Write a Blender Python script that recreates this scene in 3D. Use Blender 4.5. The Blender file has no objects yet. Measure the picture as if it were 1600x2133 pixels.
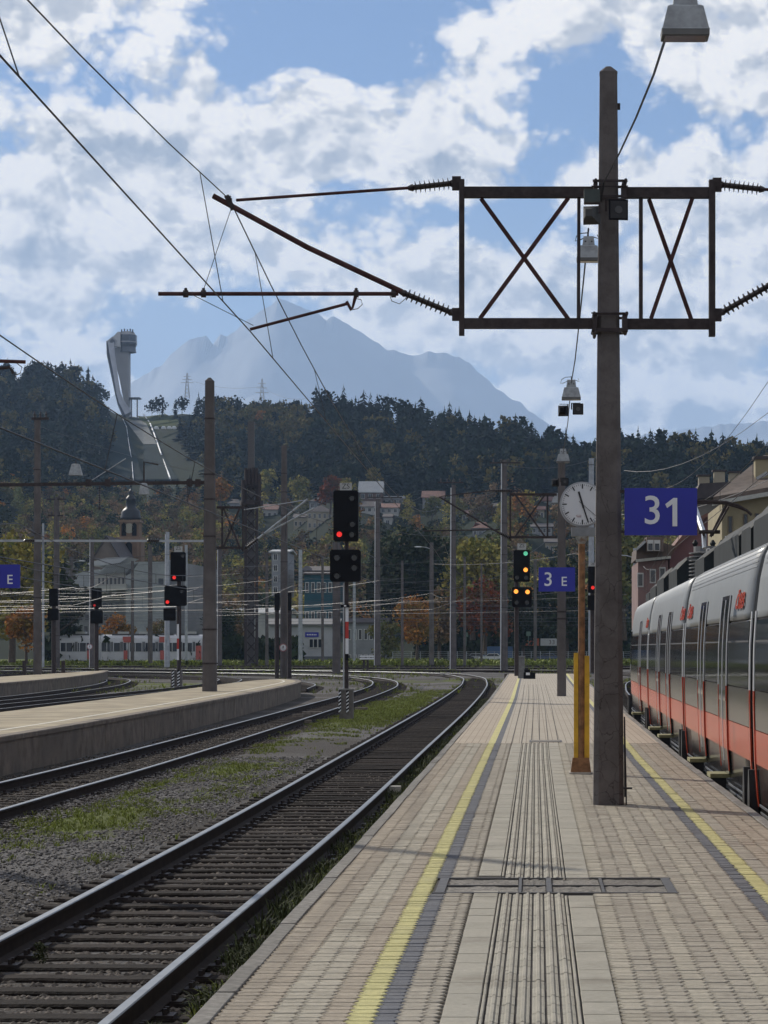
import bpy, math, random
import numpy as np
from mathutils import Vector, Matrix, noise
random.seed(7); RNG = np.random.default_rng(7)
SC = bpy.context.scene; COL = SC.collection
F, CX, CY, H = 5200.0, 1110.0, 1350.0, 1.6      # focal length in photo pixels, vanishing point, eye height
# ---------------------------------------------------------------- camera, world, sun, exposure
cd = bpy.data.cameras.new('camera'); cam = bpy.data.objects.new('camera', cd); COL.objects.link(cam)
cam.location = (0, 0, H); cam.rotation_euler = (math.radians(90), 0, 0)
cd.sensor_fit = 'VERTICAL'; cd.sensor_height = 36; cd.lens = F/2133*36
cd.shift_x = -(CX-800)/2133; cd.shift_y = (CY-1066.5)/2133
cd.clip_start = 0.3; cd.clip_end = 40000
SC.camera = cam
SUN_AZ, SUN_EL = math.atan2(-0.63, 0.777), math.radians(31)
sd = bpy.data.lights.new('sun', 'SUN'); so = bpy.data.objects.new('sun', sd); COL.objects.link(so)
sd.energy = 5.0; sd.angle = math.radians(0.55); sd.color = (1.0, 0.93, 0.82)
tosun = Vector((math.sin(SUN_AZ)*math.cos(SUN_EL), math.cos(SUN_AZ)*math.cos(SUN_EL), math.sin(SUN_EL)))
so.rotation_euler = tosun.to_track_quat('Z', 'Y').to_euler()
SC.view_settings.view_transform = 'Standard'; SC.view_settings.look = 'None'
SC.view_settings.exposure = -0.08; SC.view_settings.gamma = 1.0
SC.cycles.use_denoising = True
SC.cycles.max_bounces = 6; SC.cycles.diffuse_bounces = 2; SC.cycles.glossy_bounces = 3
SC.cycles.transmission_bounces = 4; SC.cycles.volume_bounces = 1; SC.cycles.transparent_max_bounces = 8

class NT:
    """tiny helper for wiring nodes"""
    def __init__(s, nt): s.nt = nt
    def n(s, t, **k):
        x = s.nt.nodes.new(t)
        for a, b in k.items(): setattr(x, a, b)
        return x
    def put(s, sock, v):
        if hasattr(v, 'links') or isinstance(v, bpy.types.NodeSocket): s.nt.links.new(v, sock)
        else: sock.default_value = v
    def m(s, op, a, b=0.0, c=0.0, clamp=False):
        x = s.n('ShaderNodeMath', operation=op); x.use_clamp = clamp
        s.put(x.inputs[0], a); s.put(x.inputs[1], b); s.put(x.inputs[2], c); return x.outputs[0]
    def vm(s, op, a, b=(0, 0, 0)):
        x = s.n('ShaderNodeVectorMath', operation=op)
        s.put(x.inputs[0], a)
        if op == 'SCALE': s.put(x.inputs[3], b)
        else: s.put(x.inputs[1], b)
        return x.outputs['Value'] if op in ('LENGTH', 'DOT_PRODUCT', 'DISTANCE') else x.outputs[0]
    def noise(s, vec, scale, detail=3, rough=0.5, dist=0.0, out=0):
        x = s.n('ShaderNodeTexNoise')
        if vec is not None: s.put(x.inputs['Vector'], vec)
        x.inputs['Scale'].default_value = scale; x.inputs['Detail'].default_value = detail
        x.inputs['Roughness'].default_value = rough; x.inputs['Distortion'].default_value = dist
        return x.outputs[out]
    def ramp(s, v, a, b, lo=0.0, hi=1.0):
        x = s.n('ShaderNodeMapRange', interpolation_type='SMOOTHSTEP')
        s.put(x.inputs[0], v); s.put(x.inputs[1], a); s.put(x.inputs[2], b)
        s.put(x.inputs[3], lo); s.put(x.inputs[4], hi); return x.outputs[0]
    def mix(s, f, a, b, mode='MIX'):
        x = s.n('ShaderNodeMix', data_type='RGBA', blend_type=mode)
        s.put(x.inputs[0], f)
        for i, v in ((6, a), (7, b)):
            if isinstance(v, tuple) and len(v) == 3: v = (*v, 1)
            s.put(x.inputs[i], v)
        return x.outputs[2]

# cloud banks: centre and half sizes in photo pixels of azimuth and elevation, weight
BANKS = [(50, 80, 120, 110, .8), (300, 20, 150, 60, .7), (430, 185, 80, 60, .85), (710, 165, 120, 36, .55),
         (900, 265, 170, 105, .8), (560, 300, 300, 75, .75), (230, 320, 200, 60, .6), (250, 400, 260, 70, .45), (60, 520, 130, 90, .5),
         (330, 520, 260, 70, .45), (700, 480, 200, 60, .25), (640, 580, 260, 60, .35), (880, 600, 220, 60, .6), (1440, 360, 250, 70, .9),
         (1480, 60, 260, 110, 1.1), (1560, 180, 90, 60, .5), (1050, 60, 130, 50, .7), (1300, 620, 320, 90, .55), (1050, 875, 260, 45, 1.3), (200, 810, 60, 40, 1.0), (1450, 900, 200, 50, .8), (840, 690, 120, 50, .6),
         (1450, 800, 260, 120, .6), (1420, 520, 260, 110, .45), (120, 560, 200, 80, .35), (560, 640, 170, 70, -.6), (380, 700, 150, 60, -.3), (100, 660, 160, 70, .35), (1200, 720, 260, 80, .4),
         (700, 60, 230, 80, -1.2), (1220, 230, 150, 70, -1.2), (540, 130, 90, 60, -.5), (950, 420, 120, 40, -.5), (110, 225, 150, 36, -.7),
         (1090, 500, 120, 60, -.8), (760, 400, 90, 40, -.5), (1570, 270, 60, 30, -.6), (20, 300, 60, 40, -.4), (430, 720, 200, 100, -.15), (1290, 540, 60, 90, -.3)]
def make_world():
    w = bpy.data.worlds.new('World'); SC.world = w; w.use_nodes = True
    w.cycles.sampling_method = 'MANUAL'; w.cycles.sample_map_resolution = 256
    nt = w.node_tree; nt.nodes.clear(); N = NT(nt)
    sky = N.n('ShaderNodeTexSky', sky_type='NISHITA'); sky.sun_disc = False
    sky.sun_elevation = SUN_EL; sky.sun_rotation = SUN_AZ; sky.altitude = 600
    sky.air_density = 1.0; sky.dust_density = 0.4; sky.ozone_density = 2.0
    tc = N.n('ShaderNodeTexCoord').outputs['Generated']
    sep = N.n('ShaderNodeSeparateXYZ'); N.put(sep.inputs[0], tc)
    az = N.m('ARCTAN2', sep.outputs[0], sep.outputs[1])
    el = N.m('ARCSINE', sep.outputs[2])
    comb = N.n('ShaderNodeCombineXYZ'); N.put(comb.inputs[0], az); N.put(comb.inputs[1], el)
    ae = N.vm('SCALE', comb.outputs[0], 10.0)           # tenths of a radian
    def tex(v):
        wv = N.vm('SUBTRACT', N.noise(v, 1.6, 4, 0.6, out=1), (0.5, 0.5, 0.5))
        wp = N.vm('ADD', v, N.vm('SCALE', wv, 0.42))
        st = N.vm('MULTIPLY', v, (1.0, 1.35, 1.0))
        acc = N.m('MULTIPLY', N.m('SUBTRACT', N.noise(st, 2.3, 9, 0.61, 0.2), 0.5), 2.5)
        vo = N.n('ShaderNodeTexVoronoi', feature='F1')
        N.put(vo.inputs['Vector'], N.vm('MULTIPLY', N.vm('ADD', v, N.vm('SCALE', wv, 0.25)), (1.0, 1.35, 1.0))); vo.inputs['Scale'].default_value = 4.6
        vo.inputs['Detail'].default_value = 2; vo.inputs['Roughness'].default_value = 0.62; vo.inputs['Lacunarity'].default_value = 2.3
        acc = N.m('ADD', acc, N.m('MULTIPLY', N.m('SUBTRACT', 0.42, vo.outputs['Distance']), 0.85))
        return acc, wp
    def banks(wp):
        acc = 0.60
        for x, y, sx, sy, wt in BANKS:
            a0, e0 = math.atan((x-CX)/F)*10, math.atan((CY-y)/F)*10
            q = N.vm('MULTIPLY', N.vm('SUBTRACT', wp, (a0, e0, 0)), (520/sx, 520/sy, 0))
            g = N.m('EXPONENT', N.m('MULTIPLY', N.vm('DOT_PRODUCT', q, q), -0.7))
            acc = N.m('MULTIPLY_ADD', g, wt, acc)
        return acc
    t0, wp0 = tex(ae); t1, _ = tex(N.vm('ADD', ae, (-0.045, 0.085, 0.0)))      # a little towards the sun
    d0 = N.m('ADD', t0, banks(wp0))
    alpha = N.ramp(d0, -0.18, 0.52)
    lit = N.m('SUBTRACT', t0, t1)
    thick = N.ramp(d0, 0.25, 1.9)
    litn = N.ramp(lit, -0.55, 0.50)
    white, grey = (1.32, 1.24, 1.13), (0.40, 0.44, 0.50)
    bright = N.m('ADD', N.m('MULTIPLY', litn, 1.05), N.m('SUBTRACT', 0.36, N.m('MULTIPLY', thick, 0.58)), clamp=True)
    ccol = N.mix(bright, grey, white)
    skyc = N.mix(1.0, sky.outputs[0], (0.064, 0.072, 0.088), 'MULTIPLY')
    low = N.ramp(el, 0.0, 0.16)
    ccol = N.mix(N.m('MULTIPLY', N.m('SUBTRACT', 1.0, low), 0.25), ccol, (0.72, 0.75, 0.78))
    veil = N.m('MULTIPLY', N.ramp(el, 0.195, 0.10), N.ramp(N.noise(ae, 1.1, 3, 0.5), 0.30, 0.62, 0.35, 0.95))
    skyc = N.mix(veil, skyc, (0.40, 0.49, 0.64))
    col = N.mix(alpha, skyc, ccol)
    bg = N.n('ShaderNodeBackground'); N.put(bg.inputs[0], col); bg.inputs[1].default_value = 1.0
    # the sky texture's own share of the strength is 0.06-0.1; clouds carry their own radiance
    out = N.n('ShaderNodeOutputWorld'); nt.links.new(bg.outputs[0], out.inputs[0])
make_world()

# ---------------------------------------------------------------- helpers
def P(px, py, Y): return Vector(((px-CX)*Y/F, Y, H-(py-CY)*Y/F))
def G(px, py, z=0.0):
    Y = F*(H-z)/(py-CY); return Vector(((px-CX)*Y/F, Y, z))
RAIL_Z, SLP_Z, GRD_Z = -0.52, -0.69, -0.72

class MB:
    def __init__(s): s.st = []; s.v = []; s.f = []; s.mi = []; s.cur = 0; s.sm = []; s.smooth = False
    def add(s, vs, fs):
        b = len(s.v); s.v += [tuple(x) for x in vs]; s.st.append((b, len(s.f)))
        for f in fs: s.f.append(tuple(i+b for i in f)); s.mi.append(s.cur); s.sm.append(s.smooth)
        return s
    def box(s, c, size, rot=None):
        hx, hy, hz = size[0]/2, size[1]/2, size[2]/2; c = Vector(c)
        vs = [Vector((x, y, z)) for x in (-hx, hx) for y in (-hy, hy) for z in (-hz, hz)]
        if rot is not None:
            R = rot if isinstance(rot, Matrix) else Matrix.Rotation(rot, 3, 'Z'); vs = [R @ v for v in vs]
        return s.add([v+c for v in vs], [(0, 1, 3, 2), (4, 6, 7, 5), (0, 4, 5, 1), (2, 3, 7, 6), (0, 2, 6, 4), (1, 5, 7, 3)])
    def frame(s, a, b):
        d = (Vector(b)-Vector(a)); L = d.length; d = d.normalized()
        up = Vector((0, 0, 1)) if abs(d.z) < 0.95 else Vector((0, 1, 0))
        x = d.cross(up).normalized(); y = x.cross(d); return x, y, d, L
    def bar(s, a, b, w, h=None, w2=None):
        h = h or w; a = Vector(a); b = Vector(b); x, y, d, L = s.frame(a, b); r = (w2 or w)/w
        vs = [a+x*(i*w/2)+y*(j*h/2) for i, j in ((-1, -1), (1, -1), (1, 1), (-1, 1))] + \
             [b+x*(i*w*r/2)+y*(j*h*r/2) for i, j in ((-1, -1), (1, -1), (1, 1), (-1, 1))]
        return s.add(vs, [(3, 2, 1, 0), (4, 5, 6, 7), (0, 1, 5, 4), (1, 2, 6, 5), (2, 3, 7, 6), (3, 0, 4, 7)])
    def rings(s, rings, cap=True):
        n = len(rings[0]); vs = [p for r in rings for p in r]; fs = []
        for k in range(len(rings)-1):
            for i in range(n):
                j = (i+1) % n; fs.append((k*n+i, k*n+j, (k+1)*n+j, (k+1)*n+i))
        if cap: fs += [tuple(range(n))[::-1], tuple((len(rings)-1)*n+i for i in range(n))]
        return s.add(vs, fs)
    def rod(s, a, b, prof, seg=8):
        """prof: list of (t 0..1, radius)"""
        a = Vector(a); b = Vector(b); x, y, d, L = s.frame(a, b)
        return s.rings([[a+d*(L*t)+(x*math.cos(q)+y*math.sin(q))*r for q in [2*math.pi*i/seg for i in range(seg)]] for t, r in prof])
    def cyl(s, a, b, r, seg=8, r2=None): return s.rod(a, b, [(0, r), (1, r if r2 is None else r2)], seg)
    def tube(s, pts, r, seg=5):
        pts = [Vector(p) for p in pts]; rg = []
        for i, p in enumerate(pts):
            q0 = pts[max(i-1, 0)]; q1 = pts[min(i+1, len(pts)-1)]; x, y, d, L = s.frame(q0, q1)
            rg.append([p+(x*math.cos(a)+y*math.sin(a))*r for a in [2*math.pi*k/seg for k in range(seg)]])
        return s.rings(rg)
    def prism(s, poly, axis, lo, hi):
        """poly: (a,b) pairs; extruded along axis 'x','y','z' from lo to hi"""
        def mk(p, t): return {'x': (t, p[0], p[1]), 'y': (p[0], t, p[1]), 'z': (p[0], p[1], t)}[axis]
        n = len(poly); vs = [mk(p, lo) for p in poly]+[mk(p, hi) for p in poly]
        fs = [tuple(range(n))[::-1], tuple(range(n, 2*n))]+[(i, (i+1) % n, n+(i+1) % n, n+i) for i in range(n)]
        return s.add(vs, fs)
    def ball(s, c, r, seg=8, rg=5, sz=1.0):
        c = Vector(c)
        return s.rings([[c+Vector((r*math.sin(math.pi*(k+.02)/(rg+.04))*math.cos(2*math.pi*i/seg), r*math.sin(math.pi*(k+.02)/(rg+.04))*math.sin(2*math.pi*i/seg), -sz*r*math.cos(math.pi*k/rg))) for i in range(seg)] for k in range(rg+1)])
    def mesh(s, name, mats):
        me = bpy.data.meshes.new(name); me.from_pydata(s.v, [], s.f)
        for m in (mats if isinstance(mats, (list, tuple)) else [mats]): me.materials.append(m)
        if any(s.mi): me.polygons.foreach_set('material_index', s.mi)
        if any(s.sm): me.polygons.foreach_set('use_smooth', s.sm)
        import bmesh
        bm = bmesh.new(); bm.from_mesh(me); bmesh.ops.recalc_face_normals(bm, faces=bm.faces); bm.to_mesh(me); bm.free()
        return me
    def obj(s, name, mats, parent=None, **k):
        o = bpy.data.objects.new(name, s.mesh(name, mats)); COL.objects.link(o)
        if parent: o.parent = parent; o.matrix_parent_inverse = Matrix.Translation(-parent.location) if False else parent_inv(parent)
        for a, b in k.items(): o[a] = b
        return o
def each(mb, name, mats, parent):
    """one object for every piece collected in the builder"""
    ends = mb.st[1:]+[(len(mb.v), len(mb.f))]
    for (v0, f0), (v1, f1) in zip(mb.st, ends):
        q = MB(); q.add(mb.v[v0:v1], [tuple(i-v0 for i in f) for f in mb.f[f0:f1]]); q.obj(name, mats, parent)
def wmat(p):
    m = Matrix.LocRotScale(p.location, p.rotation_euler, p.scale)
    return (wmat(p.parent) @ p.matrix_parent_inverse @ m) if p.parent else m
def parent_inv(p): return wmat(p).inverted()
def empty(name, loc=(0, 0, 0), **k):
    o = bpy.data.objects.new(name, None); o.location = loc; o.empty_display_size = 0.2; COL.objects.link(o)
    for a, b in k.items(): o[a] = b
    return o
def thing(name, label, cat, loc=(0, 0, 0), group=None):
    o = empty(name, loc, label=label, category=cat)
    if group: o['group'] = group
    return o
def tag(o, label, cat, group=None):
    o['label'] = label; o['category'] = cat
    if group: o['group'] = group
    return o
def inst(me, name, loc, parent=None, rz=0.0, scale=None):
    o = bpy.data.objects.new(name, me); COL.objects.link(o)
    if parent: o.parent = parent; o.matrix_parent_inverse = parent_inv(parent)
    o.location = loc; o.rotation_euler = (0, 0, rz)
    if scale is not None: o.scale = scale if isinstance(scale, tuple) else (scale,)*3
    return o
def copy_tree(o, loc=None, label=None):
    def cp(x, parent):
        c = x.copy(); COL.objects.link(c)
        if parent is not None: c.parent = parent
        for ch in x.children: cp(ch, c)
        return c
    c = cp(o, None)
    if loc is not None: c.location = loc
    if label: c['label'] = label
    return c
def np_mesh(name, V_, Fc, mats, attrs=None, mi=None, smooth=False):
    """big meshes from numpy arrays; Fc is (n,3) or (n,4)"""
    me = bpy.data.meshes.new(name); k = Fc.shape[1]
    me.vertices.add(len(V_)); me.vertices.foreach_set('co', np.ascontiguousarray(V_, dtype=np.float32).ravel())
    me.loops.add(Fc.size); me.loops.foreach_set('vertex_index', Fc.astype(np.int32).ravel())
    me.polygons.add(len(Fc)); me.polygons.foreach_set('loop_start', np.arange(0, Fc.size, k, dtype=np.int32))
    if mi is not None: me.polygons.foreach_set('material_index', mi.astype(np.int32))
    if smooth: me.polygons.foreach_set('use_smooth', np.ones(len(Fc), dtype=bool))
    for m in (mats if isinstance(mats, (list, tuple)) else [mats]): me.materials.append(m)
    me.update(calc_edges=True)
    if not smooth: me.shade_flat()
    for an, arr in (attrs or {}).items():
        at = me.attributes.new(an, 'FLOAT', 'POINT'); at.data.foreach_set('value', np.asarray(arr, dtype=np.float32))
    return me
def tile(base_v, base_f, loc, rot=None, scale=None, tint=None):
    """n copies of a base mesh joined: loc (n,3), rot z (n), scale (n) or (n,3)"""
    n = len(loc); bv = np.asarray(base_v, float)[None].repeat(n, 0)
    if scale is not None:
        sc_ = np.asarray(scale, float); bv = bv*(sc_[:, None, None] if sc_.ndim == 1 else sc_[:, None, :])
    if rot is not None:
        c, s_ = np.cos(rot)[:, None], np.sin(rot)[:, None]
        x = bv[:, :, 0]*c-bv[:, :, 1]*s_; y = bv[:, :, 0]*s_+bv[:, :, 1]*c; bv = np.stack([x, y, bv[:, :, 2]], -1)
    bv = bv+np.asarray(loc)[:, None, :]
    fb = np.asarray(base_f)[None]+(np.arange(n)*len(base_v))[:, None, None]
    t = np.repeat(tint if tint is not None else RNG.random(n), len(base_v))
    return bv.reshape(-1, 3), fb.reshape(-1, len(base_f[0])), t
def tri(mb):
    fs = []
    for f in mb.f:
        for i in range(1, len(f)-1): fs.append((f[0], f[i], f[i+1]))
    return np.array(mb.v), np.array(fs)

# ---------------------------------------------------------------- materials
MATS = {}
def mat(name, col, rough=0.7, metal=0.0, var=0.15, vs=8.0, bump=0.0, bs=60.0, spec=None, stain=None, rnd=0.0, tint=0.0, alpha=None, emit=None, world=False):
    if name in MATS: return MATS[name]
    m = bpy.data.materials.new(name); m.use_nodes = True; nt = m.node_tree; N = NT(nt)
    b = nt.nodes['Principled BSDF']
    tc = N.n('ShaderNodeNewGeometry').outputs['Position'] if world else N.n('ShaderNodeTexCoord').outputs['Object']
    if var:
        n1 = N.noise(tc, vs, 5, 0.6); k = N.ramp(n1, 0.25, 0.75, 1-var, 1+var)
        if rnd:
            oi = N.n('ShaderNodeObjectInfo').outputs['Random']; k = N.m('MULTIPLY', k, N.m('MULTIPLY_ADD', oi, rnd, 1-rnd/2))
        if tint:
            at = N.n('ShaderNodeAttribute', attribute_name='tint').outputs['Fac']; k = N.m('MULTIPLY', k, N.m('MULTIPLY_ADD', at, tint, 1-tint/2))
        c = N.vm('SCALE', tuple(col), k)
        if stain:
            c = N.mix(N.ramp(N.noise(tc, stain[1], 6, 0.65), stain[2], stain[3]), c, stain[0])
        if world:      # scuffs, gum spots and pale grit on paving
            c = N.mix(N.ramp(N.noise(tc, 2.3, 5, .7), .52, .75, 0, .35), c, (0.19, 0.165, 0.135))
            v1 = N.n('ShaderNodeTexVoronoi'); v1.inputs['Scale'].default_value = 3.1; N.put(v1.inputs['Vector'], tc); c = N.mix(N.ramp(v1.outputs['Distance'], .055, .035, 0, .6), c, (0.10, 0.09, 0.08))
            v2 = N.n('ShaderNodeTexVoronoi'); v2.inputs['Scale'].default_value = 9.0; N.put(v2.inputs['Vector'], tc); c = N.mix(N.ramp(v2.outputs['Distance'], .05, .03, 0, .7), c, (0.62, 0.60, 0.56))
        nt.links.new(c, b.inputs['Base Color'])
    else: b.inputs['Base Color'].default_value = (*col, 1)
    b.inputs['Roughness'].default_value = rough; b.inputs['Metallic'].default_value = metal
    if spec is not None: b.inputs['Specular IOR Level'].default_value = spec
    if bump:
        bn = N.n('ShaderNodeBump'); bn.inputs['Strength'].default_value = bump; bn.inputs['Distance'].default_value = 0.02
        N.put(bn.inputs['Height'], N.noise(tc, bs, 6, 0.65)); nt.links.new(bn.outputs[0], b.inputs['Normal'])
    if emit: b.inputs['Emission Color'].default_value = (*emit[0], 1); b.inputs['Emission Strength'].default_value = emit[1]
    MATS[name] = m; return m
CONC = mat('concrete', (0.27, 0.26, 0.245), 0.9, var=0.18, vs=3, bump=0.5, bs=90)
CONC_W = mat('concrete_wall', (0.17, 0.14, 0.11), 0.95, var=0.4, vs=2.2, bump=0.6, bs=40, stain=((0.09, 0.08, 0.07), 1.1, 0.5, 0.75))
COPING = mat('coping_concrete', (0.25, 0.235, 0.21), 0.95, var=0.3, vs=14, bump=0.9, bs=120, rnd=0.35)
STEEL_D = mat('dark_galvanised_steel', (0.05, 0.04, 0.04), 0.7, 0.0, spec=.2, var=0.3, vs=10, bump=0.2)
STEEL_R = mat('rusty_steel', (0.07, 0.035, 0.034), 0.8, 0.0, spec=.15, var=0.4, vs=8, bump=0.3)
STEEL = mat('galvanised_steel', (0.42, 0.44, 0.46), 0.4, 0.75, var=0.2, vs=5)
GREYP = mat('grey_painted_pole', (0.36, 0.38, 0.40), 0.5, 0.2, var=0.2, vs=2)
WIRE = mat('wire', (0.04, 0.038, 0.04), 0.5, 0.5, var=0.0)
WIRE_L = mat('sunlit_wire', (0.13, 0.13, 0.14), 0.6, 0.1, var=0.0)  # lighter copy of the wire, sun glint put into its colour
BLACK = mat('black_enamel', (0.007, 0.007, 0.009), 0.6, var=0.2, vs=4, spec=.12)
INSU = mat('brown_insulator', (0.03, 0.022, 0.022), 0.3, var=0.2)
BLUE = mat('sign_blue', (0.012, 0.016, 0.30), 0.4, var=0.06, vs=3)
WHITE = mat('white_enamel', (0.72, 0.73, 0.74), 0.45, var=0.06, vs=4)
LAMPG = mat('lamp_housing_grey', (0.33, 0.35, 0.36), 0.6, var=0.25, vs=9, stain=((0.12, 0.11, 0.10), 6, 0.55, 0.8))
YELLOWP = mat('yellow_paint', (0.62, 0.36, 0.02), 0.55, var=0.2, vs=5, stain=((0.20, 0.09, 0.03), 9, 0.58, 0.72))
RUST = mat('rust_brown_pole', (0.23, 0.115, 0.05), 0.8, var=0.5, vs=9, bump=0.4, stain=((0.36, 0.27, 0.20), 4, 0.6, 0.8))
REDP = mat('signal_red_paint', (0.45, 0.03, 0.02), 0.5, var=0.1)
def lampmat(n, c, s): return mat(n, c, 0.3, var=0.0, emit=(c, s))
L_RED = lampmat('lit_red', (0.9, 0.025, 0.02), 0.9); L_AMB = lampmat('lit_amber', (1.0, 0.36, 0.05), 1.5); L_GRN = lampmat('lit_green', (0.15, 0.75, 0.45), 0.55)
LENS_OFF = mat('dark_lens', (0.01, 0.01, 0.012), 0.1, var=0.0)

def sub_text(s, size, loc, m, parent, name='lettering', rot=(math.pi/2, 0, 0), depth=0.004, sx=1.0, bold=0.0):
    cu = bpy.data.curves.new(name, 'FONT'); cu.body = s; cu.size = size; cu.align_x = 'CENTER'; cu.align_y = 'CENTER'
    cu.extrude = depth; cu.offset = bold; cu.resolution_u = 4
    t = bpy.data.objects.new('tmp', cu); COL.objects.link(t)
    dg = bpy.context.evaluated_depsgraph_get(); me = bpy.data.meshes.new_from_object(t.evaluated_get(dg)); bpy.data.objects.remove(t)
    me.materials.clear(); me.materials.append(m)
    o = bpy.data.objects.new(name, me); COL.objects.link(o); o.location = loc; o.rotation_euler = rot; o.scale = (sx, 1, 1)
    if parent: o.parent = parent; o.matrix_parent_inverse = parent_inv(parent)
    return o
def catmull(pts, step):
    pts = [Vector(p) for p in pts]; out = []
    q = [pts[0]*2-pts[1]]+pts+[pts[-1]*2-pts[-2]]
    for i in range(1, len(q)-2):
        n = max(2, int((q[i+1]-q[i]).length/(step*0.3)))
        for k in range(n):
            t = k/n; a, b, c, d = q[i-1], q[i], q[i+1], q[i+2]
            out.append(0.5*((2*b)+(c-a)*t+(2*a-5*b+4*c-d)*t*t+(3*b-a-3*c+d)*t**3))
    out.append(pts[-1]); res = [out[0]]; acc = 0.0
    for i in range(1, len(out)):
        a, b = out[i-1], out[i]; L = (b-a).length
        while acc+L >= step:
            a = a+(b-a)*((step-acc)/L); res.append(a.copy()); L = (b-a).length; acc = 0.0
            if L < 1e-9: break
        acc += L
    return res
# ---------------------------------------------------------------- ground
GRASS = [(-5.7, 33, 1.0, 4.5, 1), (-6.4, 28, .6, 4, .9), (-5.6, 47, .8, 4, .95), (-6.0, 58, .5, 7, .6), (-5.0, 40, .5, 5, .6), (-5.4, 92, 1.1, 26, 1.3),
         (-5.2, 122, .8, 14, .8), (-7.6, 52, 2.0, 3, .3), (-5.2, 20, .3, 1.0, .8), (-2.0, 40, .42, 60, 1.0), (-2.1, 100, .4, 40, .5), (-6.2, 40, .3, 12, .8),
         (-4.6, 27, .15, 5, .4), (-4.6, 45, .2, 12, .5)]
def grass_amt(x, y):
    g = np.zeros_like(x)
    for gx, gy, rx, ry, w in GRASS:
        g = np.maximum(g, w*np.exp(-((x-gx)/rx)**2-((y-gy)/ry)**2))
    far = (y > 330)*(y < 520)*1.0
    far2 = ((y > 126) & (y < 330))*0.30
    return np.maximum(g, np.maximum(far, far2))
def vnoise(x, y, s, seed=0.0):
    return np.array([noise.noise(Vector((a*s+seed, b*s, seed*0.7))) for a, b in zip(x.ravel(), y.ravel())]).reshape(x.shape)
xs = np.concatenate([[-9000, -3000, -900, -300, -120, -60, -35, -25, -18, -14, -11], np.arange(-9.5, -1.3, 0.2), [0, 2.0, 3, 5, 8, 14, 25, 60, 120, 300, 900, 3000, 9000]])
ys = np.concatenate([[-300, -60, -10, 0, 4], np.arange(6, 70, 0.35), np.arange(70, 200, 1.2), np.arange(200, 560, 12), [700, 1000, 1600, 2600, 4200, 9000, 19500]])
XX, YY = np.meshgrid(xs, ys)
gn = vnoise(XX, YY, 1.7); gn2 = vnoise(XX, YY, 0.5, 3.1)
inpath = np.exp(-((XX+5.45)/0.95)**4)
ZZ = GRD_Z+inpath*0.05+0.015*gn*(np.abs(XX) < 12)*(YY < 200)
gn3 = vnoise(XX, YY, 0.09, 8.0)
GA = np.clip(grass_amt(XX, YY)*1.3-0.25+0.55*gn+0.4*gn2+0.9*gn3*(YY > 126), 0, 1)
idx = np.arange(XX.size).reshape(XX.shape)
Fq = np.stack([idx[:-1, :-1], idx[:-1, 1:], idx[1:, 1:], idx[1:, :-1]], -1).reshape(-1, 4)
def ground_mat():
    m = bpy.data.materials.new('gravel_ground'); m.use_nodes = True; nt = m.node_tree; N = NT(nt); b = nt.nodes['Principled BSDF']
    tc = N.n('ShaderNodeTexCoord').outputs['Object']
    vor = N.n('ShaderNodeTexVoronoi'); vor.inputs['Scale'].default_value = 22; N.put(vor.inputs['Vector'], tc)
    stone = N.mix(N.m('FRACT', N.m('MULTIPLY', vor.outputs['Distance'], 9)), (0.085, 0.082, 0.085), (0.18, 0.172, 0.165))
    fine = N.mix(N.noise(tc, 60, 4, .6), (0.11, 0.105, 0.105), (0.17, 0.165, 0.16))
    base = N.mix(N.ramp(N.noise(tc, .55, 4, .6), .42, .6), stone, fine)
    base = N.mix(N.ramp(N.noise(tc, 2.2, 6, .65), .5, .8, 0, .6), base, (0.055, 0.045, 0.038))
    base = N.mix(N.ramp(N.noise(tc, .12, 5, .6), .40, .56, 0, .7), base, (0.055, 0.047, 0.04))
    gr = N.mix(N.noise(tc, 7, 5, .7), (0.055, 0.07, 0.018), (0.14, 0.165, 0.035))
    at = N.n('ShaderNodeAttribute', attribute_name='grass').outputs['Fac']
    fac = N.ramp(N.m('ADD', at, N.m('MULTIPLY', N.m('SUBTRACT', N.noise(tc, 9, 5, .7), .5), .7)), .35, .75)
    nt.links.new(N.mix(fac, base, gr), b.inputs['Base Color']); b.inputs['Roughness'].default_value = .95; b.inputs['Specular IOR Level'].default_value = .15
    sy = N.n('ShaderNodeSeparateXYZ'); N.put(sy.inputs[0], tc)
    bn = N.n('ShaderNodeBump'); bn.inputs['Strength'].default_value = .9; bn.inputs['Distance'].default_value = .03
    N.put(bn.inputs['Height'], N.m('ADD', N.m('MULTIPLY', vor.outputs['Distance'], 1.5), N.noise(tc, 30, 5, .7))); nt.links.new(bn.outputs[0], b.inputs['Normal'])
    return m
GROUND_M = ground_mat()
gme = np_mesh('ground', np.stack([XX, YY, ZZ], -1).reshape(-1, 3), Fq, GROUND_M, {'grass': GA.ravel()}, smooth=True)
go = bpy.data.objects.new('ground', gme); COL.objects.link(go); go['kind'] = 'structure'

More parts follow.
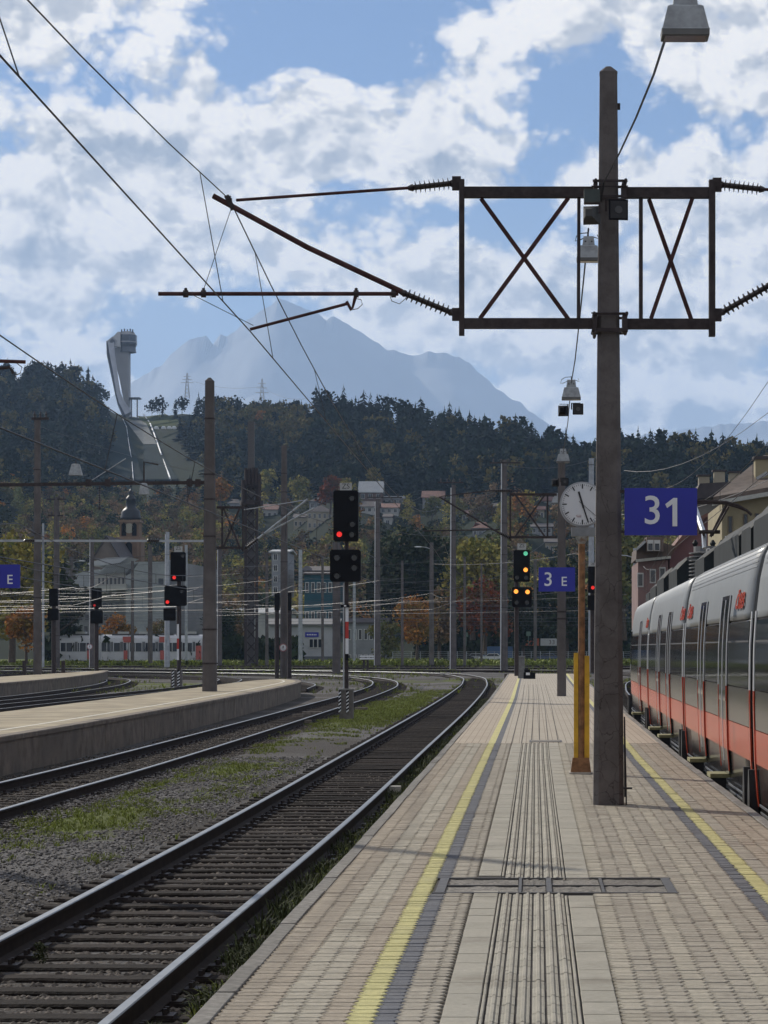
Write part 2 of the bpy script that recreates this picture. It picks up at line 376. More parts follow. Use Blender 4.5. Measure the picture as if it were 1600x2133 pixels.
# ---------------------------------------------------------------- tracks
RAILSIDE = mat('rail_side_rust', (0.028, 0.02, 0.017), 0.8, 0.0, spec=.15, var=0.3, vs=6)
RAILTOP = mat('rail_running_surface', (0.27, 0.285, 0.30), 0.5, 1.0, var=0.15, vs=5)
WOOD = mat('tarred_timber', (0.027, 0.021, 0.018), 0.85, spec=.10, var=0.5, vs=12, bump=1.0, bs=30, rnd=0.9)
BALL = mat('ballast_bed', (0.035, 0.03, 0.026), 0.95, var=0.5, vs=25, bump=1.0, bs=35, spec=.1)
PLATE = mat('sleeper_plate', (0.04, 0.03, 0.028), 0.6, 0.4, var=0.2)
def rail_mesh(pts, off, full=True):
    prof = [(-.036, -.008), (-.03, 0), (.03, 0), (.036, -.008), (.036, -.035), (.009, -.05), (.009, -.135), (.065, -.16), (.065, -.172), (-.065, -.172), (-.065, -.16), (-.009, -.135), (-.009, -.05), (-.036, -.035)] if full else \
           [(-.034, 0), (.034, 0), (.034, -.04), (.05, -.172), (-.05, -.172), (-.034, -.04)]
    n = len(prof); V_ = []; Fs = []; mi = []
    for i, p in enumerate(pts):
        q0 = pts[max(i-1, 0)]; q1 = pts[min(i+1, len(pts)-1)]; d = (q1-q0); d.z = 0; d.normalize(); nx = Vector((d.y, -d.x, 0))
        c = p+nx*off
        for a, z in prof: V_.append((c.x+nx.x*a, c.y+nx.y*a, RAIL_Z+z))
    for k in range(len(pts)-1):
        for i in range(n):
            j = (i+1) % n; Fs.append((k*n+i, k*n+j, (k+1)*n+j, (k+1)*n+i)); mi.append(1 if (i < 3 and full) or (i == 0) else 0)
    return np_mesh('rail', np.array(V_), np.array(Fs), [RAILSIDE, RAILTOP], mi=np.array(mi))
def sleeper_variants():
    out = []
    for k in range(4):
        r = random.Random(k); mb = MB(); L, W = 2.5, 0.25
        rg = []
        for i in range(6):
            x = -L/2+L*i/5; w = W/2*(1+r.uniform(-.05, .05)); z = r.uniform(-.008, .004)
            rg.append([(x, -w, -.14), (x, w, -.14), (x, w, z-.015), (x, w-.02, z), (x, -w+.02, z), (x, -w, z-.015)])
        mb.rings(rg); mb.cur = 1
        for sx in (-.75, .75):
            mb.box((sx, 0, .004), (.34, .17, .014))
            for q in (-.11, .11):
                mb.cyl((sx+q, .04, .012), (sx+q, .04, .05), .017, 6); mb.cyl((sx+q, -.04, .012), (sx+q, -.04, .05), .017, 6)
        out.append(mb.mesh('sleeper', [WOOD, PLATE]))
    return out
SLP = sleeper_variants()
def simple_sleeper():
    mb = MB(); mb.box((0, 0, -.06), (2.5, .25, .12)); return tri(mb)
def track(label, pts, first_y=None, singles=300, full=True, sleep_to=1e9):
    t = empty('railway_track', (0, 0, 0), kind='structure', label=label)
    c = catmull([Vector((x, y, 0)) for x, y in pts], 0.6 if full else 2.0)
    rp = c if len(c) < 1400 else c[::2]
    for s in (-.752, .752):
        o = bpy.data.objects.new('rail', rail_mesh(rp[::2] if full else rp, s, full)); COL.objects.link(o); o.parent = t
    # low ballast bed: a ribbon slightly above the ground
    V_, Fs = [], []
    for i, p in enumerate(rp):
        q0 = rp[max(i-1, 0)]; q1 = rp[min(i+1, len(rp)-1)]; d = (q1-q0).normalized(); nx = Vector((d.y, -d.x, 0))
        for a, z in ((-1.75, -.76), (-1.5, -.735), (1.5, -.735), (1.75, -.76)): V_.append((p.x+nx.x*a, p.y+nx.y*a, z))
    for k in range(len(rp)-1):
        for j in range(3): Fs.append((k*4+j, k*4+j+1, (k+1)*4+j+1, (k+1)*4+j))
    o = bpy.data.objects.new('ballast_bed', np_mesh('ballast_bed', np.array(V_), np.array(Fs), BALL)); COL.objects.link(o); o.parent = t
    sc_ = catmull([Vector((x, y, 0)) for x, y in pts], 0.6); n = 0; rest = []
    for i in range(len(sc_)-1):
        d = (sc_[i+1]-sc_[i]); a = math.atan2(-d.x, d.y); p = sc_[i]
        if p.y > sleep_to: continue
        jz = random.uniform(-.006, .006)
        if n < singles and full:
            s = bpy.data.objects.new('sleeper', SLP[n % 4 if random.random() < .7 else random.randrange(4)]); COL.objects.link(s); s.parent = t
            s.location = (p.x+random.uniform(-.03, .03), p.y, SLP_Z+jz); s.rotation_euler = (0, 0, a+random.uniform(-.012, .012)+(math.pi if random.random() < .5 else 0)); n += 1
        else: rest.append((p.x, p.y, SLP_Z+jz, a))
    if rest:
        r = np.array(rest); bv, bf = simple_sleeper(); v, f, tn = tile(bv, bf, r[:, :3], r[:, 3])
        o = bpy.data.objects.new('sleeper_row', np_mesh('sleeper_row', v, f, WOOD)); COL.objects.link(o); o.parent = t; o['kind'] = 'stuff'
    return t, sc_
def W_(px, py): g = G(px, py, RAIL_Z); return (g.x, g.y)
TA, cA = track('tarred timber sleeper track running right beside the tactile paved platform', [(-3.22, 6), (-3.18, 14), (-3.03, 31.5), (-3.02, 52), (-3.02, 89), (-3.2, 125), (-3.6, 155), (-4.7, 185), (-8.2, 212), (-18, 231), (-34, 250), (-60, 268), (-110, 290)], singles=298)
TB, cB = track('curving track between the gravel strip and the long concrete platform wall', [(-7.9, 4), (-7.75, 33), (-7.6, 45), (-7.6, 62), (-7.7, 88), (-7.9, 118), (-8.6, 145), (-10.6, 170), (-15, 192), (-24, 210), (-40, 228), (-70, 248), (-115, 268)], singles=280)
TC, cC = track('track behind the middle concrete platform', [(-19.2, 60), (-19.4, 90), (-18.9, 118), (-18.7, 138), (-19.4, 158), (-22, 178), (-28, 196), (-40, 214), (-60, 232)], full=False)
TD, cD = track('farthest left track bending behind the distant platform', [(-22.2, 70), (-22.3, 105), (-23.2, 126), (-25, 148), (-28.8, 172), (-35, 190), (-48, 205), (-75, 222)], full=False)
far_defs = [('long yard track crossing behind the platform ends', [(-100, 232), (-50, 236), (-20, 240), (0, 236), (6, 225), (9, 205), (10, 180)]),
            ('yard track nearest the grass verge', [(-150, 290), (-80, 300), (-20, 306), (30, 300), (70, 280)]),
            ('yard track in the middle of the station throat', [(-130, 258), (-70, 268), (-25, 274), (15, 270), (50, 250)]),
            ('connecting track swinging from the middle platform into the yard', [(-12.5, 130), (-14, 150), (-19, 172), (-30, 192), (-52, 212), (-90, 232)]),
            ('train track in front of the distant red and white train', [(-170, 330), (-90, 345), (-40, 352), (0, 354), (60, 345)])]
farC = []
for lb, pts in far_defs: farC.append(track(lb, pts, full=False)[1])
trk = track('track under the grey train on the right', [(4.12, 5), (4.05, 25), (4.05, 36), (4.3, 66), (4.8, 95), (5.6, 130), (7.4, 165), (12, 200), (22, 225)], full=False)[1]

# crossing timber boards and little equipment boxes on the ground come later
# ---------------------------------------------------------------- loose stones and grass (nobody could count them)
ICO = [(0, 0, 1), (.9, 0, .3), (.25, .85, .25), (-.75, .5, .35), (-.7, -.55, .2), (.3, -.85, .4), (.2, .1, -.8)]
ICF = [(0, 1, 2), (0, 2, 3), (0, 3, 4), (0, 4, 5), (0, 5, 1), (6, 2, 1), (6, 3, 2), (6, 4, 3), (6, 5, 4), (6, 1, 5)]
def scatter(n, x0, x1, y0, y1, bias=1.0):
    u = RNG.random(n)**bias; return np.stack([x0+(x1-x0)*RNG.random(n), y0+(y1-y0)*u], -1)
STONE = mat('ballast_stone', (0.125, 0.107, 0.09), 0.9, spec=.2, var=0.3, vs=20, tint=1.1)
def stones(name, xy, z, smin, smax, label, m=None):
    n = len(xy); s = smin+(smax-smin)*RNG.random(n)**2
    sc3 = np.stack([s*RNG.uniform(.8, 1.4, n), s*RNG.uniform(.7, 1.2, n), s*RNG.uniform(.5, .9, n)], -1)
    v, f, t = tile(ICO, ICF, np.column_stack([xy, z+s*.2]), RNG.random(n)*6.28, sc3)
    o = bpy.data.objects.new(name, np_mesh(name, v, f, m or STONE, {'tint': t})); COL.objects.link(o); tag(o, label, 'gravel'); o['kind'] = 'stuff'; return o
xy = scatter(46000, -4.45, -1.7, 9, 46, 1.6)
yy = xy[:, 1]; sy_ = np.array([p.y for p in cA]); k_ = np.searchsorted(sy_, yy).clip(1, len(sy_)-1); dd = np.minimum(np.abs(yy-sy_[k_]), np.abs(yy-sy_[k_-1]))
keep = ~((dd < .135) & (np.abs(xy[:, 0]+3.08) < 1.27) & (RNG.random(len(yy)) < .95)); xy = xy[keep]; yy = yy[keep]
stones('track_ballast', xy, -.735+.01*RNG.random(len(yy)), .014, .036, 'dark ballast stones lying between the sleepers beside the platform')
xy = scatter(15000, -6.9, -4.3, 17, 52, 1.4); gm = grass_amt(xy[:, 0], xy[:, 1])
stones('loose_gravel', xy[gm < .75], -.67, .012, .034, 'loose grey gravel between the two tracks', mat('gravel_stone', (0.17, 0.158, 0.148), 0.9, spec=.2, var=0.3, vs=20, tint=1.1))
xy = scatter(9000, -9.4, -6.2, 30, 75, 1.4); stones('side_ballast', xy, -.70, .015, .035, 'dark ballast at the foot of the concrete platform wall')
GRASSM = mat('grass_blades', (0.17, 0.20, 0.035), 0.75, var=0.3, vs=3, tint=1.0, spec=.15, stain=((0.20, 0.17, 0.05), 1.5, .55, .75))
WEEDM = mat('weed_leaves', (0.05, 0.06, 0.022), 0.75, spec=.15, var=0.4, vs=4, tint=1.2)
def blades(name, xy, z, h0, h1, w, m, label, cat='grass', nb=5):
    n = len(xy); bv = []; bf = []
    for k in range(nb):
        a = k*2.4; dx, dy = math.cos(a), math.sin(a); l = .35+.25*(k % 3)
        b = len(bv); m_ = .10+l*.45; px_, py_ = -dy*w, dx*w
        bv += [(dx*.10+px_, dy*.10+py_, 0), (dx*.10-px_, dy*.10-py_, 0), (dx*m_+px_*.8, dy*m_+py_*.8, .62), (dx*m_-px_*.8, dy*m_-py_*.8, .62), (dx*(.1+l), dy*(.1+l), 1-.1*k)]
        bf += [(b, b+1, b+3), (b, b+3, b+2), (b+2, b+3, b+4)]
    hh = h0+(h1-h0)*RNG.random(n)**2; sc3 = np.stack([hh*1.1, hh*1.1, hh], -1)
    v, f, t = tile(bv, bf, np.column_stack([xy, z+0*hh]), RNG.random(n)*6.28, sc3)
    o = bpy.data.objects.new(name, np_mesh(name, v, f, m, {'tint': t})); COL.objects.link(o); tag(o, label, cat); o['kind'] = 'stuff'; return o
xy = scatter(60000, -7.2, -4.2, 17, 135, 1.2); gm = grass_amt(xy[:, 0], xy[:, 1])
nz = np.array([noise.noise(Vector((a*1.3, b*.8, 0))) for a, b in xy]); kp = (gm*1.3+nz*.9-.38) > RNG.random(len(xy))*.5
blades('grass_patch', xy[kp], -.69, .025, .10, .06, GRASSM, 'short bright grass patches growing between the two tracks')
xy = scatter(26000, -2.25, -1.56, 9, 110, 1.5); nz = np.array([noise.noise(Vector((a*2, b*.9, 5))) for a, b in xy]); kp = nz+.25 > RNG.random(len(xy))*.6
blades('edge_weeds', xy[kp], -.73, .03, .22, .030, WEEDM, 'dark straggly weeds growing along the foot of the platform edge', 'weeds', 6)
xy2 = scatter(2600, -2.15, -1.6, 11, 80, 1.3)
blades('bright_weeds', xy2, -.73, .03, .16, .035, GRASSM, 'lighter green and yellowish weeds by the platform edge', 'weeds', 6)
xyf = np.column_stack([RNG.uniform(-60, 8, 16000), RNG.uniform(126, 330, 16000)]); nz = np.array([noise.noise(Vector((a*.12, b*.05, 9))) for a, b in xyf])
blades('yard_grass', xyf[nz > .02], -.71, .08, .30, .06, GRASSM, 'patchy low grass growing between the curving yard tracks')
xyf = np.column_stack([RNG.uniform(-75, 40, 9000), RNG.uniform(335, 420, 9000)])
blades('verge_grass', xyf, -.72, .25, .9, .2, GRASSM, 'bright green grass verge beyond the farthest yard track')

# ---------------------------------------------------------------- platform one
def warp(x, y):
    l = np.interp(y, [8, 20, 79, 140, 160], [0, .03, .10, -.02, -.10]); r = np.interp(y, [8, 36, 65, 90, 126, 160], [0, 0, .17, .27, .45, .7])
    return x+l+(r-l)*np.clip((x+.42)/2.2, 0, 1)
def paver_mat(name, c, var=.14, c2=None):
    return mat(name, c, .9, var=var, vs=25, bump=.7, bs=170, rnd=.16, tint=.16, spec=.25, world=True, stain=(c2 or (c[0]*.7, c[1]*.68, c[2]*.66), 1.3, .5, .75))
PV_TAN = paver_mat('paver_tan', (0.425, 0.365, 0.285)); PV_GREY = paver_mat('paver_grey_tan', (0.44, 0.40, 0.32)); PV_PINK = paver_mat('paver_pinkish', (0.415, 0.375, 0.305))
PV_YEL = paver_mat('paver_yellow', (0.62, 0.575, 0.27), c2=(.46, .425, .24)); PV_DK = paver_mat('paver_dark_grey', (0.165, 0.17, 0.185)); SLAB = paver_mat('slab_beige_grey', (0.42, 0.395, 0.33), .08)
JOINT = mat('dark_joint_sand', (0.03, 0.025, 0.022), .95, var=.4, vs=20)
plat = empty('platform', (0, 0, 0), kind='structure', label='long brick paved station platform with tactile strip and yellow lines')
def blockv(w, l, a, th=.05, ch=.004, g=.0042):
    def ring(z, ins):
        hw, hl = w/2-g-ins, l/2-g-ins
        return [(-hw-a, -hl, z), (hw-a, -hl, z), (hw+a, 0, z), (hw-a, hl, z), (-hw-a, hl, z), (-hw+a, 0, z)]
    vs = ring(-th, 0)+ring(-ch, 0)+ring(0, ch); fs = []
    for k in (0, 1):
        for i in range(6):
            j = (i+1) % 6; fs += [(k*6+i, k*6+j, (k+1)*6+j), (k*6+i, (k+1)*6+j, (k+1)*6+i)]
    fs += [(12, 13, 14), (12, 14, 17), (14, 15, 16), (14, 16, 17)]
    return vs, fs
def plank(w, l, th=.05, ch=.004, g=.003, ridge=0.0):
    mb = MB(); hw, hl = w/2-g, l/2-g; prof = [(-hw, -th), (-hw, -ch), (-hw+ch, 0), (hw-ch, 0), (hw, -ch), (hw, -th)]
    if ridge: prof = [(-hw, -th), (-hw, -.006), (-hw+.008, -.004), (-.013, -.004), (-.006, .004), (.006, .004), (.013, -.004), (hw-.008, -.004), (hw, -.006), (hw, -th)]
    mb.prism(prof, 'y', -hl, hl); return mb
cols = []
for i in range(5): cols.append((-1.381+.115*(i+.5), .115, 'b', [PV_TAN, PV_TAN, PV_GREY, PV_GREY, PV_TAN][i]))
cols += [(-.7485, .115, 'b', PV_YEL), (-.641, .10, 'b', PV_DK), (-.536, .11, 'b', PV_PINK), (-.450, .062, 'b', PV_PINK)]
for i in range(9): cols.append((.385+.110*(i+.5), .110, 'b', PV_PINK if i % 3 else PV_GREY))
cols += [(1.424, .098, 'b', PV_DK), (1.530, .113, 'b', PV_YEL)]
for i in range(4): cols.append((1.588+.1225*(i+.5), .1225, 'b', PV_TAN if i else PV_PINK))
CH = (-.66, .955, 16.30, 17.36)        # inspection cover rectangle
def in_cover(x, y, w=0.0): return (CH[0]-w < x < CH[1]+w) and (CH[2]-.03 < y < CH[3]+.03)
ROWL = .112; Y0, YF = 9.6, 42.0; nind = 0
bmesh_cache = {}
for ci, (cx_, w, kind, m) in enumerate(cols):
    ny = int((YF-Y0)/ROWL); yv = Y0+ROWL*(np.arange(ny)+.5)
    xo = np.array([warp(cx_, y) for y in yv]); keep = np.array([not in_cover(x, y, -.03) for x, y in zip(xo, yv)])
    vs, fs = blockv(w, ROWL, .013)
    vis = [k for k in range(ny) if keep[k] and abs((xo[k]*F/yv[k])+CX-800) < 830 and yv[k] > 10.45]
    single = vis[:12]
    key = (round(w, 4), m.name)
    me = np_mesh('paver', np.array(vs), np.array(fs), m, {'tint': np.full(len(vs), .5)})
    for k in single:
        if nind >= 295: continue
        o = bpy.data.objects.new('paver', me); COL.objects.link(o); o.parent = plat; nind += 1
        o.location = (xo[k], yv[k], random.uniform(-.0025, .0015)); o.rotation_euler = (random.uniform(-.008, .008), random.uniform(-.008, .008), random.uniform(-.012, .012))
    rest = [k for k in range(ny) if keep[k] and k not in single]
    loc = np.stack([xo[rest], yv[rest], RNG.uniform(-.003, .0015, len(rest))], -1)
    v, f, t = tile(vs, fs, loc, RNG.uniform(-.012, .012, len(rest)))
    bmesh_cache.setdefault(m.name, []).append((v, f, t))
def joinparts(lst):
    o = 0; V_, F_, T_ = [], [], []
    for v, f, t in lst: V_.append(v); F_.append(f+o); T_.append(t); o += len(v)
    return np.concatenate(V_), np.concatenate(F_), np.concatenate(T_)
for mn, lst in bmesh_cache.items():
    v, f, t = joinparts(lst); o = bpy.data.objects.new('paving', np_mesh('paving', v, f, MATS[mn], {'tint': t})); COL.objects.link(o); o.parent = plat; o['kind'] = 'stuff'
# smooth slabs and ribbed tactile tiles
def strip(cx_, w, L, m, name, ridge=0, nsingle=40, jit=.0):
    mb = plank(w, L, ridge=ridge, g=.0058 if ridge else .003); bv, bf = tri(mb); me = np_mesh(name, bv, bf, m, {'tint': np.full(len(bv), .5)})
    yv = np.arange(Y0+L/2+random.random()*L*.5*(ridge == 0), YF, L); ks = [y for y in yv if not in_cover(cx_, y, 0)]
    vis = [y for y in ks if y > 10.3][:nsingle]
    for y in vis:
        o = bpy.data.objects.new(name, me); COL.objects.link(o); o.parent = plat; o.location = (float(warp(cx_, y)), y, random.uniform(-.002, .001)); o.rotation_euler = (random.uniform(-.006, .006), 0, random.uniform(-.004, .004))
    rest = np.array([(warp(cx_, y), y, random.uniform(-.002, .001)) for y in ks if y not in vis]); v, f, t = tile(bv, bf, rest)
    return v, f, t
parts_ = [strip(-.325, .165, .375, SLAB, 'smooth_slab', nsingle=30), strip(.297, .166, .375, SLAB, 'smooth_slab', nsingle=30)]
for cxx in (-.2315, .2): parts_.append(strip(cxx, .022, .375, SLAB, 'edge_strip', nsingle=10))
v, f, t = joinparts(parts_); o = bpy.data.objects.new('slab_strip', np_mesh('slab_strip', v, f, SLAB, {'tint': t})); COL.objects.link(o); o.parent = plat; o['kind'] = 'stuff'
parts_ = [strip(-.2195+.0681*(i+.5), .0681, .27, SLAB, 'tactile_tile', ridge=1, nsingle=40) for i in range(6)]
v, f, t = joinparts(parts_); o = bpy.data.objects.new('tactile_strip', np_mesh('tactile_strip', v, f, SLAB, {'tint': t})); COL.objects.link(o); o.parent = plat; o['kind'] = 'stuff'
# joint bed under the pavers, walls, coping
def ribbon(name, m, xl, xr, z, y0, y1, parent=plat, step=2.0, **k):
    yv = np.append(np.arange(y0, y1, step), y1); V_ = []
    for y in yv: V_ += [(float(warp(xl, y)), y, z), (float(warp(xr, y)), y, z)]
    Fs = np.array([(2*i, 2*i+1, 2*i+3, 2*i+2) for i in range(len(yv)-1)])
    o = bpy.data.objects.new(name, np_mesh(name, np.array(V_), Fs, m)); COL.objects.link(o); o.parent = parent
    for a, b in k.items(): o[a] = b
    return o
ribbon('joint_bed', JOINT, -1.39, 2.09, -.012, 3, YF+.1)
def far_paving_mat(name, c, c2, cols_=True):
    m = bpy.data.materials.new(name); m.use_nodes = True; nt = m.node_tree; N = NT(nt); b = nt.nodes['Principled BSDF']
    tc = N.n('ShaderNodeTexCoord').outputs['Object']; br = N.n('ShaderNodeTexBrick'); br.offset = 0
    N.put(br.inputs['Vector'], tc); br.inputs['Scale'].default_value = 1; br.inputs['Brick Width'].default_value = .115; br.inputs['Row Height'].default_value = .112
    br.inputs['Mortar Size'].default_value = .006; br.inputs['Color1'].default_value = (*c, 1); br.inputs['Color2'].default_value = (*c2, 1); br.inputs['Mortar'].default_value = (c[0]*.45, c[1]*.42, c[2]*.4, 1)
    col = N.mix(N.ramp(N.noise(tc, .7, 5, .6), .35, .7, 0, .45), br.outputs[0], (c[0]*.7, c[1]*.68, c[2]*.66)); nt.links.new(col, b.inputs['Base Color']); b.inputs['Roughness'].default_value = .9
    return m
FP_T = far_paving_mat('far_paving_tan', (0.41, 0.342, 0.258), (.385, .32, .24)); FP_G = far_paving_mat('far_paving_grey', (0.405, 0.358, 0.285), (.385, .34, .27))
for nm, m, a, b in (('far_paving', FP_T, -1.381, -.806), ('yellow_line', PV_YEL, -.806, -.691), ('dark_line', PV_DK, -.691, -.591), ('far_paving', FP_G, -.591, 1.375), ('dark_line', PV_DK, 1.375, 1.473), ('yellow_line', PV_YEL, 1.473, 1.587), ('far_paving', FP_T, 1.587, 2.08)):
    ribbon(nm, m, a, b, -.001, YF, 156)
for cxx in (-.415, -.245, -.08, .06, .21, .382): ribbon('paving_joint', JOINT, cxx-.006, cxx+.006, .003, YF, 110)
# body of the platform
for side, x0, x1 in ((-1, -1.46, -1.39), (1, 2.09, 2.13)):
    V_ = []; Fs = []; yv = np.append(np.arange(3, 156, 3.0), 156)
    for y in yv:
        a, b = float(warp(x0, y)), float(warp(x1, y)); V_ += [(a, y, -.9), (b, y, -.9), (b, y, -.06), (a, y, -.06)]
    for i in range(len(yv)-1):
        for j in range(4): Fs.append((4*i+j, 4*i+(j+1) % 4, 4*i+4+(j+1) % 4, 4*i+4+j))
    o = bpy.data.objects.new('platform_wall', np_mesh('platform_wall', np.array(V_), np.array(Fs), CONC_W)); COL.objects.link(o); o.parent = plat
mb = MB(); mb.box((.32, 156.2, -.45), (4.2, .3, .9)); mb.obj('end_wall', CONC_W, plat)
cop = MB(); cop.prism([(-.05, -.14), (-.05, -.012), (-.038, 0), (.046, 0), (.05, -.004), (.05, -.14)], 'y', -.478, .478); CM = cop.mesh('coping_stone', COPING)
cop2 = MB(); cop2.prism([(-.05, -.14), (-.05, -.004), (-.046, 0), (.038, 0), (.05, -.012), (.05, -.14)], 'y', -.478, .478); CM2 = cop2.mesh('coping_stone', COPING)
for k in range(150):
    y = 8.2+.965*k
    if y > 155.5: break
    for me, x in ((CM, -1.437), (CM2, 2.135)):
        o = bpy.data.objects.new('coping_stone', me); COL.objects.link(o); o.parent = plat; o.location = (float(warp(x, y))+random.uniform(-.005, .005), y, .004+random.uniform(-.003, .004))
        o.rotation_euler = (0, random.uniform(-.01, .01), -math.atan2(float(warp(x, y+.5)-warp(x, y-.5)), 1.0))
# inspection cover
hc = thing('inspection_cover', 'long rectangular steel framed inspection cover with rough infill set in the paving', 'inspection cover', (.15, 16.8, 0))
FR = mat('cover_frame_steel', (0.085, 0.08, 0.075), .55, .5, var=.3, vs=12)
INF = mat('cover_infill', (0.22, 0.205, 0.18), .95, var=.5, vs=35, bump=1, bs=60, rnd=.3)
mb = MB(); x0, x1, y0, y1 = CH
for yy_ in (y0+.015, y1-.015): mb.box(((x0+x1)/2, yy_, -.006), (x1-x0, .03, .02))
for xx_ in (x0+.05, x1-.04): mb.box((xx_, (y0+y1)/2, -.006), (.06, y1-y0-.062, .02))
mb.obj('frame', FR, hc)
divs = [x0+.08, -.08-.01, .10, .40+.03, x1-.07]
for i, (a, b) in enumerate(((x0+.08, -.10), (-.07, .085), (.13, .45), (.48, x1-.07))):
    for ya, yb in ((y0+.035, (y0+y1)/2-.02), ((y0+y1)/2+.02, y1-.035)):
        mb = MB(); nx_, ny_ = 10, 8
        X_, Y_ = np.meshgrid(np.linspace(a, b, nx_), np.linspace(ya, yb, ny_)); Z_ = -.006+RNG.uniform(-.006, .004, X_.shape)
        ii = np.arange(X_.size).reshape(X_.shape); fq = np.stack([ii[:-1, :-1], ii[:-1, 1:], ii[1:, 1:], ii[1:, :-1]], -1).reshape(-1, 4)
        o = bpy.data.objects.new('infill_panel', np_mesh('infill_panel', np.stack([X_, Y_, Z_], -1).reshape(-1, 3), fq, INF)); COL.objects.link(o); o.parent = hc; o.matrix_parent_inverse = parent_inv(hc)
mb = MB(); mb.box((.108, (y0+y1)/2, -.003), (.036, y1-y0-.07, .018)); mb.box((-.085, (y0+y1)/2, -.004), (.02, y1-y0-.07, .016)); mb.box((.465, (y0+y1)/2, -.004), (.02, y1-y0-.07, .016)); mb.obj('divider', FR, hc)
mb = MB(); mb.box(((x0+x1)/2, (y0+y1)/2, -.004), (x1-x0-.12, .022, .014)); mb.obj('centre_bar', FR, hc)
hc2 = thing('inspection_cover', 'small faint inspection cover farther up the platform beside the clock post', 'inspection cover', (.22, 42.9, 0))
mb = MB(); mb.box((.22, 42.9, .002), (.56, .9, .006)); mb.obj('frame', FR, hc2); mb = MB(); mb.box((.22, 42.9, .006), (.50, .8, .006)); mb.obj('infill_panel', INF, hc2)

# ---------------------------------------------------------------- middle and far platforms
PT = mat('worn_asphalt_platform', (0.34, 0.29, 0.205), .95, spec=.2, var=.3, vs=.8, bump=.4, bs=30, stain=((.22, .19, .15), .5, .5, .75))
LINE = mat('worn_white_line', (0.60, 0.57, 0.48), .8, var=.2, vs=3)
def side_platform(label, front, back, joints=True, line=True):
    t = empty('platform', (0, 0, 0), kind='structure', label=label)
    f_ = catmull([Vector((x, y, 0)) for x, y in front], 1.0); b_ = catmull([Vector((x, y, 0)) for x, y in back], 1.0)
    n = 60; fi = [f_[int(i*(len(f_)-1)/n)] for i in range(n+1)]; bi = [b_[int(i*(len(b_)-1)/n)] for i in range(n+1)]
    V_ = [(p.x, p.y, 0) for p in fi]+[(p.x, p.y, 0) for p in bi]; Fs = np.array([(i, i+1, n+2+i, n+1+i) for i in range(n)])
    o = bpy.data.objects.new('platform_surface', np_mesh('platform_surface', np.array(V_), Fs, PT)); COL.objects.link(o); o.parent = t
    # wall segments with open joints
    seg = 3.0; pts = catmull([Vector((x, y, 0)) for x, y in front], seg/4)
    k = 0; cnt = 0
    while k+4 < len(pts):
        mb = MB(); rg = []
        for j in range(5):
            q = pts[k+j]; d = (pts[min(k+j+1, len(pts)-1)]-pts[max(k+j-1, 0)]).normalized(); nx = Vector((d.y, -d.x, 0))
            e = .012 if j in (0, 4) else 0; q = q+d*(e if j == 0 else -e)
            jx = cnt*.0+random.uniform(-.004, .004)
            rg.append([q+nx*(jx)+Vector((0, 0, -.95)), q+nx*jx+Vector((0, 0, -.09)), q+nx*(.03)+Vector((0, 0, -.09)), q+nx*.03+Vector((0, 0, -.01)), q+nx*.02+Vector((0, 0, .003)), q-nx*.25+Vector((0, 0, .003)), q-nx*.25+Vector((0, 0, -.95))])
        mb.rings(rg); mb.obj('wall_panel', CONC_W, t); k += 4; cnt += 1
    if line:
        for off, w, m in ((.75, .10, LINE),):
            V_ = []
            for i, p in enumerate(fi):
                q0, q1 = fi[max(i-1, 0)], fi[min(i+1, n)]; d = (q1-q0).normalized(); nx = Vector((d.y, -d.x, 0))
                V_ += [tuple(p-nx*off+Vector((0, 0, .004))), tuple(p-nx*(off+w)+Vector((0, 0, .004)))]
            o = bpy.data.objects.new('edge_line', np_mesh('edge_line', np.array(V_), np.array([(2*i, 2*i+1, 2*i+3, 2*i+2) for i in range(n)]), m)); COL.objects.link(o); o.parent = t
    # back wall
    V_ = [(p.x, p.y, 0) for p in bi]+[(p.x, p.y, -.9) for p in bi]
    o = bpy.data.objects.new('back_wall', np_mesh('back_wall', np.array(V_), np.array([(i, i+1, n+2+i, n+1+i) for i in range(n)]), CONC_W)); COL.objects.link(o); o.parent = t
    return t
side_platform('middle concrete walled platform with worn beige surface', [(-9.75, 20), (-9.6, 45), (-9.6, 57), (-9.85, 78), (-10.3, 100), (-11.0, 118), (-12.0, 126), (-12.9, 129)], [(-13.2, 20), (-13.2, 50), (-13.3, 62), (-13.4, 80), (-13.6, 100), (-13.8, 118), (-13.6, 126), (-12.95, 129)])
side_platform('distant left platform with pale surface and low wall', [(-24.2, 80), (-24.2, 105), (-24.7, 122), (-26, 142), (-28.0, 162), (-30.6, 180)], [(-29.5, 80), (-29.5, 105), (-29.6, 130), (-30, 150), (-30.4, 165), (-30.9, 180)], line=False)
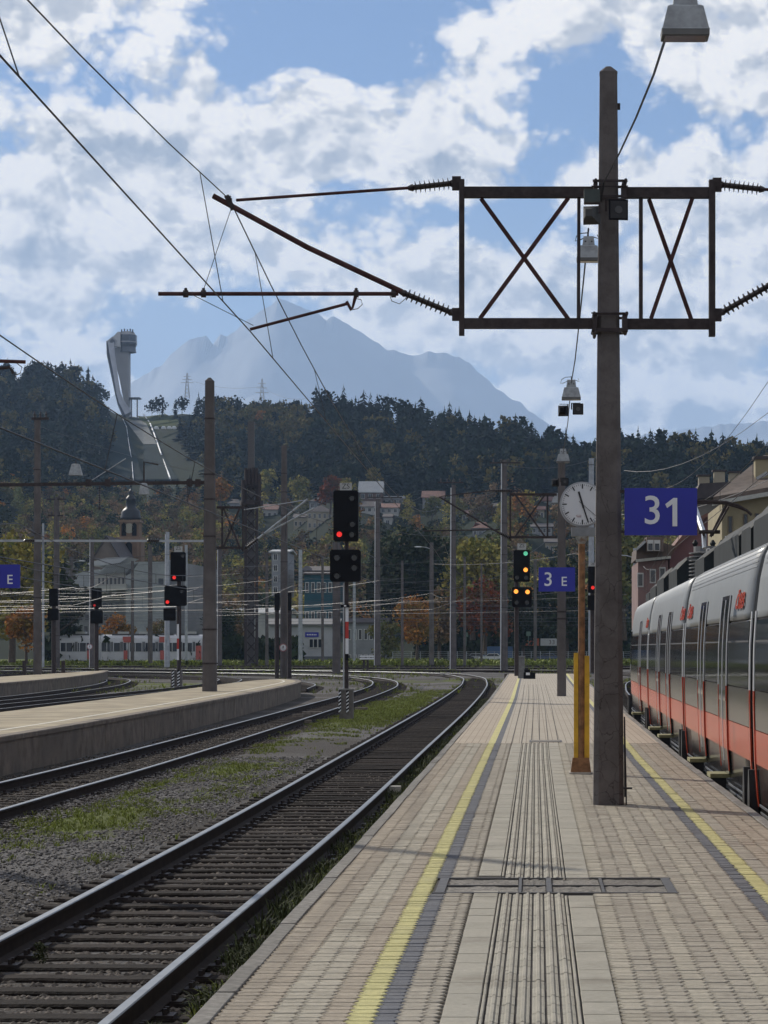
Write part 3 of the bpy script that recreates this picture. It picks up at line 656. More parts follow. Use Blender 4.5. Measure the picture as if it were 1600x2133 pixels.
# ---------------------------------------------------------------- catenary masts and wires
def crack_mat():
    m = bpy.data.materials.new('cracked_mast_concrete'); m.use_nodes = True; nt = m.node_tree; N = NT(nt); b = nt.nodes['Principled BSDF']
    tc = N.n('ShaderNodeTexCoord').outputs['Object']
    wv = N.vm('ADD', N.vm('MULTIPLY', tc, (1, 1, .62)), N.vm('SCALE', N.noise(tc, 2.2, 5, .6, out=1), .22))
    vo = N.n('ShaderNodeTexVoronoi', feature='DISTANCE_TO_EDGE'); vo.inputs['Scale'].default_value = 7.2; N.put(vo.inputs['Vector'], wv)
    sep = N.n('ShaderNodeSeparateXYZ'); N.put(sep.inputs[0], tc)
    up = N.ramp(sep.outputs[2], 2.4, 4.5, 1.0, 0.15)
    base = N.mix(N.ramp(N.noise(tc, 5, 6, .65), .3, .7), (0.092, 0.08, 0.075), (0.14, 0.124, 0.117))
    base = N.mix(N.ramp(N.noise(tc, 1.3, 4, .6), .45, .7, 0, .5), base, (0.10, 0.086, 0.08))
    crack = N.m('MULTIPLY', N.ramp(vo.outputs[0], .020, .006), N.m('MULTIPLY', up, N.ramp(N.noise(tc, 4, 3, .6), .36, .50)))
    nt.links.new(N.mix(N.m('MULTIPLY', crack, .85), base, (0.05, 0.042, 0.038)), b.inputs['Base Color']); b.inputs['Roughness'].default_value = .92
    bn = N.n('ShaderNodeBump'); bn.inputs['Strength'].default_value = .6; bn.inputs['Distance'].default_value = .01; N.put(bn.inputs['Height'], N.m('SUBTRACT', N.noise(tc, 70, 6, .7), crack)); nt.links.new(bn.outputs[0], b.inputs['Normal'])
    return m
MAST_NEAR = crack_mat()
MAST_C = mat('mast_concrete', (0.125, 0.112, 0.108), .92, spec=.2, var=.2, vs=1.5, bump=.4, bs=40, stain=((0.075, 0.07, 0.068), .8, .5, .8))
def chamfer(c, w, ch=.16):
    h = w/2; k = w*ch; return [c+Vector(p) for p in ((-h+k, -h, 0), (h-k, -h, 0), (h, -h+k, 0), (h, h-k, 0), (h-k, h, 0), (-h+k, h, 0), (-h, h-k, 0), (-h, -h+k, 0))]
def mast_shaft(x, y, z0, z1, w0, w1, m, parent, cap=True, bands=()):
    mb = MB(); ch = .16 if cap else .28
    rg = [chamfer(Vector((x, y, z0+(z1-z0)*t)), w0+(w1-w0)*t, ch) for t in np.linspace(0, 1, 13)]
    mb.rings(rg); o = mb.obj('shaft', m, parent)
    if cap:
        mb = MB(); mb.rings([chamfer(Vector((x, y, z1)), w1*1.03, ch), chamfer(Vector((x, y, z1+.02)), w1*1.03, ch), chamfer(Vector((x, y, z1+w1*.45)), w1*.3, ch)]); mb.obj('cap', m, parent)
    for zb in bands:
        w = w0+(w1-w0)*(zb-z0)/(z1-z0); mb = MB(); mb.rings([chamfer(Vector((x, y, zb-.03)), w*1.08, ch), chamfer(Vector((x, y, zb+.03)), w*1.08, ch)]); mb.obj('clamp_band', STEEL_D, parent)
def insulator(a, b, r, fins, parent, core=.45):
    a, b = Vector(a), Vector(b); mb = MB(); prof = [(0, r*.35), (.06, r*.5), (.10, r*.62), (.13, r*core)]
    for i in range(fins):
        t = .16+.68*i/(fins-1); h = .68/(fins-1)
        prof += [(t-.18*h, r*core), (t, r), (t+.10*h, r), (t+.14*h, r*core)]
    prof += [(.88, r*core), (.90, r*.62), (.95, r*.5), (1, r*.35)]
    mb.rod(a, b, prof, 10); return mb.obj('insulator', INSU, parent)
m0 = thing('catenary_mast', 'big dark concrete mast standing on the platform beside the clock post, carrying the lattice crossarm', 'catenary mast', (.78, 25.6, 0))
YM = 25.6
mast_shaft(.775, YM, 0, 7.48, .312, .178, MAST_NEAR, m0)
def beam(mb, x0, y0, x1, y1, w, Y=YM, d=.08, dy=0.0): mb.bar(P(x0, y0, Y)+Vector((0, dy, 0)), P(x1, y1, Y)+Vector((0, dy, 0)), w*Y/F, d) if abs(x1-x0) < abs(y1-y0)*3 and False else flat(mb, P(x0, y0, Y), P(x1, y1, Y), w*Y/F, d, dy)
def flat(mb, a, b, w, d, dy=0.0):
    a = Vector(a)+Vector((0, dy, 0)); b = Vector(b)+Vector((0, dy, 0)); t = (b-a).normalized(); n = Vector((-t.z, 0, t.x)).normalized()*(w/2); e = Vector((0, d/2, 0))
    mb.add([a-n-e, a+n-e, a+n+e, a-n+e, b-n-e, b+n-e, b+n+e, b-n+e], [(0, 1, 2, 3), (7, 6, 5, 4), (0, 4, 5, 1), (1, 5, 6, 2), (2, 6, 7, 3), (3, 7, 4, 0)])
fr = empty('crossarm_frame', (0, 0, 0)); fr.parent = m0; fr.matrix_parent_inverse = parent_inv(m0)
def bp(name, pts, w, d=.09, dy=0.0, m=STEEL_D): mb = MB(); flat(mb, P(pts[0], pts[1], YM), P(pts[2], pts[3], YM), w*YM/F, d, dy); return mb.obj(name, m, fr)
for a in ((966, 401, 1241, 401), (1301, 402, 1478, 402)): bp('top_beam', a, 22)
for a in ((966, 674, 1240, 674), (1301, 675, 1478, 675)): bp('bottom_beam', a, 21)
bp('upright', (962, 375, 962, 699), 11, .10, -.012); bp('upright', (1483, 376, 1483, 701), 13, .10, -.012); bp('upright', (1206, 413, 1205, 663), 7, .06); bp('upright', (1335, 414, 1335, 664), 8, .06)
for a in ((1002, 413, 1184, 664), (1184, 413, 1000, 664), (1352, 414, 1440, 664), (1442, 414, 1356, 664)):
    bp('diagonal', a, 8.5, .03, .02 if a[0] in (1002, 1352) else -.02, STEEL_R)
mb = MB()
for y, x0, x1 in ((383, 1234, 1306), (415, 1236, 1306), (658, 1234, 1307), (690, 1232, 1307)):
    flat(mb, P(x0, y, YM), P(x1, y, YM), 5*YM/F, .02, -.17)
    flat(mb, P(x0, y, YM), P(x1, y, YM), 5*YM/F, .02, .17)
for x, y0, y1 in ((1240, 386, 416), (1299, 386, 416), (1239, 656, 692), (1301, 656, 692)): flat(mb, P(x, y0, YM), P(x, y1, YM), 9*YM/F, .34)
each(mb, 'mast_clamp', STEEL_D, fr)
mb = MB()
for x, y in ((1240, 383), (1302, 383), (1237, 658), (1304, 658), (1237, 690), (1304, 690), (1239, 697)): mb.cyl(P(x, y, YM)+Vector((0, -.22, 0)), P(x, y, YM)+Vector((0, .22, 0)), .018, 6)
for y in (388, 414, 652, 690): mb.cyl(P(1232, y, YM-.18), P(1308, y, YM-.18), .008, 5)
each(mb, 'bolt', STEEL_D, fr)
def T(mb, pts, r, Y=YM, seg=8): mb.tube([P(x, y, Y) for x, y in pts], r, seg)
def cant(parent, S, sgn_label=None):
    """parts of a cantilever; S maps drawing points to world"""
    c = empty('cantilever', (0, 0, 0)); c.parent = parent; c.matrix_parent_inverse = parent_inv(parent)
    insulator(S(950, 381), S(850, 392), .062, 8, c); insulator(S(950, 655), S(832, 607), .062, 9, c)
    def tb(name, pts, r, m=STEEL_R): mb = MB(); mb.tube([S(*p) for p in pts], r, 8); return mb.obj(name, m, c)
    tb('top_tie', [(857, 391), (492, 417)], .016); tb('main_tube', [(838, 608), (640, 515), (444, 408)], .028)
    tb('registration_tube', [(330, 612), (830, 612)], .021); tb('steady_arm', [(521, 686), (726, 632)], .016)
    mb = MB(); mb.bar(S(742, 612), S(734, 643), .04, .03, w2=.02); mb.bar(S(722, 628), S(732, 646), .035, .03); each(mb, 'drop_bracket', STEEL_R, c)
    mb = MB(); mb.tube([S(742, 622), S(752, 624), (S(755, 634)), S(745, 643), S(734, 645)], .004, 4); mb.tube([S(812, 614), S(816, 627), S(832, 633), S(845, 622), S(846, 612)], .004, 4); each(mb, 'jumper_loop', WIRE, c)
    mb = MB()
    for x, y in ((387, 612), (424, 612), (478, 420), (742, 612), (820, 612)): mb.cyl(S(x-5, y), S(x+5, y), .038, 8); mb.cyl(S(x, y-12), S(x, y+4), .016, 6)
    mb.bar(S(472, 408), S(486, 436), .06, .05); each(mb, 'tube_clamp', STEEL_D, c)
    mb = MB(); mb.bar(S(951, 368), S(951, 396), .09, .06); mb.bar(S(951, 642), S(951, 668), .09, .06); each(mb, 'pivot_bracket', STEEL_D, c)
    return c
cant(m0, lambda x, y: P(x, y, YM))
# right hand cantilever over the train track: same fittings mirrored and slightly shorter
cr = cant(m0, lambda x, y: P(1483+(962-x)*.98, y+(3 if y < 500 else 1) + (-18 if 596 < y < 650 and x < 900 else 0), YM))
mb = MB(); mb.cyl(P(1302, 1660, YM-.1), P(1301, 1500, YM-.1), .009, 6); mb.tube([(.955, YM-.12, 0), (.95, YM-.12, .3), (.935, YM-.12, .9)], .008, 5); mb.box((.97, YM-.12, .17), (.09, .02, .02)); mb.obj('earth_cable', WIRE, m0)
mb = MB(); mb.box((P(1289, 222, YM)), (.03, .05, .06)); mb.obj('step_bolt', STEEL_D, m0)

def wire_thing(name, label, cat, runs, r, m=WIRE, group=None, seg=4):
    t = thing(name, label, cat, tuple(runs[0][0]), group) if len(runs) > 1 else None
    for i, pts in enumerate(runs):
        mb = MB(); mb.tube(pts, r if i == 0 or not isinstance(r, (list, tuple)) else r[1], seg) if not isinstance(r, (list, tuple)) else mb.tube(pts, r[min(i, len(r)-1)], seg)
        if t: mb.obj(('contact_wire', 'messenger_wire')[i] if i < 2 else 'dropper', m, t)
        else: return tag(mb.obj(name, m), label, cat, group)
    return t
def sag_pts(a, b, sag, n=10):
    a, b = Vector(a), Vector(b); return [a.lerp(b, i/n)-Vector((0, 0, sag*4*(i/n)*(1-i/n))) for i in range(n+1)]
def overhead(label, sup, zc=4.85, zm=6.2, sag=1.0, r=.0065, rm=.006, m=WIRE, drop=True, drop_y=()):
    """sup: list of (contact xy, messenger xy)"""
    c, ms, dr = [], [], []
    for i in range(len(sup)-1):
        (a, a2), (b, b2) = sup[i], sup[i+1]
        L = math.hypot(b[0]-a[0], b[1]-a[1]); n = max(6, int(L/4)); sg = sag*min(1.3, (L/55)**2)
        cc = [Vector((a[0]+(b[0]-a[0])*k/n, a[1]+(b[1]-a[1])*k/n, zc)) for k in range(n+1)]
        mm = sag_pts((a2[0], a2[1], zm), (b2[0], b2[1], zm), sg, n)
        c += cc[(1 if i else 0):]; ms += mm[(1 if i else 0):]
        if drop and not drop_y:
            nd = max(3, int(L/9))
            for q in range(nd):
                tq = (q+.5)/nd; k0 = tq*n; i0 = int(k0); fq = k0-i0
                dr.append([cc[i0].lerp(cc[min(i0+1, n)], fq), mm[i0].lerp(mm[min(i0+1, n)], fq)])
    for yd in drop_y:
        def at(pl):
            for q0, q1 in zip(pl, pl[1:]):
                if q0.y <= yd < q1.y: return q0.lerp(q1, (yd-q0.y)/(q1.y-q0.y))
        dr.append([at(c), at(ms)])
    return wire_thing('overhead_line', label, 'overhead wire', [c, ms]+dr, [r, rm]+[r*.5 if r < .01 else r*.6]*len(dr), m)
S_ = lambda x, y, xm=None, ym=None: ((x, y), (x if xm is None else xm, y if ym is None else ym))
overhead('nearest overhead contact and messenger wire running above the track beside the platform', [S_(-3.0, -28, -3.4, -28), S_(-2.9, 25.6, -3.11, 25.6), S_(-3.25, 83), S_(-3.9, 128), S_(-4.1, 160), S_(-8.5, 210), S_(-32, 250), S_(-80, 275)], sag=.95, r=.0085, rm=.0075, drop_y=(14.2, 23.4, 28.0, 35.8, 44, 53, 62, 70, 77, 90, 99, 108, 117, 136, 145, 154, 172, 184, 196, 220, 232, 244))
overhead('overhead wire above the curving second track', [S_(-7.3, -20, -7.6, -20), S_(-7.9, 30, -7.6, 30), S_(-7.5, 92), S_(-8.0, 128), S_(-10.4, 170), S_(-24, 210), S_(-70, 248)], sag=.35, r=.015, rm=.013)
overhead('overhead wire above the track behind the middle platform', [S_(-19.2, 30), S_(-19.0, 92), S_(-19, 150), S_(-28, 196), S_(-60, 230)], sag=.8, r=.020, rm=.018)
overhead('overhead wire above the farthest left track', [S_(-22, 30), S_(-22.5, 92), S_(-25, 150), S_(-35, 190), S_(-75, 222)], sag=.8, r=.020, rm=.018)
overhead('overhead wire over the train track on the right', [S_(4.3, -20), S_(4.2, 25.6), S_(4.6, 83), S_(6.2, 140), S_(12, 200), S_(30, 240)], sag=.8, r=.010, rm=.009)
nms = ['first', 'second', 'third', 'fourth', 'fifth']
far_lab = ['long yard track behind the platform ends', 'yard track nearest the verge', 'middle yard track', 'connecting yard track', 'track of the distant train']
for c_, lb in zip(farC, far_lab):
    st = c_[::max(1, int(42/0.6))]
    overhead('thin bright overhead wire above the '+lb, [S_(p.x, p.y) for p in st], sag=.7, r=.012, rm=.009, m=WIRE_L)
# V-shaped supports of the stitched droppers at the near cantilever
wire_thing('steady_wire', 'thin wire from the near cantilever top down to its registration tube', 'wire', [[P(481, 437, YM), P(424, 604, YM)]], .0035)
wire_thing('steady_wire', 'thin stay wire from the registration tube to the tip of the steady arm', 'wire', [[P(403, 615, YM), P(528, 678, YM)]], .0035)
# ---- other masts
def light_cyl(mb, p, r): mb.ball(p, r, 8, 4)
def lamp_arm(parent, p, dx, m=GREYP):
    mb = MB(); q = p+Vector((dx, 0, .25)); mb.tube([p, p+Vector((dx*.5, 0, .2)), q], .05, 5); mb.obj('arm', m, parent)
    mb = MB(); s = 1 if dx > 0 else -1
    mb.rings([[q+Vector((s*a, b*h, c*h*.5)) for b, c in ((-1, 0), (-.6, .8), (.6, .8), (1, 0), (.6, -.6), (-.6, -.6))] for a, h in ((-.1, .08), (.1, .2), (.6, .22), (.9, .08))]); mb.obj('lamp_head', WHITE, parent)
def mast(label, px, ytop, ybase, w, zb=GRD_Z, wt=.65, m=MAST_C, lit_edge=False, cap=False, bands=(), Y=None, cat='catenary mast', name='catenary_mast', group=None, arms=(), ped=None):
    if Y is None: Y = F*(H-zb)/(ybase-CY)
    b = P(px, ybase, Y); z1 = H-(ytop-CY)*Y/F; wm = w*Y/F
    t = thing(name, label, cat, (b.x, Y, zb), group)
    mast_shaft(b.x, Y, zb-.05, z1, wm, wm*wt, m, t, cap, [zb+(z1-zb)*q for q in bands])
    if lit_edge:
        mb = MB(); mb.cyl((b.x-wm*.5-.05, Y, zb), (b.x-wm*.36-.05, Y, z1-.3), .055, 6); mb.obj('lit_edge_strip', WHITE, t)  # white rod added to stand in for the mast's sunlit left edge
    for (yy_, x0, x1, n) in arms:
        mb = MB(); a, c = P(x0, yy_, Y-.2), P(x1, yy_, Y-.2); mb.bar(a, c, .1, .14); mb.obj('crossarm', STEEL_D, t)
        for k in range(n):
            q = a.lerp(c, (k+.5)/n); mb = MB(); mb.rod(q, q+Vector((0, 0, .45)), [(0, .03), (.2, .09), (.4, .05), (.6, .09), (.8, .05), (1, .03)], 6); mb.obj('insulator', INSU, t)
    return t, Y, wm
m1, Y1, w1 = mast('tall round banded concrete mast standing on the middle platform', 437, 795, 1440, 29, 0, .62, cap=True, bands=(.09, .2, .5, .62, .7, .88))
m2, Y2, w2 = mast('concrete mast farther along the platform behind the 3 E sign', 1170, 962, 1450, 19, 0, .8, cap=True, bands=(.33, .36))
m3, Y3, w3 = mast('tall slim mast at the far left on the distant platform', 78, 872, 1405, 16, 0, .75, bands=(.3, .55, .8), arms=((872, 66, 102, 3),))
m4, Y4, w4 = mast('mast behind the tip of the middle platform with a round notice', 592, 928, 1413, 17, GRD_Z, .65, bands=(.5, .7, .8, .88))
m6, Y6, w6 = mast('slim mast with bright left edge just right of the big signal', 787, 1040, 1389, 12, GRD_Z, .7, lit_edge=True, bands=(.35, .6, .8), arms=((1036, 765, 838, 4),))
m7, Y7, w7 = mast('slim mast with a curved wire crossbar in the middle of the yard', 945, 1010, 1395, 12, GRD_Z, .7, lit_edge=True, bands=(.35, .55, .8), arms=((1005, 912, 965, 4),))
m8, Y8, w8 = mast('taller mast with double crossarm left of the amber signal', 1051, 958, 1397, 14, GRD_Z, .7, lit_edge=True, bands=(.3, .55, .7), arms=((964, 1020, 1084, 4), (1022, 1024, 1084, 3)))
m9, Y9, w9 = mast('short lamp mast in front of the orange tree', 899, 1130, 1386, 11, GRD_Z, .7, bands=(.5, .7)); lamp_arm(m9, P(896, 1143, Y9), -1.2)
mast('bright edged slim mast between the left signals', 349, 1108, 1390, 9, GRD_Z, .8, m=GREYP, lit_edge=True)
mast('thin mast right beside the tall banded mast', 458, 1140, 1388, 9, GRD_Z, .8, lit_edge=True)
mast('slim mast in front of the distant train with a round notice', 192, 1118, 1391, 9, GRD_Z, .8, lit_edge=True)
ml, Yl, _ = mast('slim lamp mast at the left end of the distant train', 149, 1160, 1382, 9, GRD_Z, .8); lamp_arm(ml, P(147, 1172, Yl), -1.0); lamp_arm(ml, P(152, 1172, Yl), 1.0)
mast('grey mast behind the distant left platform', 118, 1036, 1396, 13, GRD_Z, .8, bands=(.2, .55), arms=((1040, 98, 138, 4), (1074, 100, 132, 2)))
mast('slim mast in front of the white station hut', 626, 1145, 1384, 9, GRD_Z, .8, m=GREYP)
mast('thick mast directly behind the big signal', 701, 1130, 1406, 17, GRD_Z, .85)
mast('slim mast in front of the grey hall', 313, 1135, 1385, 10, GRD_Z, .8)
mast('thin pole right of the signal with striped feet', 388, 1135, 1385, 6, GRD_Z, .9, m=GREYP)
mast('bare mast at the right end of the dark hedge', 1115, 1165, 1384, 7, GRD_Z, .9)
mast('pale mast half hidden behind the near mast', 1232, 955, 1404, 13, GRD_Z, .8, m=GREYP, bands=(.4, .97))
mast('thin grey pole behind the station hut', 738, 1150, 1384, 6, GRD_Z, .9, m=GREYP)
mast('thin mast left of the station hut', 516, 1125, 1386, 13, GRD_Z, .85, m=MAST_C)
for lb, px, yt, yb, w in (('thin dark mast behind the striped footed signal', 276, 1168, 1384, 7), ('bare thin mast left of the yellow green tree', 968, 1160, 1386, 6), ('bare thin mast above the parked cars', 1003, 1172, 1385, 5),
    ('thin mast between the station hut and the thick mast', 672, 1158, 1384, 6), ('thin mast right of the lattice antenna mast', 556, 1150, 1386, 7), ('thin mast just right of the big signal foot', 838, 1168, 1387, 6)): mast(lb, px, yt, yb, w, GRD_Z, .8, bands=(.6, .8))
mr, Yr_, _ = mast('slim street lamp mast in front of the pink house', 1322, 1142, 1400, 7, GRD_Z, .8, m=GREYP, cat='lamp post', name='lamp_post'); lamp_arm(mr, P(1320, 1162, Yr_), -1.2)
mast('slim lamp post among the left masts', 90, 1090, 1392, 5, GRD_Z, .8, m=GREYP, cat='lamp post', name='lamp_post')
# the mast off the left edge whose shadow crosses the platform
ms_ = thing('catenary_mast', 'mast beyond the left edge of the picture beside the second track', 'catenary mast', (-9.7, 30.6, GRD_Z))
tip = Vector((.28, 18.03, 0)); bse = tip+Vector((-.63, .777, 0))*15.6
ms_.location = (bse.x, bse.y, 0)
mast_shaft(bse.x, bse.y, -.05, 15.6*math.tan(SUN_EL), .36, .17, MAST_C, ms_)
# dark lattice mast group left of the middle
lt = thing('lattice_mast', 'dark thick lattice mast with a crown of antennas behind the left platforms', 'antenna mast', tuple(P(524, 1385, 320)))
YL = 320; mb = MB()
for x in (512, 535):
    for dy in (0, 1.4): mb.bar(P(x, 1385, YL+dy), P(x, 975, YL+dy), .35, .35)
each(mb, 'leg', STEEL_D, lt)
mb = MB(); n = 16
for k in range(n):
    y0, y1 = 1385-410*k/n, 1385-410*(k+1)/n; mb.bar(P(512, y0, YL), P(535, y1, YL), .14); mb.bar(P(535, y0, YL), P(512, y1, YL), .14)
each(mb, 'brace', STEEL_D, lt)
mb = MB(); mb.box(P(523.5, 1130, YL+.7), (.8, .8, 31)); mb.obj('core', mat('dark_cladding', (.10, .095, .095), .8), lt)
for y in (1048, 1012): mb = MB(); mb.cyl(P(524, y, YL+.7)-Vector((0, 0, .3)), P(524, y, YL+.7)+Vector((0, 0, .3)), 1.5 if y > 1020 else 1.1, 10); mb.obj('antenna_ring', STEEL_D, lt)
for x, y0, y1 in ((513, 1010, 978), (519, 1008, 976), (527, 1008, 974), (534, 1010, 980), (540, 1046, 988), (507, 1046, 1000)): mb = MB(); mb.cyl(P(x, y0, YL-.5), P(x, y1, YL-.5), .26, 6); mb.obj('antenna', STEEL_D, lt)
# X-braced frame arms on M1 and M2, portal beam, tubes
def frame_arm(parent, Y, x0, x1, y0, y1, w=5, m=STEEL_D):
    f = empty('crossarm_frame', (0, 0, 0)); f.parent = parent; f.matrix_parent_inverse = parent_inv(parent)
    for nme, a in (('top_beam', (x0, y0, x1, y0)), ('bottom_beam', (x0, y1, x1, y1)), ('upright', (x1, y0-6, x1, y1+8)), ('upright', (x0+(x1-x0)*.2, y0, x0+(x1-x0)*.2, y1)), ('diagonal', (x0+(x1-x0)*.25, y0, x1-(x1-x0)*.1, y1)), ('diagonal', (x1-(x1-x0)*.1, y0, x0+(x1-x0)*.25, y1))):
        mb = MB(); flat(mb, P(a[0], a[1], Y), P(a[2], a[3], Y), w*Y/F*(1 if 'beam' in nme else .7), .12, 0 if 'beam' in nme else (.05 if nme == 'upright' else -.06)); mb.obj(nme, m, f)
    return f
frame_arm(m1, Y1, 452, 506, 1057, 1141, 5)
frame_arm(m2, Y2, 1160, 1063, 1030, 1119, 5)
def tube_part(parent, name, pts, r, m, Y): mb = MB(); mb.tube([P(x, y, Y) for x, y in pts], r, 6); return mb.obj(name, m, parent)
ca = empty('cantilever', (0, 0, 0)); ca.parent = m1; ca.matrix_parent_inverse = parent_inv(m1)
tube_part(ca, 'main_tube', [(536, 1123), (641, 1040)], .045, STEEL, Y1); tube_part(ca, 'registration_tube', [(545, 1116), (655, 1058)], .035, STEEL, Y1); tube_part(ca, 'top_tie', [(508, 1062), (640, 1041)], .02, STEEL, Y1)
insulator(P(510, 1143, Y1), P(538, 1122, Y1), .11, 6, ca)
cb = empty('cantilever', (0, 0, 0)); cb.parent = m2; cb.matrix_parent_inverse = parent_inv(m2)
tube_part(cb, 'main_tube', [(1046, 1114), (915, 1035)], .03, STEEL_D, Y2); tube_part(cb, 'top_tie', [(1040, 1020), (918, 1034)], .018, STEEL_D, Y2); tube_part(cb, 'registration_tube', [(1040, 1103), (880, 1106)], .025, STEEL_D, Y2)
insulator(P(1063, 1121, Y2), P(1040, 1110, Y2), .09, 6, cb); insulator(P(1063, 1022, Y2), P(1032, 1022, Y2), .09, 6, cb)
pb = thing('portal_beam', 'long dark horizontal beam reaching left from the tall banded mast', 'portal beam', tuple(P(425, 1006, Y1)))
mb = MB(); mb.bar(P(-160, 1012, Y1), P(426, 1005, Y1), .15, .12); mb.obj('beam', STEEL_D, pb)
for x in (185, 225, 395, 413): mb = MB(); mb.box(P(x, 1006, Y1), (.2, .2, .26)); mb.obj('fitting', STEEL_D, pb)
insulator(P(208, 1012, Y1-.1), P(207, 1062, Y1-.1), .075, 8, pb); insulator(P(390, 1010, Y1-.1), P(390, 1036, Y1-.1), .06, 5, pb)
tube_part(pb, 'stay_tube', [(300, 1006), (300, 962), (330, 968)], .03, STEEL_D, Y1); tube_part(pb, 'stay_tube', [(192, 1000), (262, 955)], .018, STEEL, Y1)
for i, (x, y) in enumerate(((158, 990), (300, 1030))):
    t = thing('platform_lamp', ['small box lamp hanging above the portal beam at left', 'small box lamp hanging under the portal beam at left'][i], 'lamp', tuple(P(x, y-25, Y1-1)))
    mb = MB(); w = 13*Y1/F if i == 0 else 10*Y1/F; c = P(x, y, Y1-1)
    mb.rings([[c+Vector((sx*w*k, sy*w*k*.6, z)) for sx, sy in ((-1, -1), (1, -1), (1, 1), (-1, 1))] for z, k in ((0, 1), (.07, .98), (.4, .6), (.42, .3))]); mb.obj('housing', LAMPG, t)
    mb = MB(); mb.cyl(c+Vector((0, 0, .4)), c+Vector((0, 0, .55)), .02, 5); mb.obj('hook', STEEL_D, t)
pb2 = thing('portal_beam', 'pale thin crossbeam strung across the left masts lower down', 'portal beam', tuple(P(425, 1127, Y1+20)))
mb = MB(); mb.bar(P(-160, 1126, Y1+20), P(426, 1127, Y1+20), .1, .1); mb.obj('beam', GREYP, pb2)
for a, b in (((50, 1126), (72, 1126)), ((306, 1126), (332, 1126))): insulator(P(*a, Y1+19.9), P(*b, Y1+19.9), .11, 5, pb2)
stub = thing('cantilever_tip', 'end of a cantilever poking in at the left edge of the picture', 'cantilever', tuple(P(-30, 755, 38)))
tube_part(stub, 'registration_tube', [(-60, 750), (53, 754)], .03, STEEL_R, 38); tube_part(stub, 'steady_arm', [(-60, 775), (20, 765), (28, 778)], .025, STEEL_D, 38); tube_part(stub, 'jumper_loop', [(33, 755), (46, 765), (42, 778), (28, 782)], .008, WIRE, 38)
# misc spans crossing the yard (sun glint put into their lighter colour)
sp = [((100, 1000), (640, 1065)), ((785, 1045), (885, 1030)), ((885, 1030), (1050, 1020)), ((783, 1078), (1048, 1043)), ((1050, 968), (1230, 958)), ((820, 1107), (1045, 1104)), ((1030, 1175), (1140, 1125)), ((870, 1230), (1060, 1190)), ((1240, 1060), (1600, 1000)), ((1380, 1020), (1600, 795)), ((1300, 980), (1600, 860)), ((0, 1262), (230, 1200)), ((0, 1240), (70, 1215)), ((80, 1250), (420, 1235)), ((460, 1175), (690, 1160)), ((440, 1210), (690, 1215)), ((60, 880), (500, 1000))]
for i, (a, b) in enumerate(sp):
    Ya, Yb = (200, 230) if i not in (8, 9, 10) else (90, 60)
    pts = sag_pts(P(a[0], a[1], Ya), P(b[0], b[1], Yb), .5, 8)
    wire_thing('span_wire', 'thin pale span wire stretched between distant masts over the yard', 'wire', [pts], .012 if Ya > 100 else .008, WIRE_L, 'span wires over the station yard')
# dense bundle of pale wires around eye height of the yard
r_ = random.Random(5)
for i in range(56):
    Ya = r_.uniform(150, 330); y0 = r_.uniform(1165, 1275); x0 = r_.choice([-20, 100, 250, 440, 600, 780, 900]); x1 = x0+r_.uniform(180, 420)
    pts = sag_pts(P(x0, y0, Ya), P(min(x1, 1230), y0+r_.uniform(-28, 28), Ya+r_.uniform(-20, 50)), r_.uniform(0, .6), 6)
    wire_thing('span_wire', 'thin pale span wire stretched between distant masts over the yard', 'wire', [pts], r_.uniform(.006, .013), WIRE_L if i % 3 else WIRE, 'span wires over the station yard')

# ---------------------------------------------------------------- hanging platform lamps, loudspeakers, cable
def hang_lamp(label, c, w, skew=0.0):
    """c: bottom centre, w: width at the bottom"""
    t = thing('platform_lamp', label, 'lamp', tuple(c+Vector((0, 0, w*.9)))); h = w*.62
    def rect(z, sx, dx=0): return [c+Vector((x*w/2*sx+dx, y*w*.32*sx, z)) for x, y in ((-1, -1), (1, -1), (1, 1), (-1, 1))]
    mb = MB(); mb.rings([rect(.13*w, 1.0), rect(.16*w, .96), rect(h, .74), rect(h+.01, .62), rect(h+.02*w, .52)]); mb.obj('housing', LAMPG, t)
    mb = MB(); mb.rings([rect(0, .95), rect(.012*w, .985), rect(.128*w, .985)]); mb.obj('diffuser_rim', mat('lamp_rim', (.12, .12, .115), .6, var=.2), t)
    mb = MB(); mb.rings([rect(-.004, .86), rect(.001, .86)]); mb.obj('glass', mat('lamp_glass', (.16, .15, .13), .15, var=.1), t)
    mb = MB(); mb.rings([rect(h+.021*w, .52), rect(h+.42*w, .42)]); mb.obj('neck', LAMPG, t)
    for s in (-1, 1): mb = MB(); mb.box(c+Vector((s*w*.13, -w*.32*.5, h+.2*w)), (.06*w, .02*w, .05*w)); mb.obj('latch', STEEL_D, t)
    mb = MB(); q = c+Vector((-w*.2, 0, h+.36*w)); mb.tube([q, q+Vector((-.2*w, 0, -.10*w)), q+Vector((-.36*w, 0, -.12*w)), q+Vector((-.30*w, 0, .08*w)), q+Vector((-.1*w, 0, .2*w)), q+Vector((.2*w, 0, .22*w))], .006, 5)
    q = c+Vector((w*.22, 0, h+.40*w)); mb.tube([q, q+Vector((.2*w, 0, -.06*w)), q+Vector((.14*w, 0, .1*w))], .006, 5); each(mb, 'cable_loop', WIRE, t)
    mb = MB(); mb.cyl(c+Vector((0, 0, h+.42*w)), c+Vector((0, 0, h+.62*w)), .02*w, 5); mb.obj('hook', STEEL_D, t)
    return t
hang_lamp('big grey box lamp hanging at the top right edge of the picture', P(1427, 80, 15.2), 100*15.2/F)
hang_lamp('grey box lamp hanging just left of the near mast under the crossarm', P(1226, 545, 28.5), 50*28.5/F)
hang_lamp('pale box lamp hanging on its own above two loudspeakers against the sky', P(1190, 833, 49), 40*49/F)
hang_lamp('pale box lamp hanging over the second platform mast', P(1173, 964, 68), 28*68/F)
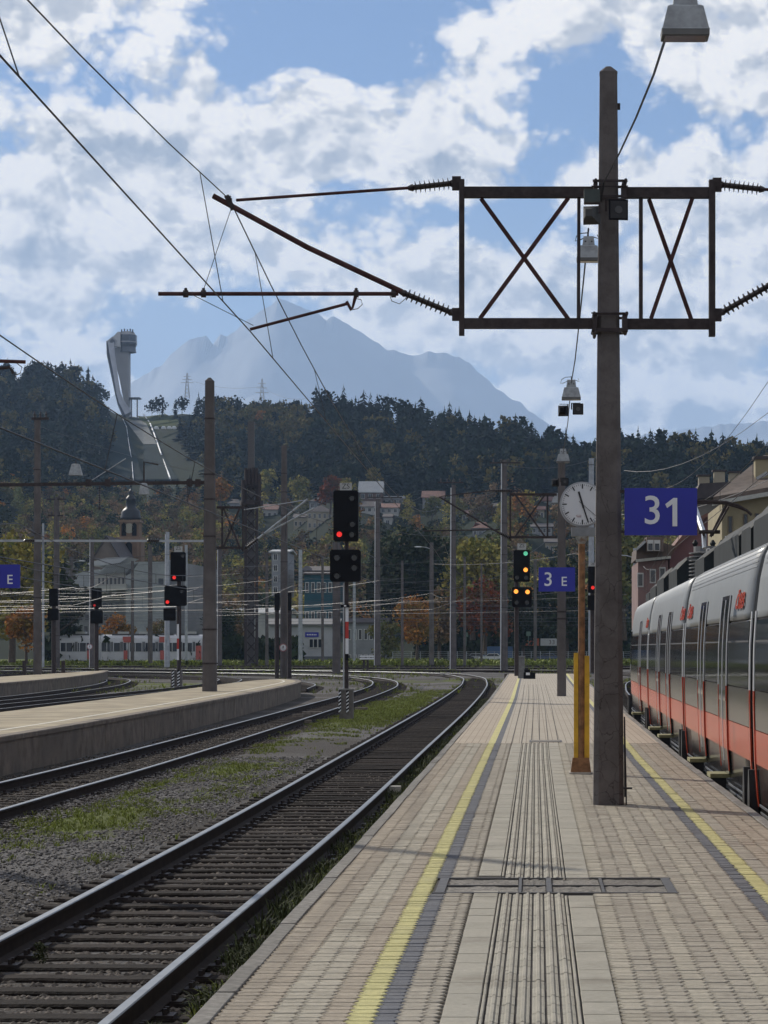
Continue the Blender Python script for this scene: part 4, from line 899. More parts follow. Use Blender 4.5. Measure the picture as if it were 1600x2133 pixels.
hang_lamp('small pale lamp hanging at the level of the clock top', P(1160, 1050, 95), 22*95/F)
wire_thing('suspension_cable', 'twisted cable carrying the hanging lamps from the top right down past the near mast', 'cable', [[P(1387, 78, 15.3), P(1362, 155, 17.4), P(1325, 245, 20), P(1290, 320, 23), P(1258, 380, 25.3), P(1252, 420, 25.4)]], .009)
wire_thing('suspension_cable', 'cable running on from the near mast to the farther hanging lamps', 'cable', [[P(1226, 476, 28.4), P(1218, 560, 31), P(1208, 660, 37), P(1198, 750, 44), P(1190, 798, 49), P(1183, 880, 60), P(1173, 945, 68), P(1168, 990, 80)]], .010)
def speaker(label, c, w, face=-1, yaw=0.0, m=None):
    t = thing('loudspeaker', label, 'loudspeaker', tuple(c)); R = Matrix.Rotation(yaw, 3, 'Z'); m = m or BLACK
    def rect(y, s, zz=1.0, dz=0): return [c+R @ Vector((x*w/2*s, y, z*w/2*s*1.05*zz+dz)) for x, z in ((-1, -1), (1, -1), (1, 1), (-1, 1))]
    mb = MB(); mb.rings([rect(-.5*w, 1.0), rect(-.42*w, 1.02), rect(.3*w, .7), rect(.55*w, .38)]); mb.obj('horn', m, t)
    mb = MB(); mb.rings([rect(-.51*w, .86), rect(-.502*w, .86)]); mb.obj('grille', mat('speaker_grille', (.02, .02, .022), .7, var=.3), t)
    mb = MB(); mb.cyl(c+R @ Vector((0, -.53*w, 0)), c+R @ Vector((0, -.49*w, 0)), .2*w, 10); mb.obj('driver', mat('speaker_driver', (.06, .06, .062), .6), t)
    mb = MB(); mb.bar(c+R @ Vector((-.55*w, .1*w, 0)), c+R @ Vector((-.55*w, .1*w, .62*w)), .12*w, .05*w); mb.bar(c+R @ Vector((-.55*w, .1*w, .6*w)), c+R @ Vector((.3*w, .1*w, .62*w)), .1*w, .05*w); mb.obj('bracket', STEEL_D, t)
    return t
speaker('square black loudspeaker facing the camera on the near mast', P(1285, 440, 25.2), 40*25.2/F, yaw=.15)
speaker('boxy loudspeaker turned away on the left of the near mast', P(1230, 446, 25.0), 36*25/F, yaw=math.pi*.93, m=mat('speaker_shell', (.05, .052, .05), .6, var=.3))
mb = MB(); mb.box(P(1233, 410, 25.2), (.16, .16, .13)); tag(mb.obj('junction_box', mat('green_grey_box', (.045, .06, .055), .6)), 'small dark junction box on top of the crossarm left of the near mast', 'junction box')
speaker('left loudspeaker hanging under the lone lamp against the sky', P(1172, 855, 49), 21*49/F, yaw=math.pi*.95)
speaker('right loudspeaker hanging under the lone lamp against the sky', P(1203, 853, 49), 22*49/F, yaw=.1)
speaker('left loudspeaker on top of the second platform mast', P(1156, 1005, 79), 15*79/F, yaw=math.pi*.95)
speaker('right loudspeaker on the second platform mast beside the clock', P(1176, 1004, 79), 15*79/F, yaw=.1)

# ---------------------------------------------------------------- signs and clock
def sign(label, x0, y0, x1, y1, Y, texts, brk=()):
    a, b = P(x0, y1, Y), P(x1, y0, Y); c = (a+b)/2; t = thing('platform_sign', label, 'sign', tuple(c))
    mb = MB(); mb.box(c, (b.x-a.x, .05, b.z-a.z)); mb.obj('panel', BLUE, t)
    for s, x, y, hh in texts: sub_text(s, hh*Y/F*1.36, P(x, y, Y)+Vector((0, -.030, 0)), WHITE, t, bold=.006*hh*Y/F)
    for bx0, bx1, by in brk: mb = MB(); flat(mb, P(bx0, by, Y), P(bx1, by, Y), .03, .03); mb.obj('bracket', STEEL_D, t)
    return t
sign('blue platform number sign reading 31 fixed to the right side of the near mast', 1301, 1017, 1452, 1115, 25.35, [('3', 1359, 1066, 62)], [(1292, 1303, 1024), (1292, 1303, 1108)])
_sg = [o for o in COL.objects if o.get('category') == 'sign'][-1]
mb = MB(); mb.prism([tuple((lambda q: (q.x, q.z))(P(x, y, 25.3))) for x, y in ((1411, 1096), (1411, 1037), (1403, 1037), (1386, 1050), (1390, 1058), (1401, 1050), (1401, 1096))], 'y', 25.314, 25.322); mb.obj('lettering', WHITE, _sg)
sign('blue sign reading 3 E in front of the second platform mast', 1122, 1182, 1198, 1232, 78, [('3', 1142, 1208, 30), ('E', 1175, 1212, 20)])
sign('blue sign with a white E at the left edge of the picture', -40, 1176, 42, 1225, 60, [('4', -12, 1200, 30), ('E', 21, 1208, 20)], [(-60, -38, 1182)])
YC = 31.8; ck = thing('station_clock', 'round white station clock on a rusty post with yellow guard plates', 'clock', tuple(P(1210, 1612, YC)))
cc = P(1213, 1051, YC); R0 = 47*YC/F
mb = MB(); mb.rod(cc+Vector((0, -.07, 0)), cc+Vector((0, .07, 0)), [(0, R0*.94), (.04, R0), (.96, R0), (1, R0*.94)], 48); mb.obj('case', mat('clock_case', (.30, .31, .32), .5, var=.1), ck)
mb = MB(); mb.cyl(cc+Vector((0, -.076, 0)), cc+Vector((0, -.0705, 0)), R0*.925, 48); fc = mb.obj('dial', mat('clock_dial', (.62, .63, .64), .35, var=.05, vs=2, stain=((.5, .48, .44), 3, .55, .9)), ck)
BLK = mat('clock_black', (.012, .012, .014), .5, var=0)
for k in range(60):
    a = k*math.pi/30; big = k % 5 == 0; r1 = R0*.895; r0_ = R0*(.69 if big else .82); w = R0*(.055 if big else .018)
    d = Vector((math.sin(a), 0, math.cos(a))); mb = MB(); flat(mb, cc+d*r0_+Vector((0, -.078, 0)), cc+d*r1+Vector((0, -.078, 0)), w, .003); mb.obj('hour_mark' if big else 'minute_mark', BLK, ck)
def hand(name, ang, l0, l1, w, y): a = math.radians(ang); d = Vector((math.sin(a), 0, math.cos(a))); mb = MB(); mb.prism([(0, 0)], 'y', 0, 0) if False else None; flat(mb, cc+d*l0*R0+Vector((0, y, 0)), cc+d*l1*R0+Vector((0, y, 0)), w*R0, .003); return mb.obj(name, BLK, ck)
hand('hour_hand', 343.5, -.18, .58, .085, -.081); hand('minute_hand', 162, -.2, .84, .06, -.085); hand('second_hand', 131, -.2, .86, .02, -.089)
mb = MB(); q = P(1205, 1075, YC)+Vector((0, -.078, 0)); mb.tube([q+Vector((.032*math.cos(k*math.pi/8), 0, .009*math.sin(k*math.pi/8))) for k in range(17)], .0016, 4); mb.box(q+Vector((.004, 0, -.016)), (.055, .002, .004)); mb.obj('maker_mark', mat('print_red', (.35, .12, .10), .6), ck)
mb = MB(); mb.box(P(1216, 1108, YC), (52*YC/F, .16, 18*YC/F)); mb.obj('mount_box', mat('clock_box', (.21, .22, .225), .6, var=.15, vs=8), ck)
mb = MB(); mb.rod(P(1212, 1117, YC), P(1212, 1135, YC), [(0, .085), (.15, .08), (1, .035)], 12); mb.obj('cone', mat('clock_cone', (.30, .30, .28), .6, var=.4, vs=20, stain=((.2, .09, .04), 14, .5, .7)), ck)
mb = MB(); mb.cyl(P(1212, 1133, YC), P(1211, 1600, YC), .043, 10); mb.obj('post', RUST, ck)
for x0, x1, nm in ((1195.5, 1204.5, 'guard_plate'), (1217, 1228, 'guard_plate')): mb = MB(); a, b = P(x0, 1600, YC), P(x1, 1360 if x0 < 1200 else 1366, YC); mb.box(((a.x+b.x)/2, YC+.03, (a.z+b.z)/2), (b.x-a.x, .09, b.z-a.z)); mb.obj(nm, YELLOWP, ck)
mb = MB(); a = P(1210, 1600, YC); mb.box((a.x, YC+.05, .9), (.065, .05, 1.5)); mb.obj('web_plate', mat('yellow_dark', (.30, .17, .03), .7, var=.4, vs=10), ck)
mb = MB(); c0 = P(1210, 1611, YC); mb.rings([[c0+Vector((x*w, y*w*.6, z)) for x, y in ((-1, -1), (1, -1), (1, 1), (-1, 1))] for z, w in ((0, .135), (.05, .125), (.2, .105))]); mb.obj('foot', RUST, ck)
mb = MB(); mb.box(c0+Vector((0, 0, .008)), (.30, .26, .022)); mb.obj('base_plate', mat('pale_base', (.42, .39, .34), .8, var=.3, vs=20), ck)

# ---------------------------------------------------------------- signals
def lens(parent, c, r, lit=None):
    o = MB(); o.cyl(c+Vector((0, -.03, 0)), c+Vector((0, -.006, 0)), r, 12); o.obj('lens', lit or LENS_OFF, parent)
    hb = MB(); pts = []
    for i in range(7):
        a = math.pi*(-.08+1.16*i/6); pts.append((math.cos(a), math.sin(a)))
    vs = []; 
    for x, z in pts: vs += [c+Vector((x*r*1.25, 0, z*r*1.25)), c+Vector((x*r*1.25, -r*1.6, z*r*1.25)), c+Vector((x*r*1.4, -r*1.6, z*r*1.4)), c+Vector((x*r*1.4, 0, z*r*1.4))]
    fs = []
    for i in range(6):
        for j in range(4): fs.append((4*i+j, 4*i+(j+1) % 4, 4*i+4+(j+1) % 4, 4*i+4+j))
    hb.add(vs, fs); hb.obj('hood', BLACK, parent)
def sig_head(parent, name, x0, y0, x1, y1, Y, lamps, r=7):
    a, b = P(x0, y1, Y), P(x1, y0, Y); c = (a+b)/2; w, h = b.x-a.x, b.z-a.z; k = .06*w
    hd = empty(name, tuple(c)); hd.parent = parent; hd.matrix_parent_inverse = parent_inv(parent)
    poly = [(c.x-w/2+k, a.z), (c.x+w/2-k, a.z), (b.x, a.z+k), (b.x, b.z-k), (c.x+w/2-k, b.z), (c.x-w/2+k, b.z), (a.x, b.z-k), (a.x, a.z+k)]
    mb = MB(); mb.prism(poly, 'y', Y-.12, Y+.10); mb.obj('backboard', BLACK, hd)
    for x, y, lit in lamps: lens(hd, P(x, y, Y-.122), r*Y/F, lit)
    return hd
def plate(parent, x0, y0, x1, y1, Y, s='ZS'):
    a, b = P(x0, y1, Y), P(x1, y0, Y); mb = MB(); c = (a+b)/2; mb.box(c, (b.x-a.x, .03, b.z-a.z)); p = mb.obj('name_plate', mat('plate_grey', (.42, .42, .40), .6, var=.1), parent)
    sub_text(s, (y1-y0)*.8*Y/F, c+Vector((0, -.018, .12*(b.z-a.z))), BLK, parent); return p
YS = F*(H-GRD_Z)/(1502-CY)
s1 = thing('rail_signal', 'nearest and tallest black signal, with ZS plate and one red light', 'railway signal', tuple(P(721, 1500, YS)))
sig_head(s1, 'upper_head', 695, 1022, 747, 1128, YS, [(707, 1113, L_RED), (733, 1038, None), (734, 1092, None), (733, 1114, None)], 5.6)
sig_head(s1, 'lower_head', 688, 1145, 752, 1212, YS, [(702, 1162, None), (738, 1162, None), (738, 1183, None), (702, 1200, None)], 6)
plate(s1, 708, 1006, 733, 1025, YS-.05); mb = MB(); mb.bar(P(697, 1023, YS-.05), P(745, 1023, YS-.05), .05); mb.obj('plate_rail', STEEL_D, s1)
mb = MB(); mb.cyl(P(722, 1440, YS+.12), P(722, 1030, YS+.12), .065, 10); mb.obj('post', STEEL_D, s1)
for y0, y1, m in ((1265, 1295, WHITE), (1295, 1330, REDP), (1330, 1362, WHITE), (1362, 1375, BLACK)): mb = MB(); flat(mb, P(723, y0, YS), P(723, y1, YS), .10, .02, -.02); mb.obj('red_white_board', m, s1)
mb = MB(); mb.cyl(P(716, 1435, YS+.05), P(716, 1215, YS+.05), .022, 6); mb.obj('cable_pipe', GREYP, s1)
mb = MB(); mb.box(P(719, 1262, YS-.05), (.28, .08, .09)); mb.obj('number_plate', BLACK, s1); mb = MB(); mb.box(P(719, 1262, YS-.1), (.07, .02, .05)); mb.obj('number_patch', WHITE, s1)
mb = MB(); a, b = P(707, 1500, YS), P(735, 1437, YS); mb.box(((a.x+b.x)/2, YS+.2, (a.z+b.z)/2), (b.x-a.x, .4, b.z-a.z)); mb.obj('concrete_foot', mat('signal_foot', (.15, .135, .125), .9, var=.3, vs=5), s1)
mb = MB(); mb.box(((a.x+b.x)/2, YS+.2, b.z+.02), (b.x-a.x+.06, .46, .05)); mb.obj('foot_cap', CONC, s1)
def stripes(parent, x, y0, y1, Y, w=6, n=6):
    mbw = MB(); h = (y1-y0)/n
    mb = MB(); flat(mb, P(x, y0, Y), P(x, y1, Y), w*Y/F, .02); mb.obj('warning_board', BLACK, parent)
    mbw = MB()
    for k in range(n):
        a = P(x-w/2, y0+h*(k+.75), Y-.013); b = P(x+w/2, y0+h*(k+.25), Y-.013); dz = Vector((0, 0, h*.45*Y/F)); e = Vector((0, -.003, 0))
        mbw.add([a, b, b-dz, a-dz, a+e, b+e, b-dz+e, a-dz+e], [(4, 5, 6, 7), (0, 1, 5, 4), (2, 3, 7, 6)])
    mbw.obj('white_stripe', WHITE, parent)
stripes(s1, 708, 1438, 1483, YS-.03, 5); stripes(s1, 724, 1438, 1483, YS-.03, 5)
def signal(label, px, Y, ybase, heads, plate_=None, feet=None, post=(0, 0), r=3.6):
    t = thing('rail_signal', label, 'railway signal', tuple(P(px, ybase, Y)))
    y_top = min(h[1] for h in heads)
    mb = MB(); mb.cyl(P(px, ybase, Y+.12), P(px, y_top+8, Y+.12), .07*Y/79, 8); mb.obj('post', STEEL_D, t)
    for i, h in enumerate(heads): sig_head(t, ['upper_head', 'lower_head', 'small_head'][i], *h[:4], Y, h[4], r)
    if plate_: plate(t, *plate_, Y-.05)
    if feet:
        for x0, x1, y0, y1 in feet:
            mb = MB(); a, b = P(x0, y1, Y), P(x1, y0, Y); mb.box(((a.x+b.x)/2, Y+.2, (a.z+b.z)/2), (b.x-a.x, .5, b.z-a.z)); mb.obj('concrete_foot', MATS['signal_foot'], t); stripes(t, (x0+x1)/2-.5, y0, y1, Y-.07, 5, 6)
    return t
YA = F*(H-GRD_Z)/(1435-CY)
s2 = signal('signal with ZS plate and two red lights standing on striped feet behind the middle platform', 373, YA, 1434, [(356, 1150, 387, 1211, [(363, 1203, L_RED), (381, 1158, None)]), (343, 1220, 389, 1262, [(349, 1254, L_RED), (379, 1232, None)]), (341, 1267, 366, 1293, [])], (363, 1138, 380, 1150), [(356, 366, 1396, 1434), (367, 378, 1396, 1434)])
mb = MB(); 
for y0, y1, m in ((1300, 1330, WHITE), (1330, 1352, REDP), (1352, 1375, WHITE)): mb = MB(); flat(mb, P(371, y0, YA), P(371, y1, YA), .12, .02, -.06); mb.obj('red_white_board', m, s2)
signal('double headed signal with a faint red light beside the slim left mast', 201, 175, 1405, [(191, 1225, 212, 1265, [(197, 1261, lampmat('faint_red', (.6, .02, .02), .5))]), (189, 1271, 214, 1299, [])], r=2.5)
signal('unlit double headed signal standing at the far left', 112, 165, 1408, [(103, 1226, 121, 1262, []), (100, 1268, 122, 1292, [])], r=2.5)
signal('left narrow dark signal beside the mast with the round notice', 577, 190, 1413, [(572, 1235, 583, 1271, [])], r=2)
signal('right narrow dark signal beside the mast with the round notice', 603, 190, 1413, [(600, 1235, 607, 1271, [])], r=2)
YB = 120
s6 = signal('signal at the platform end with one green and three amber lights lit', 1076, YB, 1408, [(1070, 1146, 1104, 1212, [(1095, 1153, L_GRN), (1095, 1187, L_AMB), (1077, 1203, None), (1096, 1203, None)]), (1067, 1223, 1108, 1265, [(1075, 1232, L_AMB), (1099, 1233, L_AMB), (1076, 1255, None), (1098, 1255, None)])], (1078, 1132, 1096, 1145), r=4.6)
signal('signal with one red light half hidden behind the near mast', 1234, 110, 1402, [(1225, 1180, 1243, 1235, [(1235, 1224, L_RED)]), (1224, 1240, 1243, 1271, [])], (1228, 1172, 1242, 1180), r=3.6)
cb_ = thing('signal_cabinet', 'grey concrete cabinet at the end of the platform under the amber signal', 'cabinet', (P(1086, 1413, 132).x, 132, 0))
mb = MB(); a, b = P(1079, 1413, 132), P(1093, 1368, 132); mb.box(((a.x+b.x)/2, 132, .55), (b.x-a.x, .4, 1.15)); mb.obj('body', mat('cabinet_grey', (.16, .16, .16), .7, var=.2), cb_); mb = MB(); mb.box(((a.x+b.x)/2, 131.9, 1.15), (b.x-a.x+.06, .5, .05)); mb.obj('lid', mat('cabinet_lid', (.26, .26, .26), .7), cb_)
bx = thing('equipment_box', 'small black box with a white label on the platform end', 'equipment box', (P(1103, 1413, 130).x, 130, 0))
mb = MB(); c = P(1103, 1413, 130); mb.box((c.x, 130, .17), (.62, .4, .34)); mb.obj('body', BLACK, bx); mb = MB(); mb.box((c.x-.12, 130, .42), (.3, .3, .16)); mb.obj('top_box', BLACK, bx); mb = MB(); mb.box((c.x-.08, 129.79, .26), (.2, .02, .13)); mb.obj('label_plate', WHITE, bx)
def disc_sign(label, x, y, r, Y):
    t = thing('round_notice', label, 'sign', tuple(P(x, y, Y))); c = P(x, y, Y)
    mb = MB(); mb.cyl(c, c+Vector((0, .03, 0)), r*Y/F, 20); mb.obj('rim', mat('notice_red', (.35, .16, .16), .5, var=.1), t)
    mb = MB(); mb.cyl(c+Vector((0, -.006, 0)), c+Vector((0, -.001, 0)), r*.76*Y/F, 20); mb.obj('face', WHITE, t)
    mb = MB(); k = r*Y/F; e = Vector((0, -.012, 0)); mb.ball(c+e+Vector((0, 0, .35*k)), .13*k, 6, 4); mb.bar(c+e+Vector((0, 0, .22*k)), c+e+Vector((-.05*k, 0, -.15*k)), .22*k, .008); mb.bar(c+e+Vector((-.05*k, 0, -.12*k)), c+e+Vector((-.2*k, 0, -.5*k)), .1*k, .008); mb.bar(c+e+Vector((-.02*k, 0, -.12*k)), c+e+Vector((.18*k, 0, -.5*k)), .1*k, .008); mb.obj('walking_figure', BLK, t)
disc_sign('round no entry notice for walkers on the mast at the tip of the middle platform', 590, 1349, 8.5, Y4-.6); disc_sign('round no entry notice for walkers in front of the distant train', 187, 1347, 6, 290)
# small posts, bench like board, marker blocks, lumps of timber
for i, (x, y0, y1) in enumerate(((51, 1376, 1408), (132, 1376, 1402))):
    Y = 150; mb = MB(); flat(mb, P(x, y1, Y), P(x, y0, Y), .2, .2); tag(mb.obj('marker_post', STEEL_D), ['short dark marker post left of the far left mast', 'short dark marker post right of the far left mast'][i], 'post')
bn_ = thing('track_marker', 'white double plank board on short legs beside the slim mast', 'marker board', tuple(P(764, 1395, 260)))
for y in (1367, 1372): mb = MB(); flat(mb, P(749, y, 260), P(779, y, 260), .17, .05); mb.obj('plank', WHITE, bn_)
for x in (758, 766): mb = MB(); flat(mb, P(x, 1374, 260.1), P(x, 1397, 260.1), .22, .1); mb.obj('leg', STEEL_D, bn_)
for i, (x, y) in enumerate(((861, 1430), (876, 1430), (820, 1642))):
    Y = F*(H-GRD_Z)/(y+7-CY) if i < 2 else F*(H-GRD_Z)/(1660-CY); c = P(x, y, Y); w = (11 if i < 2 else 30)*Y/F
    t = tag(MB().box((c.x, Y, GRD_Z+.1), (w, .35 if i < 2 else .25, .22 if i < 2 else .14)).obj('concrete_block', mat('pale_concrete', (.42, .40, .36), .9, var=.3, vs=8)), ['left pale concrete block beside the near track curve', 'right pale concrete block beside the near track curve', 'pale stone block lying between the near rail and the platform edge'][i], 'block')
for i, (x, y, w) in enumerate(((636, 1502, 25), (650, 1484, 40), (753, 1475, 26), (620, 1489, 22))):
    g = G(x, y, -.6); mb = MB(); mb.box((g.x, g.y, -.62), (w*g.y/F, .22, .1), .05); tag(mb.obj('switch_cover', mat('weathered_plank', (.20, .17, .14), .85, var=.4, vs=9)), ['flat cover plate by the second track in front of the signal', 'long switch cover lying across the second track', 'pale switch lever box right of the big signal foot', 'small grey plate on the second track'][i], 'switch cover')

# ---------------------------------------------------------------- grey train at the right
TW = mat('train_silver_paint', (0.185, 0.195, 0.198), .45, .15, var=.08, vs=1.2, bump=.05, bs=3, stain=((.13, .137, .137), 2.5, .55, .8))
TB_ = mat('train_dark_glass', (0.012, 0.013, 0.015), .06, var=0.0); TG = mat('train_charcoal_paint', (0.035, 0.033, 0.032), .16, .0, var=.15, vs=3, spec=.3)
TR = mat('train_red_paint', (0.50, 0.06, 0.025), .2, .0, var=.1, vs=3); TRW = mat('train_white_trim', (0.62, 0.64, 0.66), .3, var=.03); TRUB = mat('gangway_rubber', (.008, .008, .009), .7, var=.1)
TUND = mat('underframe_black', (.02, .02, .02), .7, var=.3); YST = mat('yellow_step', (.24, .22, .10), .7, var=.3, vs=14)
tpath = catmull([Vector(p) for p in ((3.83, 6, 0), (3.83, 24, 0), (3.85, 36, 0), (3.92, 48, 0), (4.06, 62, 0), (4.22, 74, 0))], .5)
tl = [0.0]
for i in range(1, len(tpath)): tl.append(tl[-1]+(tpath[i]-tpath[i-1]).length)
def tp(Y):
    for i in range(len(tpath)-1):
        if tpath[i+1].y >= Y or i == len(tpath)-2:
            k = (Y-tpath[i].y)/(tpath[i+1].y-tpath[i].y); p = tpath[i].lerp(tpath[i+1], k); d = (tpath[i+1]-tpath[i]).normalized(); return p, Vector((-d.y, d.x, 0))   # left normal
def side(z):       # half width of the body at height z (above the platform)
    zs = [-.35, 0, .4, 1.0, 1.6, 2.0, 2.35, 2.6, 2.72, 2.80, 2.86, 2.90]; ws = [1.36, 1.41, 1.44, 1.455, 1.45, 1.425, 1.385, 1.33, 1.27, 1.15, .85, .0]
    return float(np.interp(z, zs, ws))
def skin(name, m, Ya, Yb, z0, z1, parent, off=0.0, th=.012, n=None, both=False, nz=None, taper=None):
    """a thin curved panel of the left body side between two stations: smooth face, flat edges"""
    n = n or max(1, int((Yb-Ya)/1.0)); nz = nz or max(1, int((z1-z0)/.12)); mb = MB(); g = []
    for i in range(n+1):
        Yv = Ya+(Yb-Ya)*i/n; p, nl = tp(Yv); sc = taper(Yv) if taper else 1.0
        g.append([[p+nl*(side(z0+(z1-z0)*j/nz)*sc+o)+Vector((0, 0, z0+(z1-z0)*j/nz)) for j in range(nz+1)] for o in (off, off-th)])
    mb.smooth = True; w = nz+1
    mb.add([q for i in range(n+1) for q in g[i][0]], [(i*w+j, (i+1)*w+j, (i+1)*w+j+1, i*w+j+1) for i in range(n) for j in range(nz)])
    mb.smooth = False
    for j0 in (0, nz):
        vs = [g[i][k][j0] for i in range(n+1) for k in (0, 1)]; mb.add(vs, [(2*i, 2*i+1, 2*i+3, 2*i+2) for i in range(n)])
    for i0 in (0, n):
        vs = [g[i0][k][j] for j in range(nz+1) for k in (0, 1)]; mb.add(vs, [(2*j, 2*j+1, 2*j+3, 2*j+2) for j in range(nz)])
    return mb.obj(name, m, parent)
train = thing('passenger_train', 'grey electric passenger train with red stripe standing along the right platform edge', 'train', (3.83, 40, RAIL_Z))
cars_ = [(12.6, 26.85), (27.25, 39.7), (40.1, 54.6), (55.0, 72.5)]
for ci, (ya, yb) in enumerate(cars_):
    end = ci == 3
    tf = (lambda Y: 1-.34*max(0, (Y-68.5)/4)**2) if end else None
    car = empty('carriage', (tp(ya)[0].x, ya, 0)); car.parent = train; car.matrix_parent_inverse = parent_inv(train)
    # shell: upper silver part including the roof
    n = 16 if end else 10; zs = [1.93, 2.0, 2.15, 2.35, 2.5, 2.6, 2.66, 2.72, 2.77, 2.81, 2.85, 2.87]
    rg = []
    for i in range(n+1):
        Yv = ya+(yb-ya)*i/n; p, nl = tp(Yv); s_ = tf(Yv) if tf else 1; drop = 1-.22*max(0, (Yv-70.5)/2)**2 if end else 1
        ring = [p+nl*side(z)*s_+Vector((0, 0, 1.93+(z-1.93)*drop)) for z in zs]+[p-nl*side(z)*s_+Vector((0, 0, 1.93+(z-1.93)*drop)) for z in zs[::-1]]
        rg.append(ring)
    mb = MB(); mb.smooth = True; mb.rings(rg); o = mb.obj('roof_shell', TW, car)
    for f in o.data.polygons: f.use_smooth = len(f.vertices) == 4
    rg = []
    for i in range(n+1):
        Yv = ya+(yb-ya)*i/n; p, nl = tp(Yv); s_ = tf(Yv) if tf else 1
        rg.append([p+nl*(side(z)-.015)*s_+Vector((0, 0, z)) for z in (-.3, .0, .4, .8, 1.2, 1.6, 1.925)]+[p-nl*(side(z)-.015)*s_+Vector((0, 0, z)) for z in (1.925, 1.6, 1.2, .8, .4, 0, -.3)])
    mb = MB(); mb.rings(rg); o = mb.obj('body', TG, car)
    for f in o.data.polygons: f.use_smooth = len(f.vertices) == 4
    skin('red_stripe', TR, ya+.02, yb-.02, .36, .72, car, .004, taper=tf); 
    # roof ribs
    if ci < 2:
        for k in range(6):
            z = 2.50+.055*k; skin('roof_rib', TW, ya+.3, yb-.3, z, z+.018, car, .006, nz=1)
    doors = {0: [16, 21], 1: [31.2, 35.4], 2: [45.0, 49.3], 3: [60.5]}[ci]
    edges = [ya+.12]; 
    for d in doors: edges += [d-.68, d+.68]
    edges.append(yb-.12 if not end else yb-3.2)
    for k in range(0, len(edges), 2):      # window bays between doors
        a, b = edges[k]+.10, edges[k+1]-.10; nw = max(1, round((b-a)/2.1))
        for q in range(nw):
            wa, wb = a+(b-a)*q/nw+.015, a+(b-a)*(q+1)/nw-.015
            w_ = skin('window', TB_, wa, wb, 1.16, 1.90, car, .010, taper=tf)
            pl = MB();
            mb2 = skin('transom', TRUB, wa, wb, 1.665, 1.685, car, .013, nz=1, taper=tf)
        skin('lower_panel', TG, a, b, .73, 1.145, car, .006, taper=tf)
    for d in doors:
        D = empty('door', (tp(d)[0].x, d, 0)); D.parent = car; D.matrix_parent_inverse = parent_inv(car)
        for s in (-1, 1):
            a, b = (d-.63, d-.02) if s < 0 else (d+.02, d+.63)
            skin('leaf', TG, a, b, .05, 2.25, D, .016)
            skin('leaf_window', TB_, a+.09, b-.09, .95, 2.2, D, .020); skin('leaf_red', TR, a, b, .36, .72, D, .0185)
            e = (d-.68, d-.63) if s < 0 else (d+.63, d+.68); skin('door_trim', TRW, e[0], e[1], 1.14, 2.25, D, .022); skin('door_trim', TR, e[0], e[1], .1, 1.14, D, .022)
        skin('door_seam', TRW, d-.018, d+.018, .2, 2.2, D, .024)
        # folding step below the door
        p, nl = tp(d); st = empty('step', (p.x, d, 0)); st.parent = car; st.matrix_parent_inverse = parent_inv(car)
        q = p+nl*1.52
        for s in (-.2, .2): mb = MB(); mb.box((q.x, d+s, -.14), (.16, .16, .28)); mb.obj('step_bracket', TUND, st)
        mb = MB(); mb.box((q.x, d, .02), (.24, .62, .05)); mb.obj('tread', YST, st)
    for a in ((ya, 1), (yb, -1)):
        if end and a[1] < 0: continue
        y0 = a[0]+a[1]*.01; y1 = a[0]+a[1]*.11; lo, hi = min(y0, y1), max(y0, y1)
        skin('end_trim', TRW, lo, hi, 1.14, 2.0, car, .014); skin('end_trim', TR, lo, hi, -.1, 1.14, car, .014)
    for z in (-.24, -.16, -.08): skin('sill_rail', STEEL, ya+.4, yb-.4, z, z+.025, car, .03, nz=1, taper=tf)
    if end:   # cab windows and nose
        skin('cab_window', TB_, 69.6, 71.9, 1.16, 2.12, car, .016, taper=tf); skin('cab_window', TB_, 67.7, 69.1, 1.16, 2.05, car, .016, taper=tf); skin('cab_pillar', TRW, 69.2, 69.45, 1.0, 2.1, car, .018, taper=tf)
        p, nl = tp(72.5); mb = MB(); rr = []
        for k, (dy, sc_) in enumerate(((0, .66), (.5, .55), (.9, .35))): rr.append([p+Vector((0, dy, 0))+nl*side(z)*sc_*s_2+Vector((0, 0, z*(1-.12*k))) for z, s_2 in [(-.2, 1), (.6, 1), (1.4, 1), (2.1, 1), (2.6, .9), (2.6, -.9), (2.1, -1), (1.4, -1), (.6, -1), (-.2, -1)]])
        mb.rings(rr); mb.obj('nose', TB_, car)
    # bogies
    for yb_ in ((ya+.2,) if ci else ()) + ((yb-2.5,) if end else ()):
        p, nl = tp(yb_); bg = empty('bogie', (p.x, yb_, RAIL_Z)); bg.parent = car; bg.matrix_parent_inverse = parent_inv(car)
        for s in (-1.2, 1.2):
            mb = MB(); c = p+nl*1.0; mb.cyl((c.x, yb_+s, RAIL_Z+.42), (c.x-.12, yb_+s, RAIL_Z+.42), .42, 16); mb.obj('wheel', TUND, bg)
        mb = MB(); c = p+nl*1.15; mb.box((c.x, yb_, RAIL_Z+.45), (.14, 3.0, .22)); mb.obj('bogie_frame', TUND, bg)
        for s in (-.33, .33):
            mb = MB(); c = p+nl*1.44; mb.rings([[Vector((c.x, yb_+s, z))+Vector((dx*.05, dy*.09*k, 0)) for dx, dy in ((-1, -1), (1, -1), (1, 1), (-1, 1))] for z, k in ((-.34, 1.5), (.05, 1.3), (.28, .5))]); mb.obj('damper', TUND, bg)
    mb = MB(); p0, n0 = tp(ya+.5); mb.box(((tp(ya)[0].x+tp(yb)[0].x)/2, (ya+yb)/2, -.36), (2.3, yb-ya-1.2, .28)); mb.obj('underframe', TUND, car)
